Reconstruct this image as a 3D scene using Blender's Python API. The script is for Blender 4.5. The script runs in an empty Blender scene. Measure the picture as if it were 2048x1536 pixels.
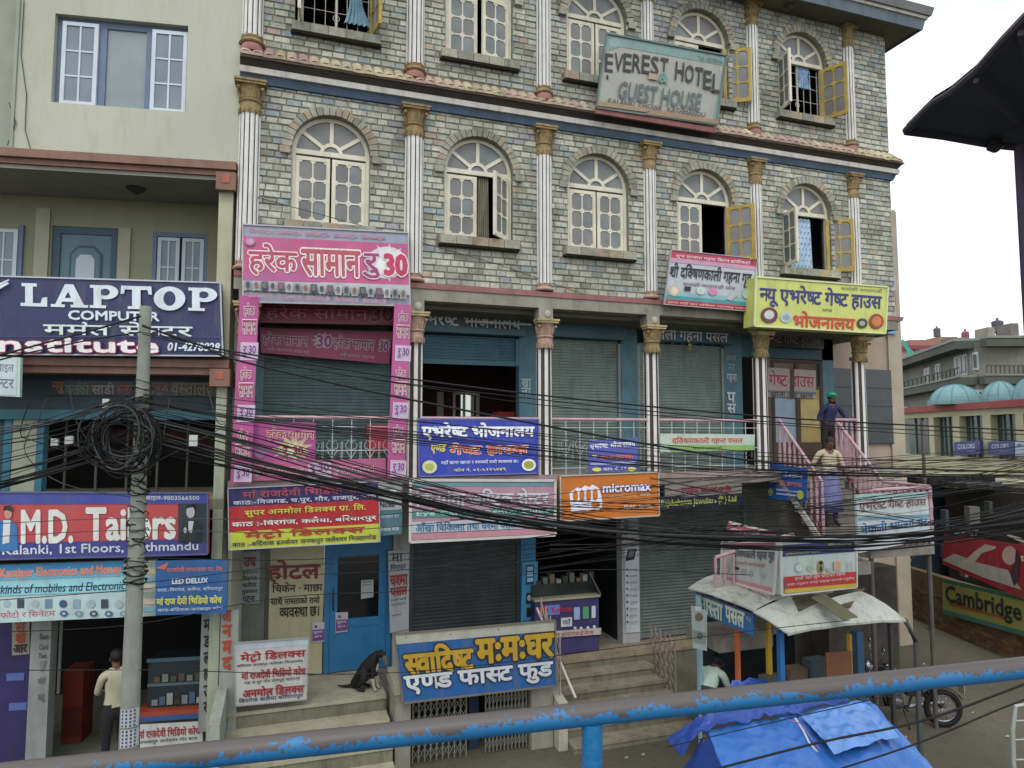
import bpy, bmesh, math, random
import numpy as np
from mathutils import Vector, Matrix
random.seed(11)
R = random.random
def U(a, b): return a + (b - a) * random.random()
sc = bpy.context.scene
COL = sc.collection

# ------------------------------------------------------------------ camera, sky, sun, exposure
F = 1380.0; TH = math.radians(18.7); PT = math.radians(4.15); CD = 10.75; ZE = 3.87
cam = bpy.data.cameras.new('camera'); cam.sensor_width = 36; cam.lens = 36 * F / 2048
cam.clip_start = 0.05; cam.clip_end = 2000
co = bpy.data.objects.new('camera', cam); COL.objects.link(co)
co.location = (0, -CD, ZE); co.rotation_euler = (math.radians(90) + PT, 0, -TH)
sc.camera = co
W = bpy.data.worlds.new('World'); sc.world = W; W.use_nodes = True
nt = W.node_tree; bg = nt.nodes['Background']; bg.inputs[1].default_value = 0.15
sky = nt.nodes.new('ShaderNodeTexSky'); sky.sky_type = 'NISHITA'; sky.sun_disc = False
sky.sun_elevation = math.radians(52); sky.sun_rotation = math.radians(200)
sky.air_density = 1.0; sky.dust_density = 3.0; sky.altitude = 1300
tc = nt.nodes.new('ShaderNodeTexCoord'); mp = nt.nodes.new('ShaderNodeMapping')
mp.inputs['Scale'].default_value = (1.2, 1.2, 3.0)
nz = nt.nodes.new('ShaderNodeTexNoise'); nz.inputs['Scale'].default_value = 1.6; nz.inputs['Detail'].default_value = 5; nz.inputs['Roughness'].default_value = .5
cr = nt.nodes.new('ShaderNodeValToRGB'); cr.color_ramp.elements[0].position = .34; cr.color_ramp.elements[0].color = (.48, .48, .48, 1)
cr.color_ramp.elements[1].position = .56; cr.color_ramp.elements[1].color = (1, 1, 1, 1)
cc = nt.nodes.new('ShaderNodeRGB'); cc.outputs[0].default_value = (7.7, 7.85, 8.0, 1)
mx = nt.nodes.new('ShaderNodeMix'); mx.data_type = 'RGBA'
nt.links.new(tc.outputs['Generated'], mp.inputs[0]); nt.links.new(mp.outputs[0], nz.inputs['Vector'])
nt.links.new(nz.outputs['Fac'], cr.inputs[0]); nt.links.new(cr.outputs[0], mx.inputs[0])
nt.links.new(sky.outputs[0], mx.inputs[6]); nt.links.new(cc.outputs[0], mx.inputs[7]); nt.links.new(mx.outputs[2], bg.inputs[0])
sun = bpy.data.lights.new('sun', 'SUN'); sun.energy = 0.9; sun.angle = math.radians(25); sun.color = (1, .97, .92)
so = bpy.data.objects.new('sun', sun); COL.objects.link(so)
so.rotation_euler = (math.radians(38), 0, math.radians(-20))
sc.view_settings.view_transform = 'Standard'; sc.view_settings.look = 'None'
sc.view_settings.gamma = 1; sc.view_settings.exposure = 0.5; sc.view_settings.use_curve_mapping = False
sc.cycles.use_denoising = True
sc.cycles.max_bounces = 6; sc.cycles.diffuse_bounces = 4

# ------------------------------------------------------------------ photo measurements -> places on real planes
c_, s_ = math.cos(TH), math.sin(TH)
CAM = Vector((0, -CD, ZE))
def ray(px, py):
    x = (px - 1024) / F; y = (768 - py) / F
    fw = math.cos(PT) - y * math.sin(PT); up = math.sin(PT) + y * math.cos(PT)
    return Vector((s_ * fw + c_ * x, c_ * fw - s_ * x, up))
def P(px, py, y=0.0):           # on a plane parallel to the hotel's front
    d = ray(px, py); return CAM + d * ((y + CD) / d.y)
def PG(px, py, z=-0.9):         # on a level plane
    d = ray(px, py); return CAM + d * ((z - ZE) / d.z)
def PZ(px, py, Z):              # at a distance from the lens
    return CAM + ray(px, py) * Z
def PX(px, py, X):              # on a plane square to the hotel's front
    d = ray(px, py); return CAM + d * (X / d.x)
LO = Vector((-0.68, 0, 0)); LA = math.radians(-8.9)
lx = Vector((math.cos(LA), math.sin(LA), 0)); ly = Vector((-math.sin(LA), math.cos(LA), 0)); lz = Vector((0, 0, 1))
def LW(x, y, z): return LO + lx * x + ly * y + lz * z
def PL(px, py, y=0.0):          # on a plane parallel to the left building's front
    d = ray(px, py); n = ly
    t = ((LO + ly * y) - CAM).dot(n) / d.dot(n); return CAM + d * t
def LL(px, py, y=0.0):
    w = PL(px, py, y) - LO; return (w.dot(lx), w.z)

# ------------------------------------------------------------------ materials
def lin(h):
    h = h.lstrip('#'); c = [int(h[i:i + 2], 16) / 255 for i in (0, 2, 4)]
    return tuple(v / 12.92 if v <= .04045 else ((v + .055) / 1.055) ** 2.4 for v in c) + (1,)
_m = {}
def M(hexc, rough=.75, var=.12, sc_=3.0, bump=0.0, metal=0.0, stain=0.0, stainc='#3b3a33', spec=.4, bscale=60, name='paint', trans=0, alpha=1):
    key = (hexc, rough, var, sc_, bump, metal, stain, stainc, spec, bscale, name)
    if key in _m: return _m[key]
    m = bpy.data.materials.new(name); m.use_nodes = True; t = m.node_tree; b = t.nodes['Principled BSDF']
    b.inputs['Roughness'].default_value = rough; b.inputs['Metallic'].default_value = metal
    b.inputs['Specular IOR Level'].default_value = spec
    geo = t.nodes.new('ShaderNodeNewGeometry')
    n = t.nodes.new('ShaderNodeTexNoise'); n.inputs['Scale'].default_value = sc_; n.inputs['Detail'].default_value = 4
    t.links.new(geo.outputs['Position'], n.inputs['Vector'])
    r = t.nodes.new('ShaderNodeValToRGB'); c = lin(hexc)
    r.color_ramp.elements[0].position = .3; r.color_ramp.elements[1].position = .7
    r.color_ramp.elements[0].color = tuple(v * (1 - var) for v in c[:3]) + (1,)
    r.color_ramp.elements[1].color = tuple(min(1, v * (1 + var)) for v in c[:3]) + (1,)
    t.links.new(n.outputs['Fac'], r.inputs[0]); out = r.outputs[0]
    if stain > 0:
        mpn = t.nodes.new('ShaderNodeMapping'); mpn.inputs['Scale'].default_value = (5, 5, .9)
        t.links.new(geo.outputs['Position'], mpn.inputs[0])
        n2 = t.nodes.new('ShaderNodeTexNoise'); n2.inputs['Scale'].default_value = 1.3; n2.inputs['Detail'].default_value = 7; n2.inputs['Roughness'].default_value = .7
        t.links.new(mpn.outputs[0], n2.inputs['Vector'])
        r2 = t.nodes.new('ShaderNodeValToRGB'); r2.color_ramp.elements[0].position = .5; r2.color_ramp.elements[1].position = .72
        r2.color_ramp.elements[0].color = (0, 0, 0, 1); r2.color_ramp.elements[1].color = (stain,) * 3 + (1,)
        t.links.new(n2.outputs['Fac'], r2.inputs[0])
        mm = t.nodes.new('ShaderNodeMix'); mm.data_type = 'RGBA'; mm.inputs[7].default_value = lin(stainc)
        t.links.new(r2.outputs[0], mm.inputs[0]); t.links.new(out, mm.inputs[6]); out = mm.outputs[2]
    t.links.new(out, b.inputs['Base Color'])
    if bump > 0:
        n3 = t.nodes.new('ShaderNodeTexNoise'); n3.inputs['Scale'].default_value = bscale; n3.inputs['Detail'].default_value = 4
        t.links.new(geo.outputs['Position'], n3.inputs['Vector'])
        bp = t.nodes.new('ShaderNodeBump'); bp.inputs['Strength'].default_value = bump; bp.inputs['Distance'].default_value = .02
        t.links.new(n3.outputs['Fac'], bp.inputs['Height']); t.links.new(bp.outputs[0], b.inputs['Normal'])
    _m[key] = m; return m
def PR(hexc): return M(hexc, .5, .1, 5.0, stain=.28, stainc='#6e695e', bump=.2, bscale=5, name='print')
def brick_mat(kind, cols, name):
    m = bpy.data.materials.new(name); m.use_nodes = True; t = m.node_tree; b = t.nodes['Principled BSDF']
    b.inputs['Roughness'].default_value = .85; b.inputs['Specular IOR Level'].default_value = .3
    if kind == 'obj':
        src = t.nodes.new('ShaderNodeObjectInfo').outputs['Random']
    else:
        a = t.nodes.new('ShaderNodeAttribute'); a.attribute_name = 'rnd'; src = a.outputs['Fac']
    r = t.nodes.new('ShaderNodeValToRGB'); r.color_ramp.interpolation = 'CONSTANT'
    el = r.color_ramp.elements
    while len(el) < len(cols): el.new(.5)
    tot = sum(w for _, w in cols); acc = 0
    for i, (h, w) in enumerate(cols):
        el[i].position = acc / tot; el[i].color = lin(h); acc += w
    t.links.new(src, r.inputs[0])
    geo = t.nodes.new('ShaderNodeNewGeometry')
    n = t.nodes.new('ShaderNodeTexNoise'); n.inputs['Scale'].default_value = 14; n.inputs['Detail'].default_value = 5
    t.links.new(geo.outputs['Position'], n.inputs['Vector'])
    n2 = t.nodes.new('ShaderNodeTexNoise'); n2.inputs['Scale'].default_value = 1.1; n2.inputs['Detail'].default_value = 6
    t.links.new(geo.outputs['Position'], n2.inputs['Vector'])
    ma = t.nodes.new('ShaderNodeMapRange'); ma.inputs['From Min'].default_value = .3; ma.inputs['From Max'].default_value = .7
    ma.inputs['To Min'].default_value = .78; ma.inputs['To Max'].default_value = 1.16; t.links.new(n.outputs['Fac'], ma.inputs[0])
    mb = t.nodes.new('ShaderNodeMapRange'); mb.inputs['From Min'].default_value = .35; mb.inputs['From Max'].default_value = .65
    mb.inputs['To Min'].default_value = .74; mb.inputs['To Max'].default_value = 1.1; t.links.new(n2.outputs['Fac'], mb.inputs[0])
    mu = t.nodes.new('ShaderNodeMath'); mu.operation = 'MULTIPLY'; t.links.new(ma.outputs[0], mu.inputs[0]); t.links.new(mb.outputs[0], mu.inputs[1])
    mp_ = t.nodes.new('ShaderNodeMapping'); mp_.inputs['Scale'].default_value = (4, 4, .5); t.links.new(geo.outputs['Position'], mp_.inputs[0])
    n3 = t.nodes.new('ShaderNodeTexNoise'); n3.inputs['Scale'].default_value = 1.2; n3.inputs['Detail'].default_value = 6; n3.inputs['Roughness'].default_value = .65; t.links.new(mp_.outputs[0], n3.inputs['Vector'])
    mc = t.nodes.new('ShaderNodeMapRange'); mc.inputs['From Min'].default_value = .5; mc.inputs['From Max'].default_value = .72
    mc.inputs['To Min'].default_value = 1.0; mc.inputs['To Max'].default_value = .7; t.links.new(n3.outputs['Fac'], mc.inputs[0])
    mu2 = t.nodes.new('ShaderNodeMath'); mu2.operation = 'MULTIPLY'; t.links.new(mu.outputs[0], mu2.inputs[0]); t.links.new(mc.outputs[0], mu2.inputs[1]); mu = mu2
    vm = t.nodes.new('ShaderNodeVectorMath'); vm.operation = 'SCALE'
    t.links.new(r.outputs[0], vm.inputs[0]); t.links.new(mu.outputs[0], vm.inputs['Scale']); t.links.new(vm.outputs[0], b.inputs['Base Color'])
    bp = t.nodes.new('ShaderNodeBump'); bp.inputs['Strength'].default_value = .5; bp.inputs['Distance'].default_value = .01
    t.links.new(n.outputs['Fac'], bp.inputs['Height']); t.links.new(bp.outputs[0], b.inputs['Normal'])
    return m
BR = [('#95978b', 4), ('#a3a599', 5), ('#b0b1a4', 5), ('#8f9b9b', 1.6), ('#96949a', .9), ('#87887b', 2), ('#a69a86', .5), ('#9ca398', 2), ('#b6b5a7', 2.5), ('#a39388', .4)]
BM_O = brick_mat('obj', BR, 'grey_brick'); BM_A = brick_mat('att', BR, 'grey_brick_far')
SM = brick_mat('obj', [('#8d8e83', 3), ('#9b9a8a', 3), ('#a0937c', 1.5), ('#988a7c', .8), ('#85867a', 2)], 'window_stone')
TM = brick_mat('obj', [('#b3a88c', 3), ('#a99585', 3), ('#a3937c', 2), ('#a08580', 1.5), ('#aba793', 1)], 'roof_tile')

# ------------------------------------------------------------------ mesh building
WL = {}                                   # world place of every parent
def put(o, parent, loc):
    COL.objects.link(o); o.location = loc; WL[o.name] = Vector(loc)
    if parent is not None:
        o.parent = parent; o.matrix_parent_inverse = Matrix.Translation(-WL[parent.name])
    return o
def tag(o, label=None, cat=None, group=None, kind=None):
    if label: o['label'] = label
    if cat: o['category'] = cat
    if group: o['group'] = group
    if kind: o['kind'] = kind
    return o
def thing(name, label, cat, loc, group=None):
    o = bpy.data.objects.new(name, None); o.empty_display_size = .1
    put(o, None, Vector(loc)); return tag(o, label, cat, group)
class MB:
    def __init__(s): s.v = []; s.f = []; s.m = []; s.mats = []; s.cur = 0
    def mat(s, m):
        if m not in s.mats: s.mats.append(m)
        s.cur = s.mats.index(m); return s
    def add(s, vs, fs):
        k = len(s.v); s.v.extend(Vector(v) for v in vs)
        for f in fs: s.f.append([i + k for i in f]); s.m.append(s.cur)
        return s
    def box(s, x0, x1, y0, y1, z0, z1, T=None):
        vs = [Vector((x, y, z)) for x in (x0, x1) for y in (y0, y1) for z in (z0, z1)]
        if T: vs = [T(v.x, v.y, v.z) for v in vs]
        return s.add(vs, [(0, 1, 3, 2), (4, 6, 7, 5), (0, 4, 5, 1), (2, 3, 7, 6), (0, 2, 6, 4), (1, 5, 7, 3)])
    def hexa(s, a, b):      # a, b: two quads (lists of four points)
        return s.add(list(a) + list(b), [(0, 1, 2, 3), (7, 6, 5, 4), (0, 4, 5, 1), (1, 5, 6, 2), (2, 6, 7, 3), (3, 7, 4, 0)])
    def slab(s, quad, th, n=None):   # quad points, thickened away from n
        q = [Vector(p) for p in quad]
        n = n or (q[1] - q[0]).cross(q[3] - q[0]).normalized()
        return s.hexa(q, [p - n * th for p in q])
    def beam(s, a, b, w, h=None, up=(0, 0, 1)):
        a = Vector(a); b = Vector(b); h = h or w; d = (b - a).normalized(); up = Vector(up)
        if abs(d.dot(up)) > .98: up = Vector((0, 1, 0))
        x = d.cross(up).normalized() * w / 2; z = x.normalized().cross(d) * h / 2
        return s.hexa([a - x - z, a + x - z, a + x + z, a - x + z], [b - x - z, b + x - z, b + x + z, b - x + z])
    def tube(s, pts, r, n=6, cap=True):
        pts = [Vector(p) for p in pts]; rs = r if isinstance(r, (list, tuple)) else [r] * len(pts)
        k = len(s.v); up = Vector((0, 0, 1))
        for i, p in enumerate(pts):
            d = (pts[min(i + 1, len(pts) - 1)] - pts[max(i - 1, 0)]).normalized()
            u = up if abs(d.dot(up)) < .95 else Vector((0, 1, 0))
            x = d.cross(u).normalized(); z = x.cross(d)
            for j in range(n):
                a = 2 * math.pi * j / n; s.v.append(p + (x * math.cos(a) + z * math.sin(a)) * rs[i])
        for i in range(len(pts) - 1):
            for j in range(n):
                s.f.append([k + i * n + j, k + i * n + (j + 1) % n, k + (i + 1) * n + (j + 1) % n, k + (i + 1) * n + j]); s.m.append(s.cur)
        if cap:
            s.f.append([k + j for j in range(n)][::-1]); s.m.append(s.cur)
            s.f.append([k + (len(pts) - 1) * n + j for j in range(n)]); s.m.append(s.cur)
        return s
    def lathe(s, c, prof, n=12, a0=0, a1=2 * math.pi, sx=1, sy=1):
        k = len(s.v); c = Vector(c); full = abs(a1 - a0 - 2 * math.pi) < 1e-4; nn = n if full else n + 1
        for r, z in prof:
            for j in range(nn):
                a = a0 + (a1 - a0) * j / n; s.v.append(c + Vector((r * math.cos(a) * sx, r * math.sin(a) * sy, z)))
        for i in range(len(prof) - 1):
            for j in range(n):
                s.f.append([k + i * nn + j, k + i * nn + (j + 1) % nn, k + (i + 1) * nn + (j + 1) % nn, k + (i + 1) * nn + j]); s.m.append(s.cur)
        s.f.append([k + j for j in range(nn)][::-1]); s.m.append(s.cur)
        s.f.append([k + (len(prof) - 1) * nn + j for j in range(nn)]); s.m.append(s.cur)
        return s
    def ball(s, c, r, n=8, m=5, sc3=(1, 1, 1)):
        c = Vector(c)
        prof = [(r * math.sin(math.pi * i / m), -r * math.cos(math.pi * i / m) * sc3[2]) for i in range(m + 1)]
        prof[0] = (r * .02, prof[0][1]); prof[-1] = (r * .02, prof[-1][1])
        return s.lathe(c, prof, n, sx=sc3[0], sy=sc3[1])
    def prism(s, poly, y0, y1, T=None):     # poly in (x, z), extruded along y
        n = len(poly); vs = [Vector((x, y0, z)) for x, z in poly] + [Vector((x, y1, z)) for x, z in poly]
        if T: vs = [T(v.x, v.y, v.z) for v in vs]
        return s.add(vs, [list(range(n)), list(range(2 * n - 1, n - 1, -1))] + [(i, i + n, (i + 1) % n + n, (i + 1) % n) for i in range(n)])
    def wheel(s, c, axis, r, w, n=20):
        c = Vector(c); ax = Vector(axis).normalized()
        u = Vector((0, 0, 1)).cross(ax).normalized() if abs(ax.z) < .9 else Vector((1, 0, 0)); v = ax.cross(u)
        return s.tube_ring(c, u, v, r, w, n)
    def tube_ring(s, c, u, v, r, w, n=20, m=6):
        k = len(s.v); ax = u.cross(v)
        for i in range(n):
            a = 2 * math.pi * i / n; d = u * math.cos(a) + v * math.sin(a)
            for j in range(m):
                b = 2 * math.pi * j / m; s.v.append(c + d * (r + w * math.cos(b)) + ax * w * math.sin(b))
        for i in range(n):
            for j in range(m):
                s.f.append([k + i * m + j, k + i * m + (j + 1) % m, k + ((i + 1) % n) * m + (j + 1) % m, k + ((i + 1) % n) * m + j]); s.m.append(s.cur)
        return s
    def data(s, name, origin, smooth=False):
        me = bpy.data.meshes.new(name)
        me.from_pydata([v - origin for v in s.v], [], s.f)
        for m in s.mats: me.materials.append(m)
        if len(s.mats) > 1: me.polygons.foreach_set('material_index', s.m)
        if smooth: me.polygons.foreach_set('use_smooth', [True] * len(s.f))
        me.update(); return me
    def build(s, name, parent=None, label=None, cat=None, group=None, kind=None, smooth=False, recalc=False):
        if not s.v: return None
        lo = [min(v[i] for v in s.v) for i in range(3)]; hi = [max(v[i] for v in s.v) for i in range(3)]
        o3 = Vector(((lo[0] + hi[0]) / 2, (lo[1] + hi[1]) / 2, lo[2]))
        me = s.data(name, o3, smooth)
        if recalc:
            b = bmesh.new(); b.from_mesh(me); bmesh.ops.recalc_face_normals(b, faces=b.faces); b.to_mesh(me); b.free()
        if smooth: 
            try: me.set_sharp_from_angle(angle=math.radians(42))
            except Exception: pass
        o = bpy.data.objects.new(name, me); put(o, parent, o3)
        return tag(o, label, cat, group, kind)
def mb(m): return MB().mat(m)
def inst(me, name, parent, loc, rot=None, scale=None, label=None):
    o = bpy.data.objects.new(name, me); put(o, parent, loc)
    if rot is not None: o.rotation_euler = rot
    if scale is not None: o.scale = scale
    if label: o['label'] = label
    return o

# ------------------------------------------------------------------ lettering (glyph outlines become thin meshes)
_g = {}
def _textmesh(t):
    cu = bpy.data.curves.new('glyph', 'FONT'); cu.body = t; cu.resolution_u = 2
    o = bpy.data.objects.new('glyph', cu)
    COL.objects.link(o); bpy.context.view_layer.update()
    ev = o.evaluated_get(bpy.context.evaluated_depsgraph_get())
    me = ev.to_mesh()
    v = [(a.co.x, a.co.y) for a in me.vertices]; f = [list(p.vertices) for p in me.polygons]
    ev.to_mesh_clear(); bpy.data.objects.remove(o); bpy.data.curves.remove(cu)
    return v, f
def glyph(ch):
    if ch in _g: return _g[ch]
    if ch == ' ': _g[ch] = ([], [], .26); return _g[ch]
    v, f = _textmesh(ch)
    if 'Z0' not in _g: _g['Z0'] = max(x for x, y in _textmesh('क|')[0])
    adv = max(x for x, y in _textmesh('क' + ch + '|')[0]) - _g['Z0']
    if ch == 'ि': adv = .259
    _g[ch] = (v, f, adv); return _g[ch]
def cutx(v, f, xc):          # keep what lies left of xc
    me = bmesh.new(); bv = [me.verts.new((x, y, 0)) for x, y in v]
    for q in f:
        try: me.faces.new([bv[i] for i in q])
        except Exception: pass
    bmesh.ops.bisect_plane(me, geom=list(me.verts) + list(me.edges) + list(me.faces), plane_co=(xc, 0, 0), plane_no=(1, 0, 0), clear_outer=True)
    me.verts.index_update(); nv = [(a.co.x, a.co.y) for a in me.verts]; nf = [[a.index for a in q.verts] for q in me.faces]
    me.free(); return nv, nf
NOSTEM = 'टठडढदहङछरइउऊ'
def half(ch):
    k = ('h', ch)
    if k not in _g:
        v, f, a = glyph(ch)
        cutat = a * .74 if ch in 'कफ' else a - .155
        nv, nf = cutx(v, f, cutat); _g[k] = (nv, nf, cutat)
    return _g[k]
def shape(text):             # -> verts, faces, width
    out = []; i = 0; L = list(text); n = len(L)
    seq = []
    # split in clusters
    cl = []
    while i < n:
        c = L[i]
        if '\u0915' <= c <= '\u0939':
            k = [c]; i += 1
            while i < n and L[i] == '\u094d' and i + 1 < n: k += [L[i], L[i + 1]]; i += 2
            ms = []
            while i < n and ('\u093e' <= L[i] <= '\u094c' or L[i] in '\u0901\u0902\u0903'): ms.append(L[i]); i += 1
            cl.append((k, ms))
        else: cl.append(([c], [])); i += 1
    x = 0; V = []; FF = []
    def emit(v, f, dx, dy=0, s=1):
        b = len(V); V.extend((a * s + dx, q * s + dy) for a, q in v); FF.extend([[j + b for j in q] for q in f])
    for k, ms in cl:
        reph = False
        if len(k) >= 3 and k[0] == 'र': reph = True; k = k[2:]
        if 'ि' in ms:
            g = glyph('ि'); emit(g[0], g[1], x); x += g[2]
        j = 0
        while j < len(k):
            c = k[j]; nxt = k[j + 2] if j + 2 < len(k) else None
            if nxt == 'र':
                g = glyph(c); emit(g[0], g[1], x)
                xx = x + g[2]
                if c in NOSTEM: emit([(-.3, -.06), (-.24, -.02), (-.14, -.16), (-.2, -.2), (-.08, -.06), (-.03, -.1)], [[0, 1, 2, 3], [2, 3, 5, 4]], xx - .1, .02)
                else: emit([(-.32, .02), (-.29, .08), (-.08, .2), (-.08, .13)], [[0, 1, 2, 3]], xx, -.02)
                x = xx; j += 4; continue
            if nxt is not None:
                if c in NOSTEM: g = glyph(c); emit(g[0], g[1], x); x += g[2] * .92
                else: g = half(c); emit(g[0], g[1], x); x += g[2]
                j += 2; continue
            g = glyph(c); emit(g[0], g[1], x); x += g[2]; j += 2
        if reph:
            emit([(-.1, .66), (-.03, .68), (-.06, .8), (-.14, .84), (-.18, .76), (-.12, .77)], [[0, 1, 2, 5], [2, 3, 4, 5]], x)
        for m_ in ms:
            if m_ == 'ि': continue
            g = glyph(m_); emit(g[0], g[1], x); x += g[2]
    return V, FF, x

def homog(q):
    s = [(0, 1), (1, 1), (1, 0), (0, 0)]; A = []; b = []
    for (x, y), (u, v) in zip(q, s):
        A.append([x, y, 1, 0, 0, 0, -u * x, -u * y]); b.append(u)
        A.append([0, 0, 0, x, y, 1, -v * x, -v * y]); b.append(v)
    h = np.linalg.solve(np.array(A, float), np.array(b, float)); h = list(h) + [1]
    def f(x, y):
        w = h[6] * x + h[7] * y + h[8]
        return ((h[0] * x + h[1] * y + h[2]) / w, (h[3] * x + h[4] * y + h[5]) / w)
    return f
class Surf:
    def __init__(s, pq, fn):
        s.q = pq; s.c = [Vector(fn(*p)) for p in pq]; s.H = homog(pq)
        TL, TR, BR_, BL = s.c
        s.n = (BL - TL).cross(TR - TL).normalized()      # towards the viewer
        if s.n.dot(CAM - TL) < 0: s.n = -s.n
    def at(s, u, v, d=0.0):
        TL, TR, BR_, BL = s.c
        return (BL * (1 - u) + BR_ * u) * (1 - v) + (TL * (1 - u) + TR * u) * v + s.n * d
    def uv(s, x, y): return s.H(x, y)
def prints(S, items, parent, d0=.004, group=None):
    A = MB(); T = MB(); d = d0
    (ax, ay), (bx, by) = S.q[0], S.q[1]; (dx_, dy_), (ex, ey) = S.q[3], S.q[2]
    for it in items:
        k = it[0]; d += .0016
        if k in 'rt':
            if k == 'r': _, x0, y0, x1, y1, col = it
            else: _, txt, x0, y0, x1, y1, col = it[:7]; w = it[7] if len(it) > 7 else .03; oc = it[8] if len(it) > 8 else None; sl = it[9] if len(it) > 9 else 0
            u0, v1 = S.uv(x0, y0); _, v0 = S.uv(x0, y1)
            ys = ((y0 + y1) / 2); tl = (by - ay) / (bx - ax); bl = (ey - dy_) / (ex - dx_)
            h0 = dy_ - ay; fr = (ys - ay) / h0 if h0 else .5; slp = tl * (1 - fr) + bl * fr
            u1, _ = S.uv(x1, ys + slp * (x1 - x0))
        if k == 'r':
            A.mat(PR(col)).add([S.at(u0, v0, d), S.at(u1, v0, d), S.at(u1, v1, d), S.at(u0, v1, d)], [(0, 1, 2, 3)])
        elif k == 't':
            V, FF, wd = shape(txt)
            if not V: continue
            lo = min(y for x, y in V); hi = max(y for x, y in V); T = MB()
            lx0 = min(x for x, y in V); wd = max(x for x, y in V) - lx0
            asp = wd / max(.01, hi - lo)
            def layer(w, col, d, nd):
                w = w * .66 if w < .06 else w - .02
                T.mat(PR(col)); kx = (u1 - u0) / wd; ky = (v1 - v0) / (hi - lo)
                Hm = (S.at(0, v1) - S.at(0, v0)).length / (hi - lo)      # metres per em
                Wm = (S.at(u1, 0) - S.at(u0, 0)).length / wd
                e = min(w * Hm / Wm, w * 1.3)
                for q in range(nd):
                    a = 2 * math.pi * q / nd + .4
                    ox, oy = (0, 0) if w == 0 or q == 0 else (math.cos(a) * e, math.sin(a) * w)
                    vs = []
                    for x, y in V:
                        uu = u0 + (x - lx0 + ox + sl * (y - lo)) * kx; vv = v0 + (y - lo + oy) * ky
                        vs.append(S.at(uu, vv, d + q * .00012))
                    T.add(vs, FF)
            if oc: layer(w + .05, oc, d, 9); d += .0014
            layer(w, col, d, 5 if w <= .035 else 9) if w > 0 else layer(0, col, d, 1)
            T.build('lettering', parent)
        elif k == 'e':
            _, cx, cy, rx, ry, col = it
            pts = [S.uv(cx + rx * math.cos(a * math.pi / 8), cy + ry * math.sin(a * math.pi / 8)) for a in range(16)]
            A.mat(PR(col)).add([S.at(u, v, d) for u, v in pts], [list(range(16))])
        elif k == 'p':
            _, pp, col = it
            A.mat(PR(col)).add([S.at(*S.uv(*p), d) for p in pp], [list(range(len(pp)))])
        elif k == 's':
            _, cx, cy, rx, ry, col = it; c = S.at(*S.uv(cx, cy), d); n = 22
            pts = [S.at(*S.uv(cx + rx * (1 if a % 2 else .55) * math.cos(a * math.pi / n * 2), cy + ry * (1 if a % 2 else .55) * math.sin(a * math.pi / n * 2)), d) for a in range(n)]
            A.mat(PR(col)).add([c] + pts, [(0, 1 + a, 1 + (a + 1) % n) for a in range(n)])
    if A.v: A.build('printed_panel', parent)
def sign(name, label, pq, fn, bgc, items, th=.05, frame=None, fw=.03, group=None, cat='sign', extra=None):
    S = Surf(pq, fn); c = S.c
    root = thing(name, label, cat, (c[2] + c[3]) / 2, group)
    mb(M(bgc, .45, .06, 2.5, stain=.4, stainc='#6d685c', bump=.25, bscale=5, name='sign_sheet')).hexa([p for p in c], [p - S.n * th for p in c]).build('board', root, recalc=True)
    if frame:
        f = mb(M(frame, .5, .1, name='sign_frame')); n = S.n; W_ = (c[1] - c[0]).length; H_ = (c[0] - c[3]).length
        for a, b in ((0, 1), (1, 2), (2, 3), (3, 0)):
            f.beam(c[a] + n * .006, c[b] + n * .006, fw, .03, up=n)
        f.build('frame', root)
    prints(S, items, root)
    return root, S
# ------------------------------------------------------------------ ground
ground = mb(M('#4f4b3e', .9, .3, .35, bump=.7, bscale=9, stain=.6, stainc='#3b372d', name='muddy_ground', spec=.5)).box(-400, 400, -200, 600, -1.3, -.9).build('ground', kind='structure')
mb(M('#4e483b', .55, .35, .8, bump=.8, bscale=18, stain=.7, stainc='#352c20', spec=.6, name='road')).box(-9, 12.5, -30, -3.4, -.9, -.896).build('road', kind='structure')

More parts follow.
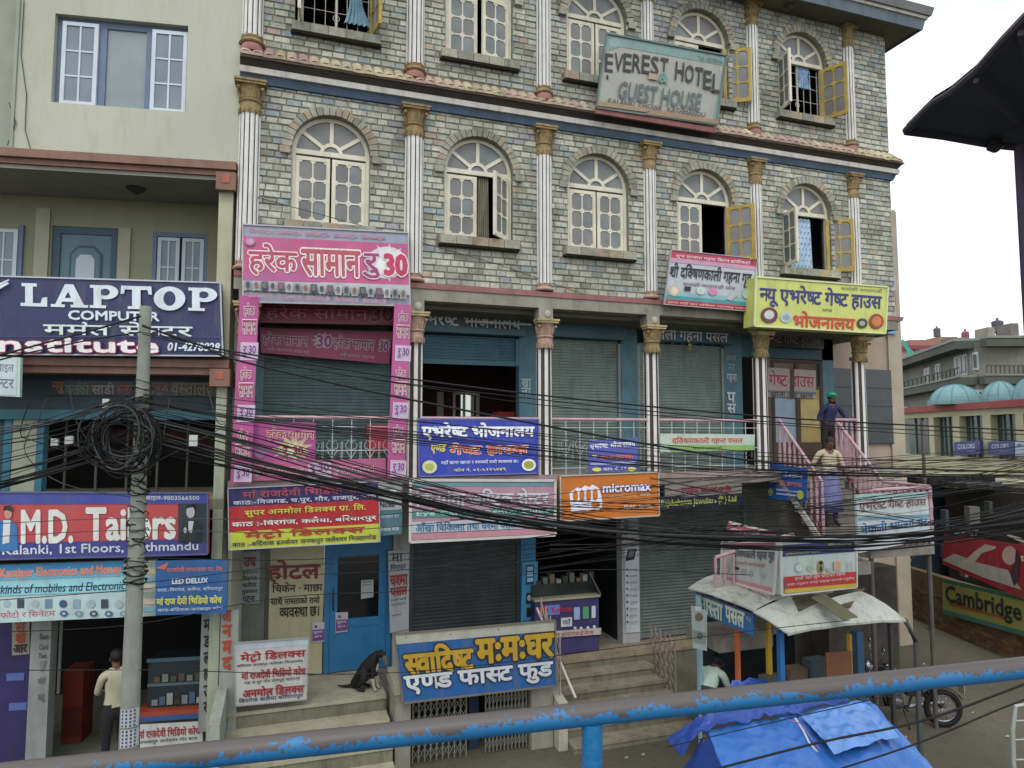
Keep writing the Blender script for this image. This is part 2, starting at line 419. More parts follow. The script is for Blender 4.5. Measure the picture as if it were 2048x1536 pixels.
# ------------------------------------------------------------------ hotel
hotel = thing('hotel_building', 'four storey grey brick hotel with arched cream windows and white fluted columns', 'building', (5.6, 4, -.9))
ZB1, ZT1, ZB2, ZT2 = 6.26, 9.12, 9.62, 12.24
XL, XR = -.66, 11.93
SPR = {2: 8.22, 3: 11.32}; BOT = {2: 7.08, 3: 10.18}; HW = .585; AH = .57
WX = [.69, 3.06, 5.24, 7.42, 9.76]
PCX = [-.5, 1.97, 4.21, 6.25, 8.55, 10.92]; PCW = [.3, .3, .27, .25, .25, .24]
mortar = M('#727368', .95, .2, 5, bump=.4, name='mortar')
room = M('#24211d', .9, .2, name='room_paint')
for lvl, (z0, z1) in {2: (ZB1, ZT1 + .1), 3: (ZB2 - .1, ZT2)}.items():
    w = mb(mortar); y0, y1 = 0.0, .24
    xs = XL
    zb, zs = BOT[lvl], SPR[lvl]
    for cx in WX:
        w.box(xs, cx - HW, y0, y1, z0, z1); xs = cx + HW
        w.box(cx - HW, cx + HW, y0, y1, z0, zb)
        n = 14
        for i in range(n):
            a0 = math.pi - math.pi * i / n; a1 = math.pi - math.pi * (i + 1) / n
            p0 = (cx + HW * math.cos(a0), zs + AH * math.sin(a0)); p1 = (cx + HW * math.cos(a1), zs + AH * math.sin(a1))
            w.prism([p0, p1, (p1[0], z1), (p0[0], z1)], y0, y1)
    w.box(xs, XR, y0, y1, z0, z1)
    w.build('masonry_wall', hotel)
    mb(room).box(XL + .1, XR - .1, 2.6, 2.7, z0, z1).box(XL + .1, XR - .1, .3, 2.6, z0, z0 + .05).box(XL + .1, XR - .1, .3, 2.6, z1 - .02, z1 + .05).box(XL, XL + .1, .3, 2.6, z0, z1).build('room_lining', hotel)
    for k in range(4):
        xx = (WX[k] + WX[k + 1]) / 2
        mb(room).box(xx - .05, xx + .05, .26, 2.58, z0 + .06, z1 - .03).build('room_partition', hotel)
mb(mortar).box(XR - .2, XR, .26, 9, ZB1, ZT2).build('side_wall', hotel)
mb(mortar).box(XL - .09, XL + .0, .25, 9, -.9, ZT2).build('party_wall', hotel)

# bricks
pitch, BL_, TH_ = .104, .225, .016
brick_list = []
for lvl, (z0, z1) in {2: (ZB1 + .01, ZT1), 3: (9.74, ZT2)}.items():
    n = int((z1 - z0) / pitch)
    for r in range(n + 1):
        za = z0 + r * pitch; zb = min(za + pitch - .012, z1)
        if zb - za < .03: continue
        zm = (za + zb) / 2; ex = []
        for i, cx in enumerate(WX):
            hw = None
            if BOT[lvl] - .17 < zm < BOT[lvl]: hw = HW + .1
            elif BOT[lvl] <= zm <= SPR[lvl] + .02: hw = HW
            elif SPR[lvl] < zm < SPR[lvl] + AH + .1:
                tt = (zm - SPR[lvl]) / (AH + .1); hw = (HW + .1) * math.sqrt(max(0, 1 - tt * tt))
            if hw: ex.append((cx - hw, cx + hw))
        for cx, cw in zip(PCX, PCW): ex.append((cx - cw * .42, cx + cw * .42))
        ex.sort()
        x = XL - U(0, .22) if r % 2 else XL
        while x < XR:
            L_ = BL_ * U(.72, 1.12); a, b = max(x, XL), min(x + L_ - .012, XR); x += L_
            segs = [(a, b)]
            for e0, e1 in ex:
                ns = []
                for p, q in segs:
                    if q <= e0 or p >= e1: ns.append((p, q))
                    else:
                        if p < e0: ns.append((p, e0 - .004))
                        if q > e1: ns.append((e1 + .004, q))
                segs = ns
            for p, q in segs:
                if q - p > .035: brick_list.append((p, q, za + U(0, .004), zb - U(0, .004), U(.008, .022)))
def brickmesh():
    m = MB(); c = .06
    m.mat(BM_O)
    m.add([(-.5, 0, 0), (.5, 0, 0), (.5, 0, 1), (-.5, 0, 1), (-.5 + .03, -1, .07), (.5 - .03, -1, .07), (.5 - .03, -1, .93), (-.5 + .03, -1, .93)],
          [(4, 5, 6, 7), (0, 1, 5, 4), (1, 2, 6, 5), (2, 3, 7, 6), (3, 0, 4, 7)])
    return m.data('brick', Vector((0, 0, 0)))
BME = brickmesh()
def vis(b):
    p, q, za, zb, t = b
    if p > 3.9 or zb > 10.3: return False
    if za > 9: return False
    if p < 1.95 and zb < 7.1: return False        # behind the big pink board
    return True
near = [b for b in brick_list if vis(b)]
near.sort(key=lambda b: -(b[1] - b[0]) + .02 * b[0])
pick = set(id(b) for b in near[:300])
far = MB().mat(BM_A); rnd = []
for b in brick_list:
    p, q, za, zb, t = b
    if id(b) in pick:
        inst(BME, 'brick', hotel, ((p + q) / 2, .001, za), scale=(q - p, t, zb - za))
    else:
        e = .006; k = len(far.v)
        far.add([(p, 0, za), (q, 0, za), (q, 0, zb), (p, 0, zb), (p + e, -t, za + e), (q - e, -t, za + e), (q - e, -t, zb - e), (p + e, -t, zb - e)],
                [(4, 5, 6, 7), (0, 1, 5, 4), (1, 2, 6, 5), (2, 3, 7, 6), (3, 0, 4, 7)])
        rv = R(); rnd += [rv] * 5
o = far.build('brickwork', hotel, kind='stuff')
at = o.data.attributes.new('rnd', 'FLOAT', 'FACE'); at.data.foreach_set('value', rnd)
# side face courses, right return
m = MB().mat(BM_A); rnd = []
for z0, z1 in ((ZB1, ZT1), (9.74, ZT2)):
    z = z0; r = 0
    while z < z1 - .05:
        y = -U(0, .2)
        while y < 8.5:
            L_ = U(.17, .25)
            m.box(XR, XR + U(.008, .02), max(y, 0), y + L_ - .012, z, z + pitch - .012); rnd += [R()] * 6; y += L_
        z += pitch
o = m.build('side_brickwork', hotel, kind='stuff'); at = o.data.attributes.new('rnd', 'FLOAT', 'FACE'); at.data.foreach_set('value', rnd)

# ------------------------------------------------------------------ arched windows
cream = M('#c9c5b2', .6, .1, 4, stain=.35, stainc='#7d765f', name='cream_wood'); ochre = M('#a08a3c', .6, .2, 6, stain=.3, stainc='#6b4f24', name='ochre_wood')
glass = M('#717170', .28, .2, 2.2, spec=.35, name='window_glass'); glass2 = M('#6c7473', .24, .25, 2.6, spec=.4, name='window_glass'); glassb = M('#9aa3a0', .25, .15, 3, name='window_glass')
LWD, LHT = .515, 1.06            # leaf size
def sash_mesh(mat, name):
    m = mb(mat); s = .06
    m.box(0, s, -.02, .02, 0, LHT).box(LWD - s, LWD, -.02, .02, 0, LHT).box(s, LWD - s, -.018, .018, 0, .075).box(s, LWD - s, -.018, .018, LHT - .06, LHT)
    ix0, ix1, iz0, iz1 = s, LWD - s, .075, LHT - .06; cx = LWD / 2; dz = (iz1 - iz0) / 3
    m.box(cx - .011, cx + .011, -.012, .012, iz0, iz1)
    for k in (1, 2): m.box(ix0, ix1, -.0135, .0135, iz0 + dz * k - .012, iz0 + dz * k + .012)
    def disc(x, z, r, y):
        n = 10; m.prism([(x + r * math.cos(2 * math.pi * i / n), z + r * math.sin(2 * math.pi * i / n)) for i in range(n)], -y, y)
    for k in range(4):
        z = iz0 + dz * k
        for x in (ix0, cx, ix1): disc(x, z, .046 if x == cx else .04, .010 + .001 * k + (.0005 if x == cx else 0))
    m.box(0.008, s - .01, -.028, -.02, .02, LHT - .02); m.box(LWD - s + .01, LWD - .008, -.028, -.02, .02, LHT - .02)
    return m.data(name, Vector((0, 0, 0)))
SASH = sash_mesh(cream, 'sash'); SASHO = sash_mesh(ochre, 'sash')
pw = (LWD - .12 - .022) / 2; ph = (LHT - .135) / 3
PANE = {g.name + str(i): mb(g).box(-pw / 2, pw / 2, -.003, .003, 0, ph).data('pane', Vector((0, 0, 0))) for i, g in enumerate((glass, glass2, glassb))}
PK = list(PANE)
def leaf(parent, hx, z, side, ang, mat_in=False, pk=0, y=.08):
    # side +1: hinge at left, leaf runs to the right; ang = outward swing in degrees
    rz = -math.radians(ang) if side > 0 else math.radians(ang)
    o = inst(SASHO if mat_in else SASH, 'sash', parent, (hx, y, z), rot=(0, 0, rz), scale=(side, 1, 1))
    for i in range(2):
        for k in range(3):
            lx_ = (.06 + pw / 2 + i * (pw + .022)) * side
            inst(PANE[PK[pk] if R() > .25 else PK[(pk + 1) % 2]], 'pane', parent, (hx + lx_ * math.cos(rz), y + lx_ * math.sin(rz), z + .075 + k * (ph + .0)), rot=(0, 0, rz))
def arch_window(cx, zb, zs, state, pk=0):
    y = .1
    f = mb(cream)
    f.box(cx - HW, cx - HW + .055, y - .03, y + .03, zb, zs).box(cx + HW - .055, cx + HW, y - .03, y + .03, zb, zs)
    f.box(cx - HW + .055, cx + HW - .055, y - .028, y + .03, zs - .045, zs + .03)
    n = 20
    def ring(r0x, r0z, r1x, r1z, ya, yb):
        for i in range(n):
            a0 = math.pi * i / n; a1 = math.pi * (i + 1) / n
            q = [(cx + r * math.cos(a), zs + rz * math.sin(a)) for r, rz, a in ((r0x, r0z, a0), (r0x, r0z, a1), (r1x, r1z, a1), (r1x, r1z, a0))]
            f.prism(q, ya, yb)
    ring(HW - .06, AH - .06, HW, AH, y - .032, y + .03)
    ring(.12, .12, .175, .175, y - .026, y + .026)
    for a in (36, 72 + 18, 144):
        a = math.radians(a); d = Vector((math.cos(a), 0, math.sin(a)))
        f.beam(Vector((cx, y, zs)) + d * .16, Vector((cx + (HW - .03) * d.x, y, zs + (AH - .03) * d.z)), .058, .045, up=(0, 1, 0))
    win = f.build('window', hotel)
    # fanlight panes
    angs = [0, 36, 90, 144, 180]
    for a, b in zip(angs[:-1], angs[1:]):
        st = [a + (b - a) * t / 4 for t in range(5)]
        poly = [(cx + .15 * math.cos(math.radians(t)), zs + .15 * math.sin(math.radians(t))) for t in st] + [(cx + (HW - .04) * math.cos(math.radians(t)), zs + (AH - .04) * math.sin(math.radians(t))) for t in reversed(st)]
        mb((glass, glass, glass2)[random.randrange(3)]).prism(poly, y - .003, y + .003).build('fanlight_pane', win)
    mb(glass2).prism([(cx + .13 * math.cos(t * math.pi / 8), zs + .13 * math.sin(t * math.pi / 8)) for t in range(9)], y - .003, y + .003).build('fanlight_pane', win)
    zl = zb + .005
    (aL, oL), (aR, oR) = state
    leaf(win, cx - HW + .056, zl, 1, aL, oL, pk, y if aL == 0 else y - .03)
    leaf(win, cx + HW - .056, zl, -1, aR, oR, pk, y if aR == 0 else y - .03)
    # voussoirs
    nv = 21
    for i in range(nv):
        a0 = math.pi * (i + .06) / nv; a1 = math.pi * (i + .94) / nv; am = (a0 + a1) / 2
        r0x, r0z = HW + .002, AH + .002; th = .13 * U(.9, 1.12)
        q = [(cx + r0x * math.cos(a0), zs + r0z * math.sin(a0)), (cx + (r0x + th) * math.cos(a0), zs + (r0z + th) * math.sin(a0)),
             (cx + (r0x + th) * math.cos(a1), zs + (r0z + th) * math.sin(a1)), (cx + r0x * math.cos(a1), zs + r0z * math.sin(a1))]
        mb(SM).prism(q, -.055 - U(0, .012), .02).build('arch_stone', win)
    for sx in (-1, 1):
        xa = cx + sx * (HW + .03); xb = cx + sx * (HW + .17)
        mb(SM).box(min(xa, xb), max(xa, xb), -.075, .02, zs - .11, zs - .005).build('arch_stone', win)
    for i in range(5):
        x0 = cx - HW - .09 + i * (2 * HW + .18) / 5
        mb(SM).box(x0 + .004, x0 + (2 * HW + .18) / 5 - .004, -.13 - U(0, .01), .1, zb - .15, zb - .012).build('sill_stone', win)
    mb(M('#2a2620', .9, .1, name='dark_underside')).box(cx - HW - .1, cx + HW + .1, -.11, .05, zb - .18, zb - .151).build('sill_underside', win)  # dark strip along the underside of the sill stones
    return win
C0 = (0, False)
W2 = [((0, False), (0, False)), ((0, False), (46, False)), (C0, C0), (C0, (128, True)), ((100, False), (150, True))]
W3 = [((95, False), (100, True)), (C0, (14, False)), (C0, C0), (C0, (150, True)), ((105, False), (115, True))]
for i, cx in enumerate(WX):
    arch_window(cx, BOT[2], SPR[2], W2[i], 0)
    arch_window(cx if i != 0 else .73, BOT[3], SPR[3], W3[i], 1 if i == 1 else 0)
# iron grilles and curtains
gm = M('#b9b4a8', .6, .1, name='iron_paint')
for cx, z in ((.73, BOT[3]), (9.76, BOT[3])):
    g = mb(gm)
    for k in range(7): g.tube([(cx - HW + .08 + k * .168, .16, z + .02), (cx - HW + .08 + k * .168, .16, z + 1.08)], .006, 5)
    for zz in (.12, .4, .68, .96): g.tube([(cx - HW + .05, .162, z + zz), (cx + HW - .05, .162, z + zz)], .006, 5)
    g.tube([(cx, .15, z), (cx, .15, z + 1.1)], .022, 6)
    g.tube_ring(Vector((cx, .15, z + .3)), Vector((1, 0, 0)), Vector((0, 0, 1)), .05, .006, 12, 4)
    g.build('window_grille', hotel)
def curtain(x0, x1, z0, z1, y, hexc, label, gather=0.0, spots=None, group=None):
    m = mb(M(hexc, .85, .12, 9, name='curtain_cloth')); nx, nz_ = 26, 8; k = 0; vs = []
    for j in range(nz_ + 1):
        t = j / nz_; w = 1 - gather * math.sin(math.pi * min(1, t * 1.0)) if gather else 1
        for i in range(nx + 1):
            s = i / nx; xc = (x0 + x1) / 2 + (s - .5) * (x1 - x0) * w + (gather * .3 * (x1 - x0) * t)
            vs.append((xc, y + .025 * math.sin(s * 34 + t * 1.5), z1 - (z1 - z0) * t))
    fs = [(j * (nx + 1) + i, j * (nx + 1) + i + 1, (j + 1) * (nx + 1) + i + 1, (j + 1) * (nx + 1) + i) for j in range(nz_) for i in range(nx)]
    m.add(vs, fs)
    if spots:
        m.mat(M(spots, .85, .1, name='curtain_print'))
        for i in range(5):
            for j in range(9):
                x = x0 + (i + .5 + .3 * (j % 2)) * (x1 - x0) / 5.4; z = z0 + (j + .5) * (z1 - z0) / 9
                m.add([(x, y - .03, z - .025), (x + .018, y - .03, z), (x, y - .03, z + .025), (x - .018, y - .03, z)], [(0, 1, 2, 3)])
    return m.build('curtain', None, label, 'curtain', smooth=True)
curtain(.78, 1.2, 10.42, 11.3, .11, '#7da0b0', 'pale blue curtain gathered and blowing in the top left open window', .55)
curtain(3.08, 3.27, 7.1, 8.16, .14, '#8d8674', 'dull brown patterned curtain in the half open second window of the middle row')
curtain(9.5, 9.98, 7.12, 8.14, .14, '#aec3d6', 'white curtain with blue flowers in the lower right open window', 0, '#5f7ba6')
curtain(9.74, 10.06, 10.85, 11.26, .14, '#a3c2d8', 'light blue curtain drawn back in the upper right open window', .35, '#5f86b0')
curtain(7.32, 7.5, 10.25, 11.2, .2, '#5f8a86', 'green curtain behind the open leaf of the window beside the hotel board')

# ------------------------------------------------------------------ cornice between the storeys, floor band, roof eave
blue = M('#43586e', .6, .25, 3, stain=.7, stainc='#3d4148', name='blue_paint'); blueg = M('#5c6b74', .7, .15, 3, stain=.5, stainc='#3c3f40', name='slate_paint')
white = M('#b4b3ab', .6, .1, 4, stain=.55, stainc='#5d5b52', name='white_paint'); darkg = M('#3a342f', .9, .25, 3, name='dark_moulding')
def band(name, parent, mat, prof, x0, x1, ret=6.0):      # prof: (projection, z) outline ; runs along the front and returns on the right
    m = mb(mat); n = len(prof)
    a = [Vector((x0, -p, z)) for p, z in prof]; b = [Vector((x1 + p, -p, z)) for p, z in prof]; c = [Vector((x1 + p, ret, z)) for p, z in prof]
    m.add(a + b + c, [(i, (i + 1) % n, n + (i + 1) % n, n + i) for i in range(n)] + [(n + i, n + (i + 1) % n, 2 * n + (i + 1) % n, 2 * n + i) for i in range(n)] + [tuple(range(n)), tuple(range(3 * n - 1, 2 * n - 1, -1))])
    return m.build(name, parent, recalc=True)
band('cornice_fascia', hotel, blue, [(0, 9.12), (.05, 9.12), (.09, 9.235), (0, 9.235)], XL, XR)
band('cornice_strip', hotel, white, [(0, 9.238), (.13, 9.238), (.14, 9.325), (0, 9.325)], XL, XR)
band('cornice_groove', hotel, darkg, [(0, 9.328), (.1, 9.328), (.17, 9.43), (0, 9.43)], XL, XR)
band('cornice_weathering', hotel, M('#7a6a5c', .9, .2, 4, bump=.4, name='old_render'), [(0, 9.433), (.2, 9.433), (.2, 9.46), (0, 9.66)], XL, XR)
tl = mb(TM); n = 8; vs = []
for yy, zz, r in ((-.23, 9.455, .082), (-.12, 9.55, .08), (0.0, 9.665, .078)):
    for i in range(n + 1):
        a = math.pi * i / n; vs.append((-r * math.cos(a), yy, zz + r * .75 * math.sin(a)))
tl.add(vs, [(j * (n + 1) + i, j * (n + 1) + i + 1, (j + 1) * (n + 1) + i + 1, (j + 1) * (n + 1) + i) for j in range(2) for i in range(n)])
tl.add([(-.082, -.23, 9.455), (.082, -.23, 9.455), (.08, -.23, 9.5), (-.08, -.23, 9.5)], [(0, 1, 2, 3)])
TME = tl.data('roof_tile', Vector((0, 0, 9.5)), True)
k = 0; x = XL + .08
while x < XR + .1:
    inst(TME, 'roof_tile', hotel, (x, 0, 9.5 + U(-.004, .004)), rot=(U(-.02, .02), 0, U(-.04, .04))); x += .163
for j in range(12): inst(TME, 'roof_tile', hotel, (XR, .1 + j * .163, 9.5), rot=(0, 0, math.radians(90)))
pink = M('#9a6c68', .8, .15, 5, stain=.6, stainc='#6a6259', name='pink_paint'); conc = M('#87857a', .9, .18, 4, bump=.3, stain=.5, stainc='#4a493f', name='grey_render')
band('floor_band', hotel, pink, [(0, 6.17), (.09, 6.17), (.11, 6.25), (0, 6.262)], XL, XR)
mb(conc).box(XL, XR, -.07, 1.6, 5.98, 6.167).build('floor_beam', hotel)
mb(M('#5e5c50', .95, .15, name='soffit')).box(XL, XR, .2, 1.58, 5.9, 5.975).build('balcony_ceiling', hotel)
# roof eave with stepped mouldings
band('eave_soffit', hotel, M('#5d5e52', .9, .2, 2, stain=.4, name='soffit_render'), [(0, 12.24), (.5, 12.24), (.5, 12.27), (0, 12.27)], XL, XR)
band('eave_fascia', hotel, blueg, [(0, 12.272), (.5, 12.272), (.47, 12.20), (.50, 12.2), (.54, 12.4), (0, 12.4)], XL, XR)
band('eave_strip', hotel, white, [(0, 12.402), (.57, 12.402), (.58, 12.46), (0, 12.46)], XL, XR)
band('eave_moulding', hotel, M('#6d6f6e', .8, .1, 3, stain=.4, name='slate_render'), [(0, 12.462), (.62, 12.462), (.66, 12.62), (0, 12.62)], XL, XR)
for px, py in ((1350, 20), (1553, 32)): 
    q = PG(px, py, 12.24); mb(M('#4a4334', .7, name='lamp_fitting')).lathe((q.x, -.25, 12.14), [(.01, 0), (.06, .02), (.08, .06), (.1, .1)], 10).build('eave_lamp', hotel)
mb(M('#77756b', .95, .2, name='roof_slab')).box(XL, XR, .01, 9, 12.42, 12.6).build('roof', hotel)

# ------------------------------------------------------------------ columns
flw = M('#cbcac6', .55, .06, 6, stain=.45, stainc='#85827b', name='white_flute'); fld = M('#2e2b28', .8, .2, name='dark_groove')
gold = M('#87744f', .75, .3, 14, bump=.5, bscale=45, stain=.6, stainc='#4f4430', name='old_gold'); goldp = M('#a08473', .75, .25, 14, bump=.4, bscale=45, stain=.5, stainc='#5a4a3a', name='worn_gold')
teal = M('#4c6a62', .75, .2, 9, name='teal_trim'); bronze = M('#3b342c', .6, .2, name='bronze_paint')
def fluted(cx, w, z0, z1, dark, nf=6, cy=0.0, full=False, frac=.78, taper=1.0):
    m = MB(); r = w / 2; a0, a1 = (math.pi, 2 * math.pi) if not full else (0, 2 * math.pi); nf = nf if not full else nf * 2
    for i in range(nf):
        s0 = a0 + (a1 - a0) * i / nf; ds = (a1 - a0) / nf; g = ds * (1 - frac)
        aa = [s0 + g / 2, s0 + g / 2 + (ds - g) * .33, s0 + g / 2 + (ds - g) * .67, s0 + ds - g / 2]; rr = [.97, 1.03, 1.03, .97]
        m.mat(flw)
        lo = [Vector((cx + r * q * math.cos(a), cy + r * q * math.sin(a), z0)) for a, q in zip(aa, rr)]
        hi = [Vector((cx + r * taper * q * math.cos(a), cy + r * taper * q * math.sin(a), z1)) for a, q in zip(aa, rr)]
        m.add(lo + hi, [(0, 1, 5, 4), (1, 2, 6, 5), (2, 3, 7, 6)])
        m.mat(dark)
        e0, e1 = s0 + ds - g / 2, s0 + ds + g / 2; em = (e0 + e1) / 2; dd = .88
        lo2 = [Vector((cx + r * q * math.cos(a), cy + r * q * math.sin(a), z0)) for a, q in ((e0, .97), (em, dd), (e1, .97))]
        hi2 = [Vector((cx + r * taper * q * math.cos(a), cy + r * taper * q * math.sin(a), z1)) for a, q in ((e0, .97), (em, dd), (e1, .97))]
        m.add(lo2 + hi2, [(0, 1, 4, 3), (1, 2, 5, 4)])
    return m
def capital(parent, cx, w, z0, z1, cy=0.0, g=None, trim=None):
    g = g or gold; h = z1 - z0; r = w / 2
    m = mb(g).lathe((cx, cy, z0), [(r * 1.06, 0), (r * 1.1, h * .06), (r * 1.02, h * .1), (r * 1.0, h * .34), (r * 1.1, h * .36), (r * 1.16, h * .4), (r * 1.05, h * .44), (r * 1.08, h * .6), (r * 1.22, h * .84), (r * 1.3, h * .86)], 16)
    for i in range(14):       # saw-tooth skirt and leaves
        a = 2 * math.pi * i / 14; d = Vector((math.cos(a), math.sin(a), 0)); t = Vector((-d.y, d.x, 0)); c = Vector((cx, cy, z0))
        if d.y > .3 and cy > -.05: continue
        m.add([c + d * r * 1.12 + t * r * .24 + Vector((0, 0, h * .16)), c + d * r * 1.14 - Vector((0, 0, h * .06)), c + d * r * 1.12 - t * r * .24 + Vector((0, 0, h * .16)), c + d * r * 1.0 + Vector((0, 0, h * .05))], [(0, 1, 2), (0, 3, 1), (1, 3, 2)])
        m.add([c + d * r * 1.08 + t * r * .2 + Vector((0, 0, h * .46)), c + d * r * 1.1 - t * r * .2 + Vector((0, 0, h * .46)), c + d * r * 1.34 + Vector((0, 0, h * .74)), c + d * r * 1.16 + Vector((0, 0, h * .8))], [(0, 1, 2), (0, 2, 3), (1, 3, 2)])
    m.build('capital', parent, smooth=True)
    for sx in (-1, 1): mb(g).ball((cx + sx * r * 1.12, cy - r * 1.0, z0 + h * .74), r * .2, 8, 5).build('volute', parent, smooth=True)
    mb(trim or g).box(cx - r * 1.42, cx + r * 1.42, cy - r * 1.35, cy + (r * 1.35 if cy < -.05 else 0.02), z0 + h * .86, z0 + h * .93).box(cx - r * 1.52, cx + r * 1.52, cy - r * 1.45, cy + (r * 1.45 if cy < -.05 else .02), z0 + h * .932, z1).build('abacus', parent)
def colbase(parent, cx, w, z0, h, g, cy=0.0):
    r = w / 2; m = mb(g).lathe((cx, cy, z0), [(r * 1.25, 0), (r * 1.4, h * .15), (r * 1.28, h * .32), (r * 1.1, h * .45), (r * 1.12, h * .7)], 16)
    for i in range(12):
        a = 2 * math.pi * i / 12; d = Vector((math.cos(a), math.sin(a), 0)); t = Vector((-d.y, d.x, 0)); c = Vector((cx, cy, z0))
        m.add([c + d * r * 1.14 + t * r * .22 + Vector((0, 0, h * .6)), c + d * r * 1.14 - t * r * .22 + Vector((0, 0, h * .6)), c + d * r * 1.2 + Vector((0, 0, h))], [(0, 1, 2)])
    m.build('base', parent)
for i, (cx, cw) in enumerate(zip(PCX, PCW)):
    for z0, z1, capb, capt in ((6.27, 8.62, 8.62, 9.11), (9.7, 11.78, 11.78, 12.235)):
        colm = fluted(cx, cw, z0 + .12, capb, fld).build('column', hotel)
        capital(colm, cx, cw, capb, capt)
        colbase(colm, cx, cw * .94, z0, .15, gold if z0 > 9 else goldp)
        if z0 > 9: mb(pink).lathe((cx, -.02, 9.58), [(cw * .5, 0), (cw * .55, .04), (cw * .5, .11)], 14).build('plinth', colm, smooth=True)
CLX = [-.46, 2.02, 4.21, 6.25, 8.57, 10.93]
for cx in CLX:
    y = .02; w = .26
    colm = fluted(cx, w, 3.2, 5.3, bronze, nf=3, cy=y, full=True, frac=.5, taper=.96).build('column', hotel)
    capital(colm, cx, w, 5.3, 5.78, cy=y - .001 - .05, g=goldp if cx < 6 else gold, trim=M('#a3926a', .7, .2, 9, stain=.4, name='cream_gold'))
    mb(teal).lathe((cx, y, 5.34), [(w * .56, 0), (w * .58, .03), (w * .56, .06)], 16).build('necking', colm)
    mb(conc).box(cx - .125, cx + .125, y - .11, y + .14, 5.785, 5.975).build('impost', colm)
    mb(M('#9c978a', .8, name='plaster_shell')).ball((cx + .03, y - .115, 5.88), .06, 10, 6, (1, .35, 1.1)).build('rosette', colm, smooth=True)
# ------------------------------------------------------------------ shopfronts of the hotel
tealp = M('#4b6f7a', .6, .15, 4, stain=.45, stainc='#34474b', name='teal_paint'); tealh = M('#33565f', .6, .15, 4, stain=.5, stainc='#24363b', name='teal_header')
sh1 = M('#76837e', .5, .12, 3, metal=.25, stain=.45, stainc='#3f4a48', name='shutter_steel'); sh2 = M('#5d6264', .45, .15, 3, metal=.3, stain=.5, stainc='#2f3334', name='shutter_dark')
sh3 = M('#5c686c', .42, .15, 3, metal=.3, stain=.4, stainc='#3b4244', name='shutter_grey'); bluep = M('#2b6f9c', .5, .12, 4, stain=.35, stainc='#1d4a66', name='blue_door_paint')
def shutter(parent, x0, x1, y, z0, z1, mat, pitch=.055, name='rolling_shutter', T=None):
    m = mb(mat); z = z0 + .09; pts = []
    while z < z1:
        pts += [(y, z), (y - .012, z + pitch * .3), (y - .014, z + pitch * .62), (y, z + pitch * .8)]; z += pitch
    f = T or (lambda a, b, c: Vector((a, b, c)))
    n = len(pts); m.add([f(x0, a, b) for a, b in pts] + [f(x1, a, b) for a, b in pts], [(i, n + i, n + i + 1, i + 1) for i in range(n - 1)])
    s = m.build(name, parent, kind='stuff')
    mb(mat).box(x0, x1, y - .025, y + .01, z0, z0 + .088, T).build('bottom_rail', s)
    g = mb(mat)
    g.box(x0 - .05, x0 + .012, y - .05, y + .02, z0, z1, T).build('guide_rail', s)
    mb(mat).box(x1 - .012, x1 + .05, y - .05, y + .02, z0, z1, T).build('guide_rail', s)
    return s
Y1 = 1.1
mb(conc).box(XL, 11.95, 0, 9, 2.97, 3.19).build('first_floor_slab', hotel)
mb(M('#77716a', .9, .2, 3, bump=.3, stain=.6, stainc='#4c463e', name='dirty_edge')).box(XL, 8.9, -.06, -.002, 2.985, 3.1).build('slab_edge', hotel)
mb(M('#8a7b78', .85, .2, 3, stain=.6, stainc='#5a4f4a', name='slab_edge_paint')).box(XL, 8.9, -.09, -.002, 3.102, 3.2).build('slab_lip', hotel)
# first floor walls
wl = mb(tealp)
for a, b in ((-.62, -.3), (1.87, 2.2), (4.13, 4.68), (6.2, 6.55), (8.53, 8.95), (11.0, 11.3)):
    mb(tealp).box(a, b, Y1 - .06, Y1 + .12, 3.2, 5.9).build('door_jamb', hotel)
mb(M('#4b4f49', .9, .2, name='inner_render')).box(XL, 9.3, Y1 + .1, Y1 + .2, 5.45, 5.9).build('lintel_wall', hotel)
shutter(hotel, -.25, 1.83, Y1, 3.2, 5.6, sh2.copy() if False else M('#5b6e6e', .5, .15, 3, metal=.25, stain=.4, stainc='#3d4b4a', name='shutter_green'))
shutter(hotel, 2.25, 4.08, Y1, 5.1, 5.6, M('#3f6670', .5, .12, 3, stain=.4, stainc='#2b454b', name='shutter_teal'))
shutter(hotel, 4.72, 6.15, Y1, 3.2, 5.6, sh1); shutter(hotel, 6.6, 8.48, Y1, 3.2, 5.6, sh1)
# dark room behind the half open shutter
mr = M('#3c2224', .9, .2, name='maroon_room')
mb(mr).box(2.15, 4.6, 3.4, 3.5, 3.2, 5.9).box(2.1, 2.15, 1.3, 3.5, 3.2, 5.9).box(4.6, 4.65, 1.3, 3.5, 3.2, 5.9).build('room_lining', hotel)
mb(M('#a33a3a', .8, name='red_shelf')).box(3.9, 4.4, 1.9, 2.4, 3.9, 4.1).box(4.0, 4.35, 1.95, 2.3, 4.1, 4.3).build('shelf', hotel)
wf = mb(M('#b9b7ae', .6, name='white_frame'))
q0 = P(963, 835, 3.35); 
for a, b in ((905, 910), (925, 930), (941, 947), (952, 958)): 
    x0, x1 = P(a, 800, 3.38).x, P(b, 800, 3.38).x; wf.box(x0, x1, 3.34, 3.38, 3.5, 4.75)
wf.box(P(905, 800, 3.38).x, P(958, 800, 3.38).x, 3.33, 3.385, 4.7, 4.76).box(P(918, 800, 3.38).x, P(950, 800, 3.38).x, 3.33, 3.385, 4.2, 4.24)
w_ = wf.build('inner_window', hotel)
pn = bpy.data.materials.new('lit_pane'); pn.use_nodes = True; b_ = pn.node_tree.nodes['Principled BSDF']; b_.inputs['Emission Color'].default_value = (.8, .9, .9, 1); b_.inputs['Emission Strength'].default_value = .45
mb(pn).box(P(922, 800, 3.38).x, P(948, 800, 3.38).x, 3.385, 3.39, 3.5, 4.7).build('window_pane', w_)
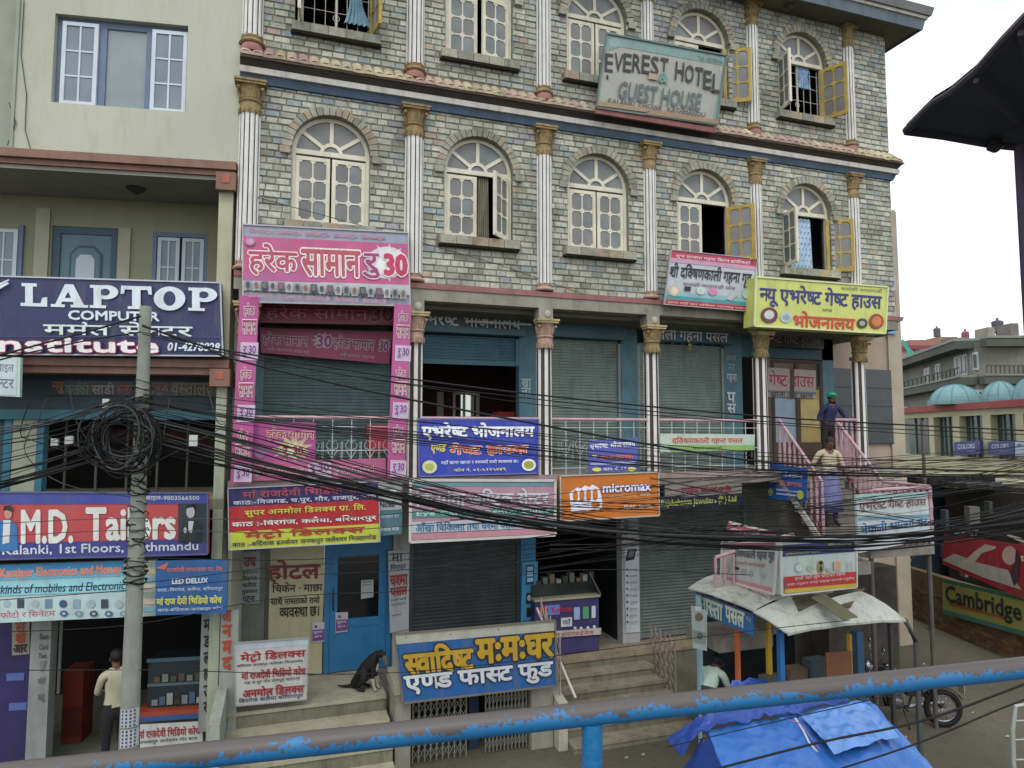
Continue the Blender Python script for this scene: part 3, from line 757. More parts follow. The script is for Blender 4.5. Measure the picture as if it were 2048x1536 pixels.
mb(M('#9c958c', .8, name='poster_paper')).box(P(874, 800, 3.38).x, P(887, 800, 3.38).x, 3.37, 3.385, 3.7, 4.75).build('wall_poster', hotel)
# doorway and glazed doors on the right
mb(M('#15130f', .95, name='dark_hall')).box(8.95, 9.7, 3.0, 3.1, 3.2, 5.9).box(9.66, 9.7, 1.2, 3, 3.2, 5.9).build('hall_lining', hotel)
dr = mb(M('#4c3b30', .7, .2, name='brown_wood'))
x0, x1 = 9.7, 10.98; xm = (x0 + x1) / 2
dr.box(x0, x0 + .05, 1.04, 1.1, 3.2, 5.42).box(x1 - .05, x1, 1.04, 1.1, 3.2, 5.42).box(xm - .05, xm + .05, 1.04, 1.1, 3.2, 5.42).box(x0 + .05, x1 - .05, 1.045, 1.1, 4.82, 4.88).box(x0 + .05, x1 - .05, 1.045, 1.1, 3.2, 3.7).box(x0 + .05, x1 - .05, 1.045, 1.1, 5.36, 5.42)
d_ = dr.build('double_door', hotel)
mb(M('#8b9fae', .4, .1, name='frosted_pane')).box(x0 + .05, xm - .05, 1.07, 1.08, 3.7, 4.82).build('door_pane', d_)
mb(M('#a8935a', .6, .15, 5, name='paper_pane')).box(xm + .05, x1 - .05, 1.07, 1.08, 3.7, 4.82).build('door_pane', d_)
mb(M('#b9a36a', .6, .15, 5, name='paper_pane')).box(xm + .08, x1 - .08, 1.062, 1.069, 4.0, 4.6).build('taped_paper', d_)
mb(tealh).box(8.95, 11.3, Y1 - .06, Y1 + .12, 5.45, 5.9).build('lintel_wall', hotel)
# header boxes over the first floor shops
def hbox(px0, py0, px1, py1, y, label, items, bgc='#33565f', depth=.3):
    a = P(px0, py0, y); b = P(px1, py1, y)
    return a, b
ID = lambda y: (lambda x, z: P(x, z, y))
def hotel_sign(label, pq, y, bgc, items, **kw): return sign(kw.pop('name', 'shop_sign'), label, pq, ID(y), bgc, items, **kw)
hotel_sign('dim teal header board with raised white script above the half open shutter', [(812, 603), (1052, 622), (1052, 672), (812, 660)], .85, '#3b616b',
           [('t', 'एभरेष्ट भोजनालय', 836, 612, 1042, 655, '#c9ced0', .03, '#20343a')], th=.3)
hotel_sign('plain dark teal header box above the shutter right of the half open one', [(1108, 622), (1252, 632), (1252, 680), (1108, 672)], .85, '#2f5560',
           [('t', 'एभरेष्ट', 1160, 640, 1190, 646, '#6d8288', .0)], th=.3)
hotel_sign('dim teal header board with white letters hung with a wire garland', [(1300, 636), (1470, 646), (1468, 688), (1300, 680)], .85, '#36606f',
           [('t', 'काली गहना पसल', 1304, 652, 1456, 681, '#c5cacb', .03, '#22383f')], th=.3)
hotel_sign('blackish header board with faded letters under the yellow board', [(1538, 655), (1648, 664), (1648, 698), (1538, 692)], .85, '#23221f',
           [('t', 'ष्ट गेष्ट हाउस', 1545, 664, 1640, 688, '#77736a', .02)], th=.2)
g = mb(M('#6d6a5e', .7, name='garland_wire'))
for k in range(6):
    a = P(1325 + k * 20, 684 + k, .8); b = P(1345 + k * 20, 685 + k, .8); g.tube([a, (a + b) / 2 - Vector((0, 0, .13)), b], .006, 4)
g.build('wire_garland', None, 'thin wire garland hanging in loops under the teal header board', 'garland')
mb(M('#a0945a', .6, name='brass')).ball(P(1379, 690, .8), .035, 6, 4).ball(P(1379, 698, .8), .03, 6, 4).build('pendant', None, 'small yellowish pendant hanging before the right hand shutter', 'pendant')
# wall lettering on jambs and tube lights
def decal(parent, pq, fn, items): prints(Surf(pq, fn), items, parent, d0=.004)
decal(hotel, [(1449, 700), (1480, 702), (1480, 838), (1449, 838)], ID(1.03), [('t', 'हाम्रो', 1452, 708, 1472, 722, '#8fa0a5', .01), ('t', 'मा', 1456, 728, 1470, 742, '#8fa0a5', .01), ('t', 'गहना', 1453, 748, 1473, 766, '#b3bcbd', .02), ('t', 'प', 1454, 785, 1470, 805, '#c3c8c8', .03), ('t', 'स', 1454, 808, 1471, 826, '#c3c8c8', .03)])
decal(hotel, [(1036, 700), (1072, 702), (1072, 838), (1036, 838)], ID(1.03), [('t', 'खा', 1043, 758, 1062, 774, '#9fb4ba', .03), ('t', 'ना', 1043, 776, 1062, 790, '#9fb4ba', .03)])
decal(d_, [(9.74, 0), (10, 0), (10, 1), (9.74, 1)], lambda u, v: Vector((u, 1.04, v)), []) if False else None
sg = sign('door_notice', 'pink lettered white paper notice on the glazed doors under the dark header', [(1536, 735), (1632, 741), (1632, 797), (1536, 793)], ID(1.02), '#a3948f',
     [('t', 'गेष्ट हाउस', 1538, 740, 1628, 776, '#93364c', .04, '#c6b0ac'), ('r', 1536, 780, 1632, 785, '#566b6e'), ('t', 'खाजा तथा खाना', 1540, 784, 1626, 793, '#3c3a3a', .02), ('r', 1580, 735, 1588, 797, '#3d2f27')], th=.01)
for x, z in ((3.0, 5.72), (7.35, 5.86)):
    t_ = P(850, 640, .6); mb(M('#a9aba6', .4, name='tube_glass')).tube([(x, .6, z + .08), (x + 1.2, .6, z + .08)], .018, 8).build('tube_light', hotel)

# balcony railing, one panel per bay
ip = M('#b08f98', .5, .12, 5, stain=.4, stainc='#7d5f62', name='pink_iron'); iw = M('#a6aaa8', .55, .12, 5, stain=.35, stainc='#6d6a64', name='pale_iron')
def scroll_panel(x0, x1, y=-.02):
    r = mb(ip).tube([(x0, y, 4.12), (x1, y, 4.12)], .026, 8).build('balcony_rail', hotel, smooth=True)
    n = max(2, int(round((x1 - x0) / .27)))
    for zz in (3.98, 3.62, 3.3): mb(iw).tube([(x0, y, zz - .0), (x1, y, zz)], .007, 5).build('cross_bar', r)
    for i in range(n + 1):
        x = x0 + (x1 - x0) * i / n
        b = mb(iw).tube([(x, y, 3.2), (x, y, 4.1)], .009, 5)
        if 0 < i < n:
            for s in (-1, 1):
                b.tube([(x, y, 3.5), (x + s * .05, y, 3.58), (x + s * .085, y, 3.7), (x + s * .05, y, 3.78), (x, y, 3.74)], .006, 4)
                b.tube([(x, y, 3.62), (x + s * .06, y, 3.66), (x + s * .07, y, 3.6)], .006, 4)
                b.tube([(x + s * .13, y, 3.44), (x + s * .13, y, 3.76)], .005, 4)
        b.build('baluster', r)
for a, b in zip(CLX[:-2], CLX[1:-1]): scroll_panel(a + .12, b - .12)
# ------------------------------------------------------------------ stairs with pink rails
st = thing('outdoor_staircase', 'concrete outdoor staircase with pink balustrade climbing to the hotel balcony', 'staircase', (9.6, -1, -.9))
cs = M('#77736a', .9, .2, 4, bump=.3, stain=.5, stainc='#4a463c', name='stair_concrete')
XA, XB = 8.95, 10.3
nst = 6
for i in range(nst):
    z = 3.19 - (i + 1) * (1.14 / nst); y0 = -i * .18
    mb(cs).box(XA, XB, y0 - .18, y0 - .001, z - .16, z).build('step', st)
mb(cs).box(XA, XB + .0, -2.05, -1.085, 1.9, 2.05).build('landing', st)
for x in (XA + .08, XB - .05): mb(M('#4f4a48', .7, .2, name='iron_prop')).tube([(x, -1.98, -.9), (x, -1.98, 1.9)], .035, 8).build('prop', st)
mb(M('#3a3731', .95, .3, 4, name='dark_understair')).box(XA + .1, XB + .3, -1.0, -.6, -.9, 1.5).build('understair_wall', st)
mb(M('#57534b', .9, .2, name='dark_render')).box(XA, XB, -.12, -.02, -.9, 2.9).build('stair_wall', st)
for i in range(5):
    z = 2.05 - (i + 1) * .19; x = XA - i * .38
    mb(cs).box(x - .38, x - .001, -2.05, -1.2, z - .2, z).build('step', st)
mb(cs).box(6.1, 7.04, -2.05, -1.2, .72, .91).build('landing', st)
pk = M('#a98a92', .5, .1, 6, stain=.4, stainc='#7c5b5f', name='pink_rail_paint'); mar = M('#5a2e36', .6, .2, name='maroon_paint')
def rail(a, b, h=.95, n=8, posts=True, mat=pk):
    a = Vector(a); b = Vector(b); up = Vector((0, 0, h))
    r = mb(mat).tube([a + up, b + up], .028, 8).build('handrail', st, smooth=True)
    for i in range(n + 1):
        p = a.lerp(b, i / n)
        m = mb(mat).lathe(p, [(.016, 0), (.026, .06), (.02, .1), (.03, .3), (.022, .5), (.03, h - .32), (.018, h - .2), (.028, h - .12), (.018, h)], 8).build('baluster', r, smooth=True)
    mb(mar).beam(a + Vector((0, 0, .1)), b + Vector((0, 0, .1)), .03, .05).build('bottom_rail', r)
    return r
rail((XA, -.02, 3.19), (XA, -1.06, 2.1), n=8); rail((XB, -.02, 3.19), (XB, -1.06, 2.08), n=10); rail((XB, -1.08, 2.07), (XB, -2.02, 2.05), n=8)
rail((XA + .1, -2.02, 2.05), (XB - .03, -2.02, 2.05), n=9, h=.93)
rail((7.5, -2.0, 1.5), (6.1, -2.0, 1.22), n=9, h=.85)
r = rail((XB + .02, 0, 3.19), (10.82, 0, 3.19), h=.96, n=4)
mb(M('#b7b2a6', .7, .1, 3, stain=.3, name='stringer_paint')).beam((XA - .03, -.02, 3.05), (XA - .03, -1.1, 1.96), .04, .1).build('stringer', st)

# ------------------------------------------------------------------ ground floor of the hotel
Yg = 1.1
mb(M('#6d6f66', .9, .2, 3, stain=.6, stainc='#3e4039', name='ground_wall')).box(XL, 11.95, Yg + .12, Yg + .3, 2.2, 2.97).box(8.95, 11.95, Yg, Yg + .12, -.9, 2.97).box(XL, -.14, Yg - .02, Yg + .12, -.6, 2.97).build('ground_floor_wall', hotel)
mb(M('#b3ad8c', .8, .08, 2, stain=.3, stainc='#857f63', name='cream_painted_wall')).box(-.07, .76, Yg - .02, Yg + .1, 0.02, 2.2).build('painted_panel', hotel)
decal(hotel, [(525, 1135), (648, 1133), (645, 1260), (525, 1268)], ID(Yg - .022), [('t', 'होटल', 535, 1120, 640, 1165, '#7a2a1d', .05), ('t', 'चिकेन · माछा', 545, 1166, 645, 1186, '#23221d', .035), ('t', 'साथै नास्ताको राम्रो', 542, 1195, 640, 1211, '#23221d', .03), ('t', 'व्यवस्था छ।', 560, 1217, 638, 1236, '#23221d', .035)])
# blue wooden door
x0, x1 = .78, 1.86
d = mb(bluep); y = Yg
d.box(x0, x0 + .08, y - .04, y + .05, 0, 2.2).box(x1 - .08, x1, y - .04, y + .05, 0, 2.2).box(x0 + .08, x1 - .08, y - .04, y + .05, 1.95, 2.2)
door = d.build('door_frame', hotel)
l = mb(bluep); a, b = x0 + .085, x1 - .085
l.box(a, a + .12, y - .03, y + .02, .02, 1.94).box(b - .12, b, y - .03, y + .02, .02, 1.94).box(a + .12, b - .12, y - .03, y + .02, .02, .2).box(a + .12, b - .12, y - .03, y + .02, .72, .85).box(a + .12, b - .12, y - .03, y + .02, 1.86, 1.94).box(a + .12, b - .12, y - .01, y + .01, .2, .72)
l.build('door_leaf', door)
mb(M('#17191a', .12, .2, spec=.6, name='dark_glass')).box(a + .12, b - .12, y - .005, y + .005, .85, 1.86).build('door_pane', door)
mb(M('#22201e', .4, name='handle_metal')).tube([(a + .06, y - .04, 1.0), (a + .05, y - .08, 1.05), (a + .05, y - .08, 1.3), (a + .06, y - .04, 1.35)], .012, 6).build('handle', door)
for px, py, w, h, nm in ((722, 1160, 25, 38, 'white paper sheet taped high on the dark glass of the blue door'), ):
    sign('paper_notice', nm, [(px, py), (px + w, py - 1), (px + w, py + h - 4), (px, py + h)], ID(Yg - .04), '#9da3a0', [('r', px + 2, py + 3, px + w - 3, py + 5, '#55585a'), ('r', px + 2, py + 9, px + w - 6, py + 11, '#6b6d70')], th=.004)
for px, py, lab in ((671, 1225, 'white and purple leaflet on the glass of the blue door'), (624, 1245, 'white and purple leaflet on the painted wall left of the blue door')):
    sign('leaflet', lab, [(px, py), (px + 25, py - 1), (px + 24, py + 38), (px, py + 41)], ID(Yg - .045), '#b9b6bd',
         [('r', px + 1, py + 15, px + 24, py + 38, '#6d4380'), ('t', 'सूचना', px + 3, py + 18, px + 21, py + 24, '#d6cfe0', .02), ('t', 'यहाँ छ', px + 4, py + 26, px + 20, py + 31, '#d6cfe0', .02), ('e', px + 8, py + 8, 3, 3, '#5a4468')], th=.004)
for a, b, mt, nm in ((1.88, 2.15, M('#9fa09c', .75, .1, 3, stain=.4, name='white_pillar'), 'pillar'), (4.14, 4.42, bluep, 'pillar'), (6.14, 6.5, M('#9d9f9f', .75, .1, 3, stain=.4, name='white_pillar'), 'pillar')):
    mb(mt).box(a, b, Yg - .12, Yg + .1, 0, 2.95).build(nm, hotel)
shutter(hotel, 2.22, 4.1, Yg, 0.03, 2.6, M('#44494b', .5, .2, 3, metal=.25, stain=.4, stainc='#2c3234', name='shutter_black'), .06)
shutter(hotel, 6.56, 8.92, Yg, 0.03, 2.6, M('#6c7673', .5, .2, 3, metal=.25, stain=.5, stainc='#4a5250', name='shutter_slate'), .06)
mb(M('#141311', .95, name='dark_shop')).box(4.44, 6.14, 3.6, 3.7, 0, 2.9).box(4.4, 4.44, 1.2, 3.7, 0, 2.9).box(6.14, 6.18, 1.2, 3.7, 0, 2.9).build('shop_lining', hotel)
mb(tealp).box(-.14, 1.88, Yg - .05, Yg + .11, 2.205, 2.9).box(4.42, 6.14, Yg - .1, Yg + .1, 2.3, 2.9).build('shop_header', hotel)
mb(cs).box(XL, 11.95, 1.09, 6, -.9, -.0).build('shop_floor', hotel)
# pillar notices
def pillar_notice(label, pq, y, bgc, items): return sign('pillar_poster', label, pq, ID(y), bgc, items, th=.01)
pillar_notice('white pillar poster with black and red shop lettering right of the blue door', [(776, 1102), (817, 1099), (818, 1258), (780, 1266)], Yg - .14, '#9fa2a4',
    [('t', 'मा', 783, 1108, 806, 1126, '#33343a', .03), ('t', 'विद्युत', 781, 1130, 812, 1145, '#2c3a5f', .03), ('t', 'चश्मा', 780, 1155, 815, 1176, '#8f2a26', .05), ('t', 'पसल', 781, 1180, 814, 1196, '#8f2a26', .05),
     ('t', 'यहाँ सबै', 782, 1201, 813, 1207, '#53565c', .01), ('t', '९८४१३२५', 784, 1210, 812, 1216, '#53565c', .01), ('r', 784, 1232, 802, 1234, '#6b6d72')])
pillar_notice('grey and white lettered poster on the wall left of the painted panel', [(481, 1104), (520, 1102), (519, 1206), (482, 1209)], Yg - .05, '#8f9493',
    [('t', 'उप्र', 488, 1116, 512, 1134, '#7d2a2a', .05), ('t', 'सर्वोत्तम', 484, 1142, 516, 1150, '#393c40', .02), ('t', 'विरगंज', 485, 1153, 514, 1163, '#26272c', .03), ('t', 'कलैया', 485, 1166, 513, 1176, '#26272c', .03), ('t', 'मुजफ्फर', 484, 1182, 515, 1191, '#26272c', .03), ('t', 'पटना', 486, 1194, 510, 1204, '#26272c', .03)])
pillar_notice('blue pillar poster with a mobile phone picture and small product shots', [(1045, 1125), (1076, 1123), (1073, 1238), (1042, 1242)], Yg - .14, '#3d86ab',
    [('r', 1052, 1130, 1068, 1170, '#16395a'), ('r', 1054, 1134, 1066, 1142, '#8fb9d4'), ('r', 1054, 1145, 1066, 1153, '#8fb9d4'), ('r', 1054, 1156, 1066, 1164, '#8fb9d4'), ('r', 1052, 1186, 1064, 1208, '#1c2540'), ('r', 1053, 1216, 1064, 1234, '#15171d'), ('e', 1058, 1196, 4, 6, '#a9adb5')])
pillar_notice('long white price list poster with a phone picture beside the slate shutter', [(1249, 1096), (1278, 1095), (1280, 1264), (1252, 1266)], Yg - .14, '#b2bac0',
    [('p', [(1256, 1098), (1273, 1097), (1268, 1120), (1250, 1123)], '#22252b'), ('p', [(1259, 1101), (1269, 1101), (1265, 1115), (1255, 1116)], '#6d7686')] + [('r', 1252.5, 1138 + k * 13, 1255.5, 1142 + k * 13, '#2b2e36') for k in range(9)] + [('r', 1259, 1139 + k * 13, 1274, 1141 + k * 13, '#8b929a') for k in range(9)])
pillar_notice('small grey picture poster above the price list', [(1242, 1040), (1276, 1036), (1276, 1060), (1242, 1064)], Yg - .3, '#8d929a', [('e', 1252, 1050, 7, 8, '#4a4f58')])

# mobile shop counter
ct = thing('shop_counter', 'glass topped mobile phone counter with purple printed front in the dark open shop', 'counter', (5.1, .85, 0))
a = P(1072, 1203, .7); b = P(1200, 1200, .7)
cx0, cx1 = a.x, b.x
mb(M('#3b3760', .5, .15, name='counter_front')).box(cx0, cx1, .75, 1.2, .02, .95).build('cabinet', ct)
mb(M('#a0987f', .6, name='wood_edge')).box(cx0 - .02, cx1 + .02, .72, 1.22, .952, .99).build('counter_edge', ct)
mb(M('#2a3230', .15, .3, spec=.6, name='case_glass')).box(cx0, cx1, .9, 1.2, .992, 1.2).build('display_case', ct)
mb(M('#4a4d48', .3, name='case_glass_side')).slab([(cx1 - .1, .9, 1.35), (cx1 + .03, .7, 1.0), (cx1 + .03, 1.2, 1.0), (cx1 - .1, 1.2, 1.35)], .015).build('glass_side', ct)
for k in range(9):
    x = cx0 + .1 + k * .13; mb(M(('#3a3f3c', '#5d6a5f', '#6a5b45', '#8d8f88')[k % 4], .5, name='goods')).box(x, x + .09, .95, 1.1, 1.201, 1.26 + .05 * (k % 3)).build('phone_box', ct)
S_ = Surf([(1074, 1210), (1202, 1200), (1201, 1268), (1076, 1277)], ID(.74))
prints(S_, [('r', 1080, 1212, 1118, 1232, '#5e7fc0'), ('e', 1086, 1221, 9, 10, '#a92c33'), ('t', 'Karbonn', 1103, 1214, 1142, 1226, '#b02b4a', .03), ('r', 1146, 1215, 1158, 1240, '#93a6c9'), ('r', 1164, 1214, 1176, 1238, '#4f9a6b'), ('r', 1182, 1212, 1190, 1236, '#c5c9d6'),
            ('r', 1120, 1236, 1142, 1254, '#c9ccd0'), ('t', 'नयाँ', 1123, 1238, 1139, 1250, '#3a3f55', .03), ('e', 1148, 1256, 3, 3, '#c9ccd6'), ('e', 1160, 1256, 3, 3, '#c9ccd6'), ('e', 1174, 1255, 3, 3, '#c9ccd6'), ('e', 1187, 1253, 3, 3, '#c9ccd6'),
            ('r', 1076, 1264, 1201, 1277, '#b1a8a3'), ('t', 'सरल इन्टरप्राईजेज', 1092, 1265, 1185, 1275, '#8f2f35', .02)], ct)

# ------------------------------------------------------------------ platforms and steps in front
ter = thing('terrace_steps', 'pale concrete terrace with broad steps down to the street before the blue door', 'steps', (.6, -.4, -.9))
pc = M('#97947f', .9, .15, 3, bump=.35, stain=.5, stainc='#6a6758', name='pale_concrete')
rs = M('#6f6c5a', .95, .2, 3, bump=.4, bscale=20, stain=.7, stainc='#403d31', name='shaded_stained_riser')  # base tone darkened to paint step shade onto the risers, with stains over it
for k in range(4):
    e = 1.08 if k == 0 else -.12 - .34 * (k - 1) + .018
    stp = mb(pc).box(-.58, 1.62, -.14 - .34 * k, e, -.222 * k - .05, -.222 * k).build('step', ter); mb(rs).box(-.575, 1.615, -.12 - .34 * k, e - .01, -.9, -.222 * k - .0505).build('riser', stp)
mb(M('#8d9589', .9, .15, 3, stain=.4, name='grey_green_render')).box(-.72, -.585, -1.4, 1.0, -.9, .35).build('side_wall', ter)
mb(pc).box(-.58, -.4, -1.5, -1.2, -.9, -.3).build('newel_block', ter)
ste = thing('street_steps', 'weathered brown stained concrete steps rising to the mobile phone shop', 'steps', (5.5, -.2, -.9))
bs = M('#7f7a68', .9, .22, 3, bump=.5, bscale=30, stain=.75, stainc='#5b4433', name='stained_concrete')
for k in range(6):
    e = 1.06 if k == 0 else .45 - .28 * (k - 1) + .018; x_ = 8.6 if k == 0 else 6.25 + .05 * k
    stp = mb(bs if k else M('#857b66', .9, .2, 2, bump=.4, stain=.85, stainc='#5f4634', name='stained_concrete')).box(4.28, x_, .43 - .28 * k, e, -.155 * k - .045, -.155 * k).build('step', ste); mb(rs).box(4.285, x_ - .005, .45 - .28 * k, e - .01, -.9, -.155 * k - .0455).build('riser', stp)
mb(M('#a5a392', .85, .12, 3, stain=.4, name='pale_render')).add([Vector(p) for p in ((4.12, -.78, -.9), (4.27, -.78, -.9), (4.27, .2, -.9), (4.12, .2, -.9), (4.12, -.78, -.2), (4.27, -.78, -.2), (4.27, .2, .05), (4.12, .2, .05))], [(0, 1, 5, 4), (1, 2, 6, 5), (2, 3, 7, 6), (3, 0, 4, 7), (4, 5, 6, 7)]).build('cheek_wall', ste)
# folding gate of the basement snack bar under its painted sign
gt = thing('folding_gate', 'collapsible grey steel lattice gate of the basement snack room under the blue painted sign', 'gate', (2.9, -.55, -.9))
gy = -.5; gs = M('#77776f', .5, .15, metal=.3, stain=.4, name='gate_steel')
def lattice(x0, x1, z0, z1, n, parent, y):
    for i in range(n + 1):
        x = x0 + (x1 - x0) * i / n; mb(gs).beam((x, y, z0), (x, y, z1), .018, .018).build('upright', parent)
    m = mb(gs); dx = (x1 - x0) / n; dz = .16; z = z0 + .05
    while z < z1 - dz:
        for i in range(n):
            x = x0 + dx * i; m.beam((x, y - .012, z), (x + dx, y - .012, z + dz), .01, .004, up=(0, 1, 0)); m.beam((x, y + .012, z + dz), (x + dx, y + .012, z), .01, .004, up=(0, 1, 0))
        z += dz
    m.build('lattice', parent, kind='stuff')
lattice(1.95, 2.75, -.88, .15, 9, gt, gy); lattice(3.05, 3.7, -.88, .15, 11, gt, gy)
mb(M('#1f2f45', .7, name='blue_cloth')).box(2.85, 3.0, -.3, -.2, -.9, .1).build('gate_post', gt)
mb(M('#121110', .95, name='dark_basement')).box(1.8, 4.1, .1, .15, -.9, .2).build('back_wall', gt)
mb(conc).box(1.68, 1.9, -.6, .15, -.9, .15).build('jamb', gt); mb(conc).box(3.75, 4.1, -.6, .15, -.9, .1).build('jamb', gt)
mb(pc).box(1.66, 4.1, -.62, .18, .152, .3).build('cover_slab', gt)
for px, lab in ((1135, 'left'), (1375, 'right')):
    g2 = thing('folding_gate', 'short section of open pinkish lattice gate at the %s edge of the stained street steps' % lab, 'gate', P(px, 1380, -.5), 'small lattice gates beside the street steps')
    x = P(px, 1300, -.5).x
    if lab == 'left':
        m = mb(M('#a89a90', .6, .15, stain=.4, name='old_rail_paint')); 
        for k in range(5): mb(M('#a08f88', .6, .15, stain=.4, name='old_rail_paint')).beam((4.22, -.6 + .2 * k, -.3 + .1 * k), (4.22, -.6 + .2 * k, .75 + .1 * k), .02, .02).build('upright', g2)
        mm = mb(M('#a08f88', .6, .15, stain=.4, name='old_rail_paint'))
        for k in range(4):
            for j in range(5):
                y0 = -.6 + .2 * k; z0 = -.3 + .1 * k + .2 * j; mm.beam((4.22, y0, z0), (4.22, y0 + .2, z0 + .3), .012, .006); mm.beam((4.235, y0, z0 + .2), (4.235, y0 + .2, z0 + .1), .012, .006)
        mm.build('lattice', g2, kind='stuff')
        mb(M('#bdb6ae', .5, name='pale_rail')).tube([PG(1117, 1240, .55) * 0 + Vector((4.2, .35, .95)), Vector((4.35, -.9, -.1))], .02, 6).build('sloping_rail', g2)
    else:
        for k in range(6): mb(M('#8f7f79', .6, .15, stain=.4, name='old_rail_paint')).beam((6.45, .5 - .16 * k, -.9), (6.45, .5 - .16 * k, .45), .02, .02).build('upright', g2)
        mm = mb(M('#8f7f79', .6, .15, stain=.4, name='old_rail_paint'))
        for k in range(5):
            for j in range(6):
                y0 = .5 - .16 * k; z0 = -.85 + .2 * j; mm.beam((6.45, y0, z0), (6.45, y0 - .16, z0 + .2), .012, .006); mm.beam((6.46, y0 - .16, z0), (6.46, y0, z0 + .2), .012, .006)
        mm.build('lattice', g2, kind='stuff')
# beige building beyond the stairs
bb = thing('beige_building', 'plain beige rendered building with dark window panels right behind the stair column', 'building', (13, 3, -.9))
bge = M('#9a8b7c', .85, .08, 2, stain=.25, stainc='#7c7064', name='beige_render')
bx1 = P(1801, 700, 1.6).x; mb(bge).box(11.36, bx1, 1.6, 9, -.9, 9.2).build('wall', bb)
mb(M('#a09684', .85, .1, name='pale_pilaster')).box(bx1 - .42, bx1 - .02, 1.55, 1.598, -.9, 9.15).build('corner_pilaster', bb)
for a, b in ((1662, 1708), (1730, 1783)):
    f = mb(M('#2c3338', .3, .2, 2, spec=.5, name='dark_panel')).box(P(a, 800, 1.56).x, P(b, 800, 1.56).x, 1.54, 1.598, 3.65, 5.35).build('window', bb)
    for k in range(4): mb(M('#242a2f', .4, name='panel_bar')).box(P(a, 800, 1.56).x, P(b, 800, 1.56).x, 1.53, 1.539, 3.65 + .42 * k, 3.68 + .42 * k).build('glazing_bar', f)
for k in range(5): mb(M('#877a6d', .9, .1, name='beige_joint')).box(11.4, bx1 - .45, 1.575, 1.598, 2.1 + .28 * k, 2.13 + .28 * k).build('render_joint', bb)

hotel_sign('narrow slanting red and white board under the upper stair flight', [(1458, 1042), (1552, 1064), (1552, 1078), (1452, 1066)], -1.1, '#8f4a52', [('p', [(1458, 1042), (1552, 1064), (1552, 1068), (1458, 1047)], '#b5b1ad'), ('t', 'गेष्ट हाउस', 1466, 1054, 1530, 1064, '#c0a9a5', .03)], th=.02)
# ------------------------------------------------------------------ left building
LB = thing('left_building', 'pale green plastered shop building with brown ledges at the left', 'building', LW(-2, 2, -.9))
green = M('#a9ab9b', .85, .08, .5, stain=.5, stainc='#95907d', name='green_plaster'); olive = M('#86886f', .85, .08, .9, stain=.2, stainc='#6d6c55', name='olive_plaster')
brown = M('#7d5f52', .75, .15, 4, stain=.5, stainc='#5a4a40', name='brown_paint'); LX = -6.5
def lbox(m, x0, x1, y0, y1, z0, z1): return m.box(x0, x1, y0, y1, z0, z1, LW)
TL_ = lambda a, b, c: LW(a, b, c)
# upper storey wall with window opening
wx0, wx1, wz0, wz1 = -2.53, -.73, 8.6, 9.92
m = mb(green); lbox(m, -2.98, wx0, 0, .3, 7.86, 13); lbox(m, wx1, .04, 0, .3, 7.86, 13); lbox(m, wx0, wx1, 0, .3, 7.86, wz0); lbox(m, wx0, wx1, 0, .3, wz1, 13); m.build('upper_wall', LB)
m = mb(M('#8d9186', .9, .1, name='neighbour_wall')); lbox(m, LX, -3.02, .1, .3, 7.86, 13); m.build('upper_wall', LB)
m = mb(M('#8a9488', .85, .1, name='pilaster_render')); lbox(m, -3.02, -2.98, -.03, .3, 7.86, 13); m.build('downpipe_strip', LB)
m = mb(green); lbox(m, -.02, .04, .3, 6, -.9, 13); m.build('party_wall', LB)
wfr = M('#5f6f86', .6, .1, name='blue_grey_frame'); wwh = M('#b9c3cc', .5, .08, name='white_sash')
m = mb(wfr); yw = .1
for a, b in ((wx0, wx0 + .09), (-1.99, -1.87), (-1.33, -1.22), (wx1 - .05, wx1)): lbox(m, a, b, yw, yw + .08, wz0, wz1)
lbox(m, wx0, wx1, yw + .005, yw + .075, wz1 - .1, wz1); lbox(m, wx0, wx1, yw + .005, yw + .075, wz0, wz0 + .04)
lw = m.build('window', LB)
def lcas(x0, x1, z0, z1, y, nx, nz, parent, mat=wwh, gl=M('#6f7c84', .25, .15, 2, name='grey_glass')):
    m = mb(mat); s = .055; lbox(m, x0, x0 + s, y, y + .04, z0, z1); lbox(m, x1 - s, x1, y, y + .04, z0, z1); lbox(m, x0 + s, x1 - s, y, y + .04, z0, z0 + s); lbox(m, x0 + s, x1 - s, y, y + .04, z1 - s, z1)
    for i in range(1, nx): c = x0 + s + (x1 - x0 - 2 * s) * i / nx; lbox(m, c - .012, c + .012, y + .005, y + .035, z0 + s, z1 - s)
    for j in range(1, nz): c = z0 + s + (z1 - z0 - 2 * s) * j / nz; lbox(m, x0 + s, x1 - s, y + .007, y + .033, c - .012, c + .012)
    m.build('sash', parent)
    for i in range(nx):
        for j in range(nz):
            a = x0 + s + (x1 - x0 - 2 * s) * i / nx; b = x0 + s + (x1 - x0 - 2 * s) * (i + 1) / nx; c = z0 + s + (z1 - z0 - 2 * s) * j / nz; d = z0 + s + (z1 - z0 - 2 * s) * (j + 1) / nz
            q = mb(gl); lbox(q, a, b, y + .018, y + .022, c, d); q.build('pane', parent)
lcas(wx0 + .08, -1.97, wz0 + .01, wz1 - .07, yw - .045, 2, 3, lw); lcas(-1.24, wx1 - .02, wz0 + .0, wz1 - .07, yw - .045, 2, 3, lw)
m = mb(M('#818c8e', .3, .1, 2, name='curtained_glass')); lbox(m, -1.87, -1.33, yw + .03, yw + .04, wz0 + .04, wz1 - .1); m.build('pane', lw)
m = mb(M('#8f958c', .9, .15, 5, name='net_curtain')); n = 30; vs = []
for i in range(n + 1):
    x = -1.86 + .52 * i / n; vs += [LW(x, .16 + .015 * math.sin(i * 1.7), wz0 + .03), LW(x, .16 + .015 * math.sin(i * 1.7 + .5), wz1 - .1)]
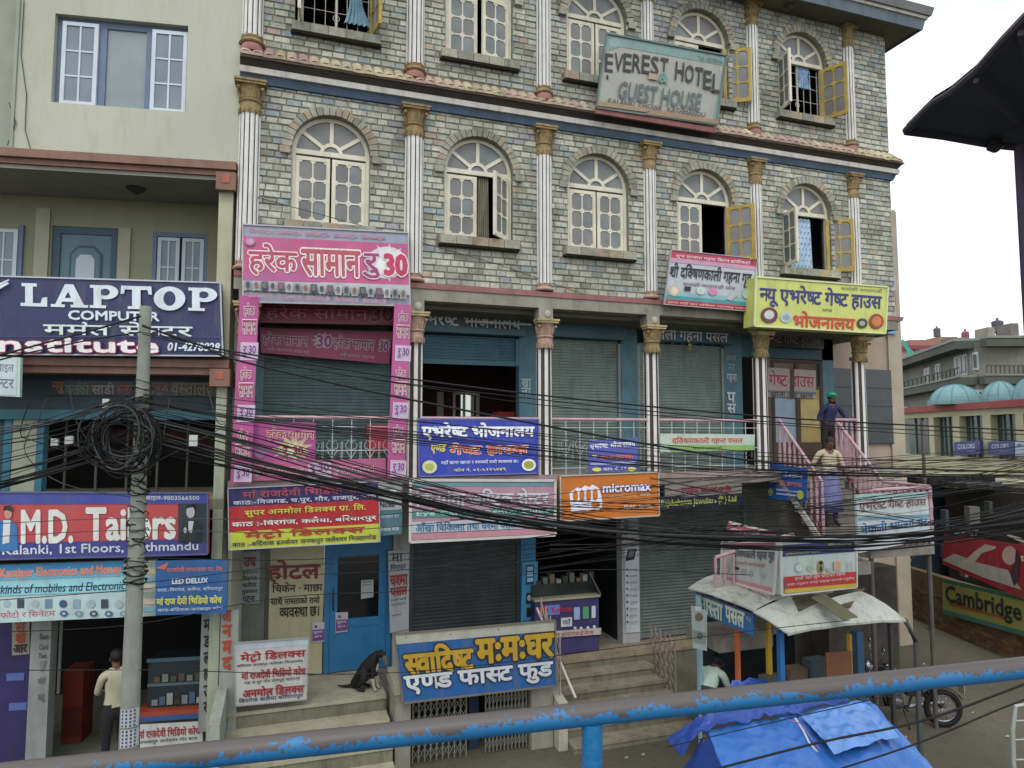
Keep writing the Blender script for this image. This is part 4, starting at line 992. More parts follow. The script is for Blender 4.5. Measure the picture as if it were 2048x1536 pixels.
m.add(vs, [(2 * i, 2 * i + 2, 2 * i + 3, 2 * i + 1) for i in range(n)]).build('curtain', None, 'pale net curtain behind the middle pane of the white and blue upstairs window', 'curtain')
# brown ledge and recess ceiling
m = mb(brown); lbox(m, LX, .02, -.1, 1.3, 7.74, 7.858); m.build('ledge', LB)
m = mb(brown); lbox(m, LX, .0, -.04, 1.3, 7.66, 7.738); m.build('ledge_moulding', LB)
m = mb(M('#85837c', .9, .1, 2, stain=.2, name='grey_ceiling')); lbox(m, LX, -.0, .0, 1.5, 7.6, 7.658); m.build('recess_ceiling', LB)
def box_end(z0, z1):
    m = mb(brown); lbox(m, -.24, .03, -.14, .2, z0, z1); b = m.build('ledge_block', LB)
    m = mb(M('#9a5a48', .7, .1, name='red_square')); lbox(m, -.16, -.05, -.15, -.141, z0 + .1, z0 + .22); m.build('square_inlay', b)
box_end(7.42, 7.68)
m = mb(M('#38352e', .8, name='dark_lamp')); c = LW(-1.55, .55, 7.5); m.lathe(c, [(.02, 0), (.1, .05), (.14, .09), (.04, .1)], 10); m.build('ceiling_lamp', LB)
# second level recess wall
def lwall(name, mat, rects, y0, y1, parent=LB):
    m = mb(mat)
    for a, b, c, d in rects: lbox(m, a, b, y0, y1, c, d)
    return m.build(name, parent)
yr = 1.2
lwall('recess_wall', olive, [(LX, -3.35, 5, 7.6), (-3.35, -2.97, 5, 7.6), (-2.0, -1.5, 5, 7.6), (-.66, -.02, 5, 7.6), (-2.97, -2.0, 7.14, 7.6), (-1.5, -.66, 7.12, 7.6)], yr, yr + .2)
lwall('pilaster', M('#9b9d88', .85, .06, name='pale_olive'), [(-2.0, -1.82, 5, 7.15), (-3.2, -3.0, 5, 7.4)], yr - .04, yr - .001)
lwall('column', M('#a3a48b', .85, .08, 2, stain=.3, name='cream_column'), [(-.22, -.02, 4.99, 7.42)], -.02, .2)
lwall('window_backing', M('#55584f', .95, name='dim_room'), [(LX, -.1, 5.0, 7.5)], yr + .3, yr + .36)
dfr = M('#3f5566', .6, .1, name='slate_blue'); dr2 = M('#5f7a83', .6, .1, name='grey_blue')
d = lwall('door', dfr, [(-2.97, -2.86, 5, 7.14), (-2.12, -2.0, 5, 7.14), (-2.86, -2.12, 7.03, 7.14)], yr + .02, yr + .12)
lwall('door_leaf', dr2, [(-2.86, -2.12, 5, 7.03)], yr + .05, yr + .09, d)
m = mb(dfr)
q = [(-2.72, 5), (-2.72, 6.72), (-2.6, 6.85), (-2.37, 6.85), (-2.25, 6.72), (-2.25, 5)]
m.prism(q, yr + .03, yr + .05, LW).build('door_moulding', d)
q = [(-2.69, 5), (-2.69, 6.70), (-2.59, 6.81), (-2.38, 6.81), (-2.28, 6.70), (-2.28, 5)]
mb(dr2).prism(q, yr + .026, yr + .0299, LW).build('door_moulding', d)
q = [(-2.62, 5), (-2.62, 6.62), (-2.56, 6.7), (-2.41, 6.7), (-2.35, 6.62), (-2.35, 5)]
mb(M('#b5bfc5', .5, .05, name='white_door_pane')).prism(q, yr + .015, yr + .0259, LW).build('door_pane', d)
w2 = lwall('window', wfr, [(-1.5, -1.44, 5, 7.12), (-.72, -.66, 5, 7.12), (-1.44, -.72, 7.05, 7.12)], yr + .0, yr + .1)
lcas(-1.43, -1.1, 5.2, 7.04, yr + .02, 2, 4, w2); lcas(-1.06, -.73, 5.2, 7.04, yr + .02, 2, 4, w2)
w3 = lwall('window', wfr, [(-3.9, -3.82, 5, 7.12), (-3.42, -3.36, 5, 7.12)], yr - .05, yr - .001)
lcas(-3.82, -3.43, 5.2, 7.04, yr - .06, 2, 4, w3)
# ledge at LAPTOP level and first floor shop
m = mb(brown); lbox(m, LX, .0, -.08, 1.3, 4.82, 4.93); m.build('ledge', LB)
m = mb(brown); lbox(m, LX, -.02, -.02, 1.3, 4.72, 4.818); m.build('ledge_moulding', LB)
m = mb(M('#6b675d', .9, .15, name='floor_render')); lbox(m, LX, -.02, .05, 1.35, 4.94, 5.0); m.build('floor_slab', LB)
box_end(4.55, 4.80)
lwall('column', M('#99a08c', .85, .1, 2, stain=.5, stainc='#5c5f4e', name='green_column'), [(-.17, -.03, -.9, 4.72)], -.02, .2)
lwall('header_beam', M('#27343a', .8, .2, name='dark_teal'), [(LX, -.2, 4.22, 4.72)], .35, .45)
lwall('header_strip', M('#2b5560', .7, .2, name='teal_strip'), [(LX, -.2, 4.08, 4.218)], .3, .45)
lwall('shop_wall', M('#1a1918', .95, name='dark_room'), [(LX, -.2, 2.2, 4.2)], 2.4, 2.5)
lwall('shop_pillar', M('#2f6377', .7, .15, name='teal_pillar'), [(-3.08, -2.98, 2.95, 4.08), (-2.66, -2.57, 2.95, 4.08)], .35, .5)
lwall('shop_pillar', M('#8c917f', .8, .12, 3, stain=.4, name='cream_pillar'), [(-2.975, -2.665, 2.95, 4.08)], .36, .5)
lwall('shop_pillar', M('#233f4a', .7, .15, name='teal_pillar'), [(LX, -3.09, 2.95, 4.08)], .4, .5)
lwall('red_panel', M('#4a2c26', .8, .2, name='red_brown'), [(-2.4, -1.0, 3.72, 3.95), (-1.0, -.3, 3.6, 3.9)], 1.9, 2.0)
for k in range(5): lwall('grille_bar', M('#3b3833', .7, name='iron'), [(-2.4 + k * .42, -2.37 + k * .42, 2.95, 4.08)], .6, .63)
lwall('first_floor_slab', M('#6f6a55', .9, .2, name='dirty_slab'), [(LX, -.02, 2.8, 2.95)], -.02, 2.4)
# ground floor
zf = -.78
lwall('shop_floor', M('#5f6055', .9, .2, 3, bump=.3, name='concrete_floor'), [(LX, .0, -.88, zf)], .0, 5)
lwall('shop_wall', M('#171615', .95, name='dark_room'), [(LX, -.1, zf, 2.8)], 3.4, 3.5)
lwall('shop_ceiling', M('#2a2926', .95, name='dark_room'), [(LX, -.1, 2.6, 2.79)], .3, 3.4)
LS = lambda y: (lambda x, z: PL(x, z, y))
# purple shutter at far left
x1 = LL(66, 1400, .35)[0]
lwall('side_shutter', M('#2c2452', .5, .15, 3, stain=.3, name='purple_steel'), [(LX, x1, zf, 1.6)], .3, .36)
for k in range(2): lwall('shutter_mark', M('#4a5f97', .5, name='blue_mark'), [(x1 - .32 + .05 * k, x1 - .1 + .05 * k, .48 - .4 * k, .58 - .4 * k)], .29, .299)
xp = LL(85, 1300, .2)[0]
lwall('poster_pillar', M('#7d8280', .8, .12, 3, stain=.4, name='grey_pillar'), [(xp - .13, xp + .12, zf, 1.5)], .15, .35)
lwall('poster_pillar', M('#858a86', .8, .12, 3, stain=.4, name='grey_pillar'), [(LL(403, 1300, .1)[0], LL(424, 1300, .1)[0], zf + .5, 1.45)], .05, .2)
lwall('purple_strip', M('#3a2f66', .6, .1, name='purple_paint'), [(LL(425, 1300, .1)[0], LL(436, 1300, .1)[0], zf, 1.5)], .04, .2)
lwall('leaning_panel', M('#8f918c', .8, .1, 2, stain=.25, name='grey_board'), [(LL(440, 1300, -.1)[0], LL(468, 1300, -.1)[0] + .05, zf - .1, 1.4)], -.1, -.05)
lwall('cable_duct', M('#a3a49c', .7, name='white_duct'), [(LL(117, 1300, .5)[0], LL(121, 1300, .5)[0], .2, 1.5)], .5, .54)
decal(LB, [(405, 1235), (425, 1233), (424, 1440), (404, 1445)], LS(.045), [('t', c, 408, 1240 + 33 * k, 421, 1262 + 33 * k, '#1f2024', .04) for k, c in enumerate(('म', 'ड', 'ल', 'हा', 'उ', 'स'))])
decal(LB, [(442, 1200), (468, 1200), (466, 1340), (442, 1345)], LS(-.105), [('t', c, 446, 1222 + 32 * k, 463, 1246 + 32 * k, '#a0442f', .05) for k, c in enumerate(('आ', 'न', 'म', 'द'))])
decal(LB, [(68, 1245), (100, 1245), (95, 1480), (66, 1485)], LS(.145), [('t', 'Sun', 80, 1270, 97, 1282, '#222428', .02), ('t', 'Card', 79, 1292, 96, 1304, '#3a3c40', .01), ('t', 'Text', 78, 1312, 94, 1322, '#222428', .02), ('p', [(80, 1330), (94, 1326), (84, 1352)], '#5a6d63'), ('t', 'फोटो', 76, 1360, 92, 1374, '#4a4d50', .02), ('t', 'स्टु', 76, 1395, 90, 1410, '#4a4d50', .02)])
# shop counters
cn = thing('shop_counter', 'red and blue fronted counter with a glass display case in the open left shop', 'counter', LW(-1.1, .5, zf))
xa, xb = LL(282, 1400, .3)[0], LL(410, 1400, .3)[0]
def cb(name, col, x0, x1, y0, y1, z0, z1, rough=.6): m = mb(M(col, rough, .15, name='counter_' + name)); lbox(m, x0, x1, y0, y1, z0, z1); return m.build(name, cn)
cb('cabinet', '#6d6450', xa, xb, .35, 1.0, zf, -.12); cb('worktop', '#8f3f28', xa - .05, xb + .06, .25, 1.02, -.118, -.04); cb('blue_edge', '#33507f', xa, xb, .24, .249, -.17, -.1)
cb('display_case', '#2a3338', xa + .05, xb - .03, .4, .95, -.038, .62, .2); cb('case_frame', '#3c5a63', xa + .03, xb - .01, .38, .399, .6, .65); cb('case_shelf', '#4c5f66', xa + .05, xb - .03, .385, .399, .26, .3)
for k in range(8):
    cb('goods_box', ('#6c7477', '#3f566b', '#8a8c84', '#33302d')[k % 4], xa + .12 + k * .1, xa + .2 + k * .1, .37, .384, 0, .08 + .04 * (k % 3))
for k in range(7): cb('goods_box', ('#50433a', '#6c6f5f', '#44463f')[k % 3], xa + .14 + k * .11, xa + .22 + k * .11, .37, .384, .32, .4 + .03 * (k % 2))
rb = thing('red_cabinet', 'dull red cabinet inside the dark open shop left of the standing man', 'cabinet', LW(-2.0, 1.2, zf))
m = mb(M('#6d2a1c', .7, .2, name='red_cabinet_paint')); lbox(m, LL(125, 1400, 1.2)[0], LL(165, 1400, 1.2)[0], 1.2, 1.6, zf, .3); m.build('body', rb)
m = mb(M('#53201a', .7, .2, name='red_cabinet_paint')); lbox(m, LL(127, 1400, 1.2)[0], LL(163, 1400, 1.2)[0], 1.18, 1.199, zf + .1, -.25); m.build('door', rb)
lwall('kerb', M('#8f9284', .9, .15, 3, bump=.3, stain=.4, name='kerb_concrete'), [(LX, -.02, -.9, -.78)], -.45, -.002)
# ------------------------------------------------------------------ sign boards
def left_sign(label, pq, y, bgc, items, **kw): return sign(kw.pop('name', 'shop_sign'), label, pq, LS(y), bgc, items, **kw)
def slabserif(word, x0, y0, x1, y1, col):
    return [('t', word, x0, y0, x1, y1, col, .07)]
S, Sf = left_sign('large navy board with big white slab lettering over the left shops', [(-60, 551), (441, 566), (446, 712), (-60, 708)], -.2, '#2c3157',
    [], th=.12, frame='#a9aeb8', fw=.02)
# block serif letters drawn as shapes
def L_poly(ch, x, y, w, h, dy):
    def B_(a, b, c, d): return ('p', [(x + a * w, y + b * h + dy * (a * w)), (x + c * w, y + b * h + dy * (c * w)), (x + c * w, y + d * h + dy * (c * w)), (x + a * w, y + d * h + dy * (a * w))], '#c9d3da')
    def PO(pts, col='#c9d3da'): return ('p', [(x + a * w, y + b * h + dy * a * w) for a, b in pts], col)
    bgc = '#2c3157'
    def OV(cx, cy, rx, ry, col): return ('p', [(x + (cx + rx * math.cos(t * math.pi / 12)) * w, y + (cy + ry * math.sin(t * math.pi / 12)) * h + dy * cx * w) for t in range(24)], col)
    if ch == 'L': return [B_(.05, 0, .6, .14), B_(.18, .1, .46, .95), B_(.02, .86, .98, 1), PO([(.8, .62), (.98, .58), (.98, 1), (.7, 1)])]
    if ch == 'A': return [PO([(.38, 0), (.62, 0), (.95, .95), (.66, .95)]), PO([(.38, 0), (.56, .1), (.24, .95), (.08, .95)]), B_(.25, .6, .75, .76), B_(-.02, .88, .38, 1), B_(.55, .88, 1.05, 1)]
    if ch == 'P': return [B_(.02, 0, .6, .13), B_(.15, .05, .42, .95), OV(.58, .3, .42, .31, '#c9d3da'), OV(.54, .3, .17, .15, bgc), B_(.15, .02, .40, .9), B_(.02, .88, .58, 1)]
    if ch == 'T': return [B_(0, 0, 1, .16), B_(.36, 0, .64, .95), PO([(0, 0), (.14, 0), (.1, .34), (-.02, .36)]), PO([(1, 0), (.86, 0), (.9, .34), (1.02, .36)]), B_(.22, .88, .78, 1)]
    if ch == 'O': return [OV(.5, .5, .52, .52, '#c9d3da'), OV(.5, .5, .2, .32, bgc)]
    return []
its = []
for ch, a, b in (('L', 42, 98), ('A', 106, 176), ('P', 182, 240), ('T', 246, 306), ('O', 312, 372), ('P', 378, 436)):
    its += L_poly(ch, a, 566 + (a - 42) * .03, b - a, 46, .03)
its += [('p', [(-60, 672), (446, 674), (446, 676), (-60, 674)], '#3a3e66'),
        ('t', 'COMPUTER', 142, 622, 322, 640, '#c9d3da', .05), ('t', 'मर्मत सेन्टर', 92, 642, 388, 670, '#c5d2cf', .03), ('t', 'Institute', -22, 674, 320, 703, '#d8dad9', .06, '#8d2444'),
        ('t', '01-4278828', 338, 686, 440, 702, '#c9d3da', .04, None, .2), ('p', [(-30, 590), (20, 566), (24, 569), (-20, 594)], '#c9d3da'), ('p', [(-10, 575), (24, 560), (24, 563), (-10, 580)], '#c9d3da')]
prints(Sf, its, S)
left_sign('small pale green bordered board with faded script at the left edge below the navy board', [(-40, 712), (41, 715), (39, 794), (-40, 790)], -.35, '#a9c1b8',
    [('r', -40, 716, 34, 788, '#aebdc0'), ('t', 'मोबाइल', -20, 722, 28, 745, '#5b6a6d', .01), ('t', 'सेन्टर', -20, 750, 28, 775, '#5b6a6d', .01)], th=.06)
left_sign('unlit row of multicoloured letters on the dark header of the first floor shop', [(95, 760), (432, 764), (432, 792), (95, 790)], .32, '#1f282c',
    [('t', 'न्यु', 105, 764, 128, 786, '#7d4a26', .04), ('t', 'कलंकी', 132, 764, 180, 788, '#3f5a4a', .03), ('t', 'साडी', 186, 764, 232, 788, '#6b6468', .03), ('t', 'सेन्टर', 238, 764, 268, 788, '#6f3a2f', .03), ('t', 'एण्ड', 300, 766, 340, 788, '#6a3f2c', .03), ('t', 'वस्त्रालय', 345, 766, 428, 790, '#5a5138', .03)], th=.02)
man = []
left_sign('red banner board with large white English name and blue bands over the left shop', [(-60, 984), (416, 986), (415, 1108), (-60, 1121)], -.3, '#b0474a',
    [('r', -60, 984, 416, 1009, '#3f4a92'), ('r', -60, 1087, 416, 1121, '#3b3f7d'), ('r', 360, 1007, 416, 1086, '#27363c'),
     ('t', 'मोबाइल-9803566500', 286, 989, 400, 1001, '#b9c2cc', .02), ('t', 'M.D.', 50, 1022, 153, 1086, '#cfd2cc', .045), ('t', 'Tailors', 182, 1017, 354, 1080, '#cfd2cc', .045),
     ('t', 'Kalanki, 1st Floors, Kathmandu', 10, 1091, 398, 1112, '#c3c7d6', .025),
     ('p', [(-8, 1048), (10, 1040), (28, 1040), (40, 1052), (42, 1100), (-10, 1105)], '#2f6da3'), ('p', [(12, 1040), (27, 1040), (24, 1085), (10, 1088)], '#c9cfd4'), ('e', 22, 1026, 8, 12, '#c08f7d'), ('p', [(12, 1022), (14, 1012), (26, 1010), (33, 1016), (30, 1024), (20, 1020)], '#1c191a'),
     ('p', [(366, 1084), (368, 1050), (378, 1042), (396, 1042), (404, 1052), (404, 1084)], '#1f2b31'), ('p', [(380, 1042), (390, 1042), (386, 1066), (380, 1062)], '#b9bfc0'), ('e', 384, 1024, 8, 12, '#a8adad'), ('p', [(375, 1020), (377, 1009), (390, 1007), (395, 1016), (390, 1014), (378, 1016)], '#14181a'), ('e', 374, 1060, 3, 6, '#a8adad')], th=.1, frame='#54587d', fw=.02)
icons = []
for k in range(9):
    x = 8 + k * 28
    icons += [(('r', x, 1198, x + 14, 1216, ('#5f7f99', '#39404c', '#7d99a6')[k % 3]) if k % 2 else ('e', x + 8, 1207, 8, 8, ('#8fa8ad', '#34506b', '#9aa7a6')[k % 3]))]
for k in range(5): icons += [('e', 130 + k * 30, 1226, 8, 6, ('#2f4f7d', '#6a8f96', '#35393f')[k % 3]), ('e', 130 + k * 30, 1226, 4, 3, '#9aa7a6')]
left_sign('light blue printed board with rows of small gadget pictures above the open left shop', [(-60, 1132), (312, 1120), (312, 1231), (-60, 1248)], -.22, '#93b9bd',
    [('r', -60, 1132, 312, 1150, '#2f7fae'), ('r', -60, 1150, 312, 1163, '#5fa3bd'), ('t', 'Kantipur Electronics and Money Transfer', 2, 1137, 310, 1160, '#cf7d68', .05, '#4f8fae'), ('r', -60, 1168, 312, 1194, '#88c2cb'),
     ('t', "kinds of mobiles and Electronics' Items", 2, 1170, 308, 1188, '#2a3a5c', .02, None, .2), ('r', -60, 1196, 312, 1248, '#a9bfc0'), ('t', 'फोटो र सिनेटम', 2, 1222, 112, 1236, '#a8606a', .03)] + icons, th=.08)
left_sign('mid blue board with white yellow and orange lines of script overlapping the gadget board', [(311, 1122), (456, 1119), (453, 1226), (311, 1231)], -.32, '#2d5c93',
    [('p', [(312, 1136), (338, 1124), (330, 1140)], '#c06a4a'), ('t', 'राजदेवी यातायात प्रा. लि.', 334, 1134, 446, 1145, '#c97d66', .03), ('t', 'LED DELUX', 345, 1158, 416, 1168, '#c9d0d8', .06), ('t', 'काठ.-विरगंज, कलैया, बरियारपुर', 315, 1176, 446, 1186, '#b9c6d6', .02),
     ('t', 'मां राज देवी भिडियो कोच', 314, 1194, 444, 1211, '#c9c95a', .05), ('t', 'काठ-बर्दिवास-जनकपुर फोन', 316, 1216, 446, 1225, '#b9c6d6', .02)], th=.04)
left_sign('pale sheet with a jumble of small prints between the two blue boards', [(286, 1122), (314, 1121), (314, 1228), (286, 1229)], -.255, '#9fa9a0',
    [('r', 287, 1124 + k * 15, 312, 1134 + k * 15, ('#7d8a80', '#b0a890', '#6f9aa3', '#c0b8a8')[k % 4]) for k in range(7)], th=.02)
left_sign('brown lettered strip poster on the purple shutter', [(24, 1243), (59, 1241), (59, 1308), (24, 1311)], .28, '#8a8378',
    [('t', 'स', 32, 1246, 50, 1266, '#8a3f22', .06), ('t', 'शा', 32, 1268, 52, 1286, '#8a3f22', .06), ('t', 'आर', 28, 1290, 54, 1306, '#25211c', .05)], th=.01)
left_sign('white panel with red Nepali line standing below the left shop counter', [(280, 1450), (405, 1443), (405, 1486), (280, 1497)], .1, '#b5b8b5',
    [('t', 'मां राजदेवी भिडियो कोच', 276, 1458, 400, 1478, '#8d2a33', .04), ('t', 'जनकपुर जलेश्वर गौर बारा', 278, 1480, 396, 1490, '#44474a', .02)], th=.02)

# pink boards of the thirty rupee shop
pkc = '#b3557f'
def burst(cx, cy, r): return [('s', cx, cy, r * .9, r * .75, '#c3b3c0'), ('e', cx, cy, r * .78, r * .62, '#cdc9cf'), ('s', cx, cy, r * .8, r * .66, '#d3d6d6')]
imgs = [('r', 490 + k * 16.2, 562 + k * .95, 503 + k * 16.2, 581 + k * .95, ('#8a8f92', '#b9babb', '#6a5d66', '#a3a7ad', '#514a55', '#9fa894')[(k * 5) % 6]) for k in range(20)]
imgs += [('e', 496 + k * 16.2, 571 + k * .95, 4, 6, ('#4a4650', '#7d5a6a', '#5f6a6d')[k % 3]) for k in range(20)]
rows = lambda y, s: [('t', 'हरेक सामान रु 30', 498 + k * 56, y + k * 56 * s, 545 + k * 56, y + 11 + k * 56 * s, '#a85a72', .03, '#b9bbc6') for k in range(5)]
hotel_sign('long pink banner with big outlined Nepali words and a white burst on the balcony front', [(485, 449), (816, 466), (820, 612), (486, 604)], -.22, '#8f93a6',
    rows(456, .055) + [('r', 486, 473, 817, 560, pkc), ('r', 486, 560, 818, 582, '#a9b0b3'), ('r', 486, 544, 640, 561, '#ab5a8c')] + burst(772, 526, 52) +
    [('t', 'हरेक', 498, 488, 593, 549, '#a8485e', .035, '#dccfd0'), ('t', 'सामान', 602, 500, 719, 551, '#a8505c', .035, '#dccfd0'), ('t', 'रु', 724, 508, 757, 556, '#963a6e', .035, '#cfc3cf'), ('t', '30', 768, 510, 812, 550, '#b3365c', .07, '#d6cbc9'),
     ('e', 500, 484, 11, 9, '#a56a92'), ('e', 500, 484, 7, 6, '#bd90ae')] + imgs + rows(588, .05), th=.06, frame='#a5a6a6', fw=.02)
def strip_items(xt, xb, y0, y1, w):
    it = []; n = 3; H_ = (y1 - y0)
    for k in range(n):
        f0 = (k + .08) / n; x = lambda f: xt + (xb - xt) * f; yy = lambda f: y0 + H_ * f
        it += [('r', x(f0) + 1, yy((k + .70) / n), x(f0) + w - 1, yy((k + .98) / n), '#b9a9bd'), ('t', 'हरेक', x(f0) + w * .22, yy((k + .1) / n), x(f0) + w * .78, yy((k + .30) / n), '#8a4a5e', .04, '#dccfd6'), ('t', 'सामान', x(f0) + w * .12, yy((k + .36) / n), x(f0) + w * .88, yy((k + .56) / n), '#8a4a5e', .04, '#dccfd6'),
               ('t', 'रु 30', x(f0) + w * .16, yy((k + .75) / n), x(f0) + w * .84, yy((k + .92) / n), '#7d3f86', .06, '#cfc3d6')]
    return it
hotel_sign('tall pink strip banner with stacked white edged words, left of the two', [(480, 591), (518, 592), (502, 968), (461, 968)], -.25, '#ab4f86', strip_items(481, 462, 594, 966, 37), th=.03)
hotel_sign('tall pink strip banner with stacked white edged words, right of the two', [(789, 608), (823, 610), (808, 958), (774, 957)], -.25, '#ab4f86', strip_items(790, 775, 611, 955, 33), th=.03)
hotel_sign('shaded dark red banner with dim outlined words under the balcony beam', [(516, 606), (790, 612), (788, 650), (518, 645)], .35, '#7d2f44', [('t', 'हरेक सामान', 530, 608, 735, 640, '#b5607a', .02, '#54202f'), ('t', '30', 742, 614, 786, 642, '#63273a', .06, '#a06a7a')], th=.03)
hotel_sign('dusty pink banner with repeated words hanging slightly crooked over the green shutter', [(520, 655), (785, 664), (778, 728), (522, 705)], .8, '#9a4263',
    [('t', 'हरेक सामान', 524, 664, 597, 690, '#7d3550', .03, '#cdb3bd'), ('s', 626, 680, 24, 18, '#b3a99a'), ('t', '30', 615, 670, 642, 692, '#8a3f78', .06, '#cdb9c5'), ('t', 'हरेक सामान', 648, 670, 738, 698, '#7d3550', .03, '#cdb3bd'), ('s', 764, 690, 18, 16, '#b3a99a'), ('t', '30', 752, 682, 774, 702, '#8a3f78', .06, '#cdb9c5'), ('t', 'सबै सामान पाइन्छ', 530, 694, 600, 701, '#b9a0ab', .01), ('t', 'सबै सामान पाइन्छ', 660, 704, 740, 712, '#b9a0ab', .01)], th=.02)
hotel_sign('pink square banner with a pale burst tied to the balcony rail', [(504, 842), (632, 845), (630, 926), (504, 926)], -.1, '#9d4782',
    [('s', 585, 898, 44, 28, '#b3a57f'), ('s', 588, 900, 28, 17, '#c9c2a6'), ('t', 'हरेक सामान', 534, 856, 628, 880, '#8f4050', .035, '#d3b9b0'), ('t', 'रु. 30', 566, 893, 606, 917, '#93303f', .05), ('e', 520, 905, 14, 12, '#8a5a86')], th=.02)
hotel_sign('narrow pink strip banner along the foot of the balcony rail', [(500, 925), (772, 916), (772, 955), (500, 962)], -.13, '#a5587c',
    [('r', 608, 926, 655, 958, '#b3a5b5'), ('t', 'हरेक सामान', 506, 932, 606, 954, '#93405e', .03, '#d3bcc5'), ('t', 'रु 30', 612, 928, 650, 948, '#7d3f78', .05), ('t', 'हरेक सामान', 660, 930, 745, 952, '#93405e', .03, '#d3bcc5')], th=.02)
hotel_sign('bright blue board with white and orange Nepali lines and food discs on the balcony rail', [(836, 837), (1077, 838), (1076, 946), (838, 953)], -.12, '#2f3fa3',
    [('r', 836, 837, 1077, 840, '#8f84b8'), ('t', 'एभरेष्ट भोजनालय', 844, 846, 1068, 880, '#dfe3ea', .06, '#3a3f7d'), ('t', 'एण्ड', 860, 890, 890, 908, '#c9c25a', .05, None, .2), ('t', 'गेष्ट हाउस', 900, 888, 1056, 912, '#c65a43', .055, '#dfd6d0'),
     ('t', 'यहाँ खाना खाजा र बस्नको राम्रो व्यवस्था छ।', 882, 921, 1036, 930, '#d0d5e6', .025), ('t', 'फोन नं. ०१-५२२५७४९', 908, 936, 1012, 944, '#cfcf86', .03), ('e', 859, 934, 15, 13, '#c9cf9f'), ('e', 859, 934, 9, 7, '#a8b25a'), ('e', 1057, 930, 14, 12, '#dcdccc'), ('e', 1057, 930, 10, 8, '#8f9a4a')], th=.04, frame='#6a6f9e', fw=.015)
hotel_sign('small violet blue banner with white and orange lines on the rail between the middle columns', [(1177, 882), (1276, 875), (1276, 941), (1177, 945)], -.08, '#4d55a0',
    [('t', 'एभरेष्ट भोजनालय', 1180, 886, 1270, 900, '#cfd5e2', .05), ('t', 'गेष्ट हाउस', 1198, 910, 1266, 922, '#c6664f', .05), ('e', 1188, 912, 5, 4, '#b9c28a'), ('r', 1180, 926, 1270, 931, '#8f9acb'), ('e', 1192, 939, 9, 4, '#cfcf6a'), ('e', 1262, 938, 9, 4, '#cfcf6a'), ('t', 'फोन नं. ०१', 1204, 934, 1250, 942, '#d0d5e6', .03)], th=.015)
hotel_sign('long low white and green banner with red line along the right balcony rail', [(1320, 867), (1510, 869), (1508, 900), (1320, 905)], -.08, '#a9b8a9',
    [('p', [(1338, 890), (1508, 890), (1508, 900), (1345, 903)], '#7fa05a'), ('t', 'दक्षिणकाली गहना पसल', 1348, 873, 1488, 888, '#a33c36', .05, '#c9cfc0'), ('t', 'कलंकी काठमाडौं', 1392, 893, 1450, 899, '#4f6a4a', .02)], th=.015)
# row under the slab
hotel_sign('three band navy red and yellow bus ticket board crammed with Nepali lines', [(456, 977), (757, 963), (760, 1083), (458, 1100)], -.3, '#2b2659',
    [('p', [(456, 1014), (758, 999), (759, 1047), (457, 1064)], '#a3242a'), ('p', [(457, 1064), (759, 1047), (760, 1083), (458, 1100)], '#b3bb3f'), ('t', 'मां राजदेवी भिडियो कोच', 484, 980, 738, 997, '#9c4550', .04), ('t', 'काठ:-निजगढ, च.पुर, गौर, राजपुर, बारा', 466, 1000, 752, 1013, '#c3c6d2', .03),
     ('t', 'सुपर अनमोल डिलक्स प्रा. लि.', 488, 1018, 730, 1035, '#c9b94a', .04, '#5a2320'), ('t', 'काठ :-विरगंज, कलैया, बरियारपुर', 464, 1042, 752, 1057, '#d6d6d3', .04), ('t', 'मेट्रो डिलक्स', 488, 1062, 728, 1080, '#a82c26', .06), ('t', 'काठ :-बर्दिवास ढल्केवर जनकपुर जलेश्वर भिठ्ठामोड', 464, 1083, 752, 1097, '#23274a', .03)], th=.08, frame='#9a9cb0', fw=.012)
hotel_sign('narrow pale telecom board tucked beside the three band board', [(757, 964), (805, 963), (802, 1068), (759, 1072)], -.15, '#a3aba7',
    [('t', 'Ncell', 759, 1006, 789, 1018, '#3a4a55', .05), ('e', 782, 984, 14, 10, '#7d8a85'), ('p', [(768, 984), (796, 978), (790, 990)], '#c3c9c6'), ('r', 758, 1024, 804, 1072, '#4a6f7a'), ('t', 'मोबाइल सेट', 761, 1032, 798, 1040, '#a9bcc2', .02), ('t', 'रिचार्ज कार्ड', 761, 1056, 798, 1064, '#c3cfd2', .02)], th=.05)
hotel_sign('faded pink optician light box with rounded white frame and pale lettering', [(821, 960), (1110, 961), (1110, 1070), (820, 1084)], -.3, '#a98190',
    [('r', 824, 964, 1107, 973, '#5f8a92'), ('t', 'निलगंगा अप्टिक सेन्टर', 832, 978, 1098, 1013, '#c3bfc5', .03, '#8a8490'), ('r', 824, 1022, 1107, 1036, '#3f7f76'), ('t', 'Eye Care & Dental Clinic', 834, 1023, 1098, 1034, '#b5c7c3', .03), ('r', 824, 1044, 1107, 1066, '#a9b2b8'), ('t', 'आँखा चिकित्सा तथा चश्मा पसल', 832, 1045, 1035, 1064, '#3a6a8f', .04), ('r', 824, 1068, 1107, 1080, '#b0808c')], th=.15, frame='#b7b6b2', fw=.04)
fist = [('p', [(1147, 980), (1153, 975), (1162, 977), (1168, 971), (1178, 974), (1184, 969), (1192, 973), (1198, 978), (1203, 1000), (1203, 1014), (1196, 1020), (1188, 1018), (1166, 1022), (1142, 1024), (1138, 985)], '#d6d8e6')]
fist += [('e', 1150 + k * 13, 992 - k * 1.0, 5.2, 12, '#b96a23') for k in range(4)] + [('e', 1190, 1009, 9, 6, '#b96a23'), ('e', 1190, 1009, 6, 3.6, '#b96a23')]
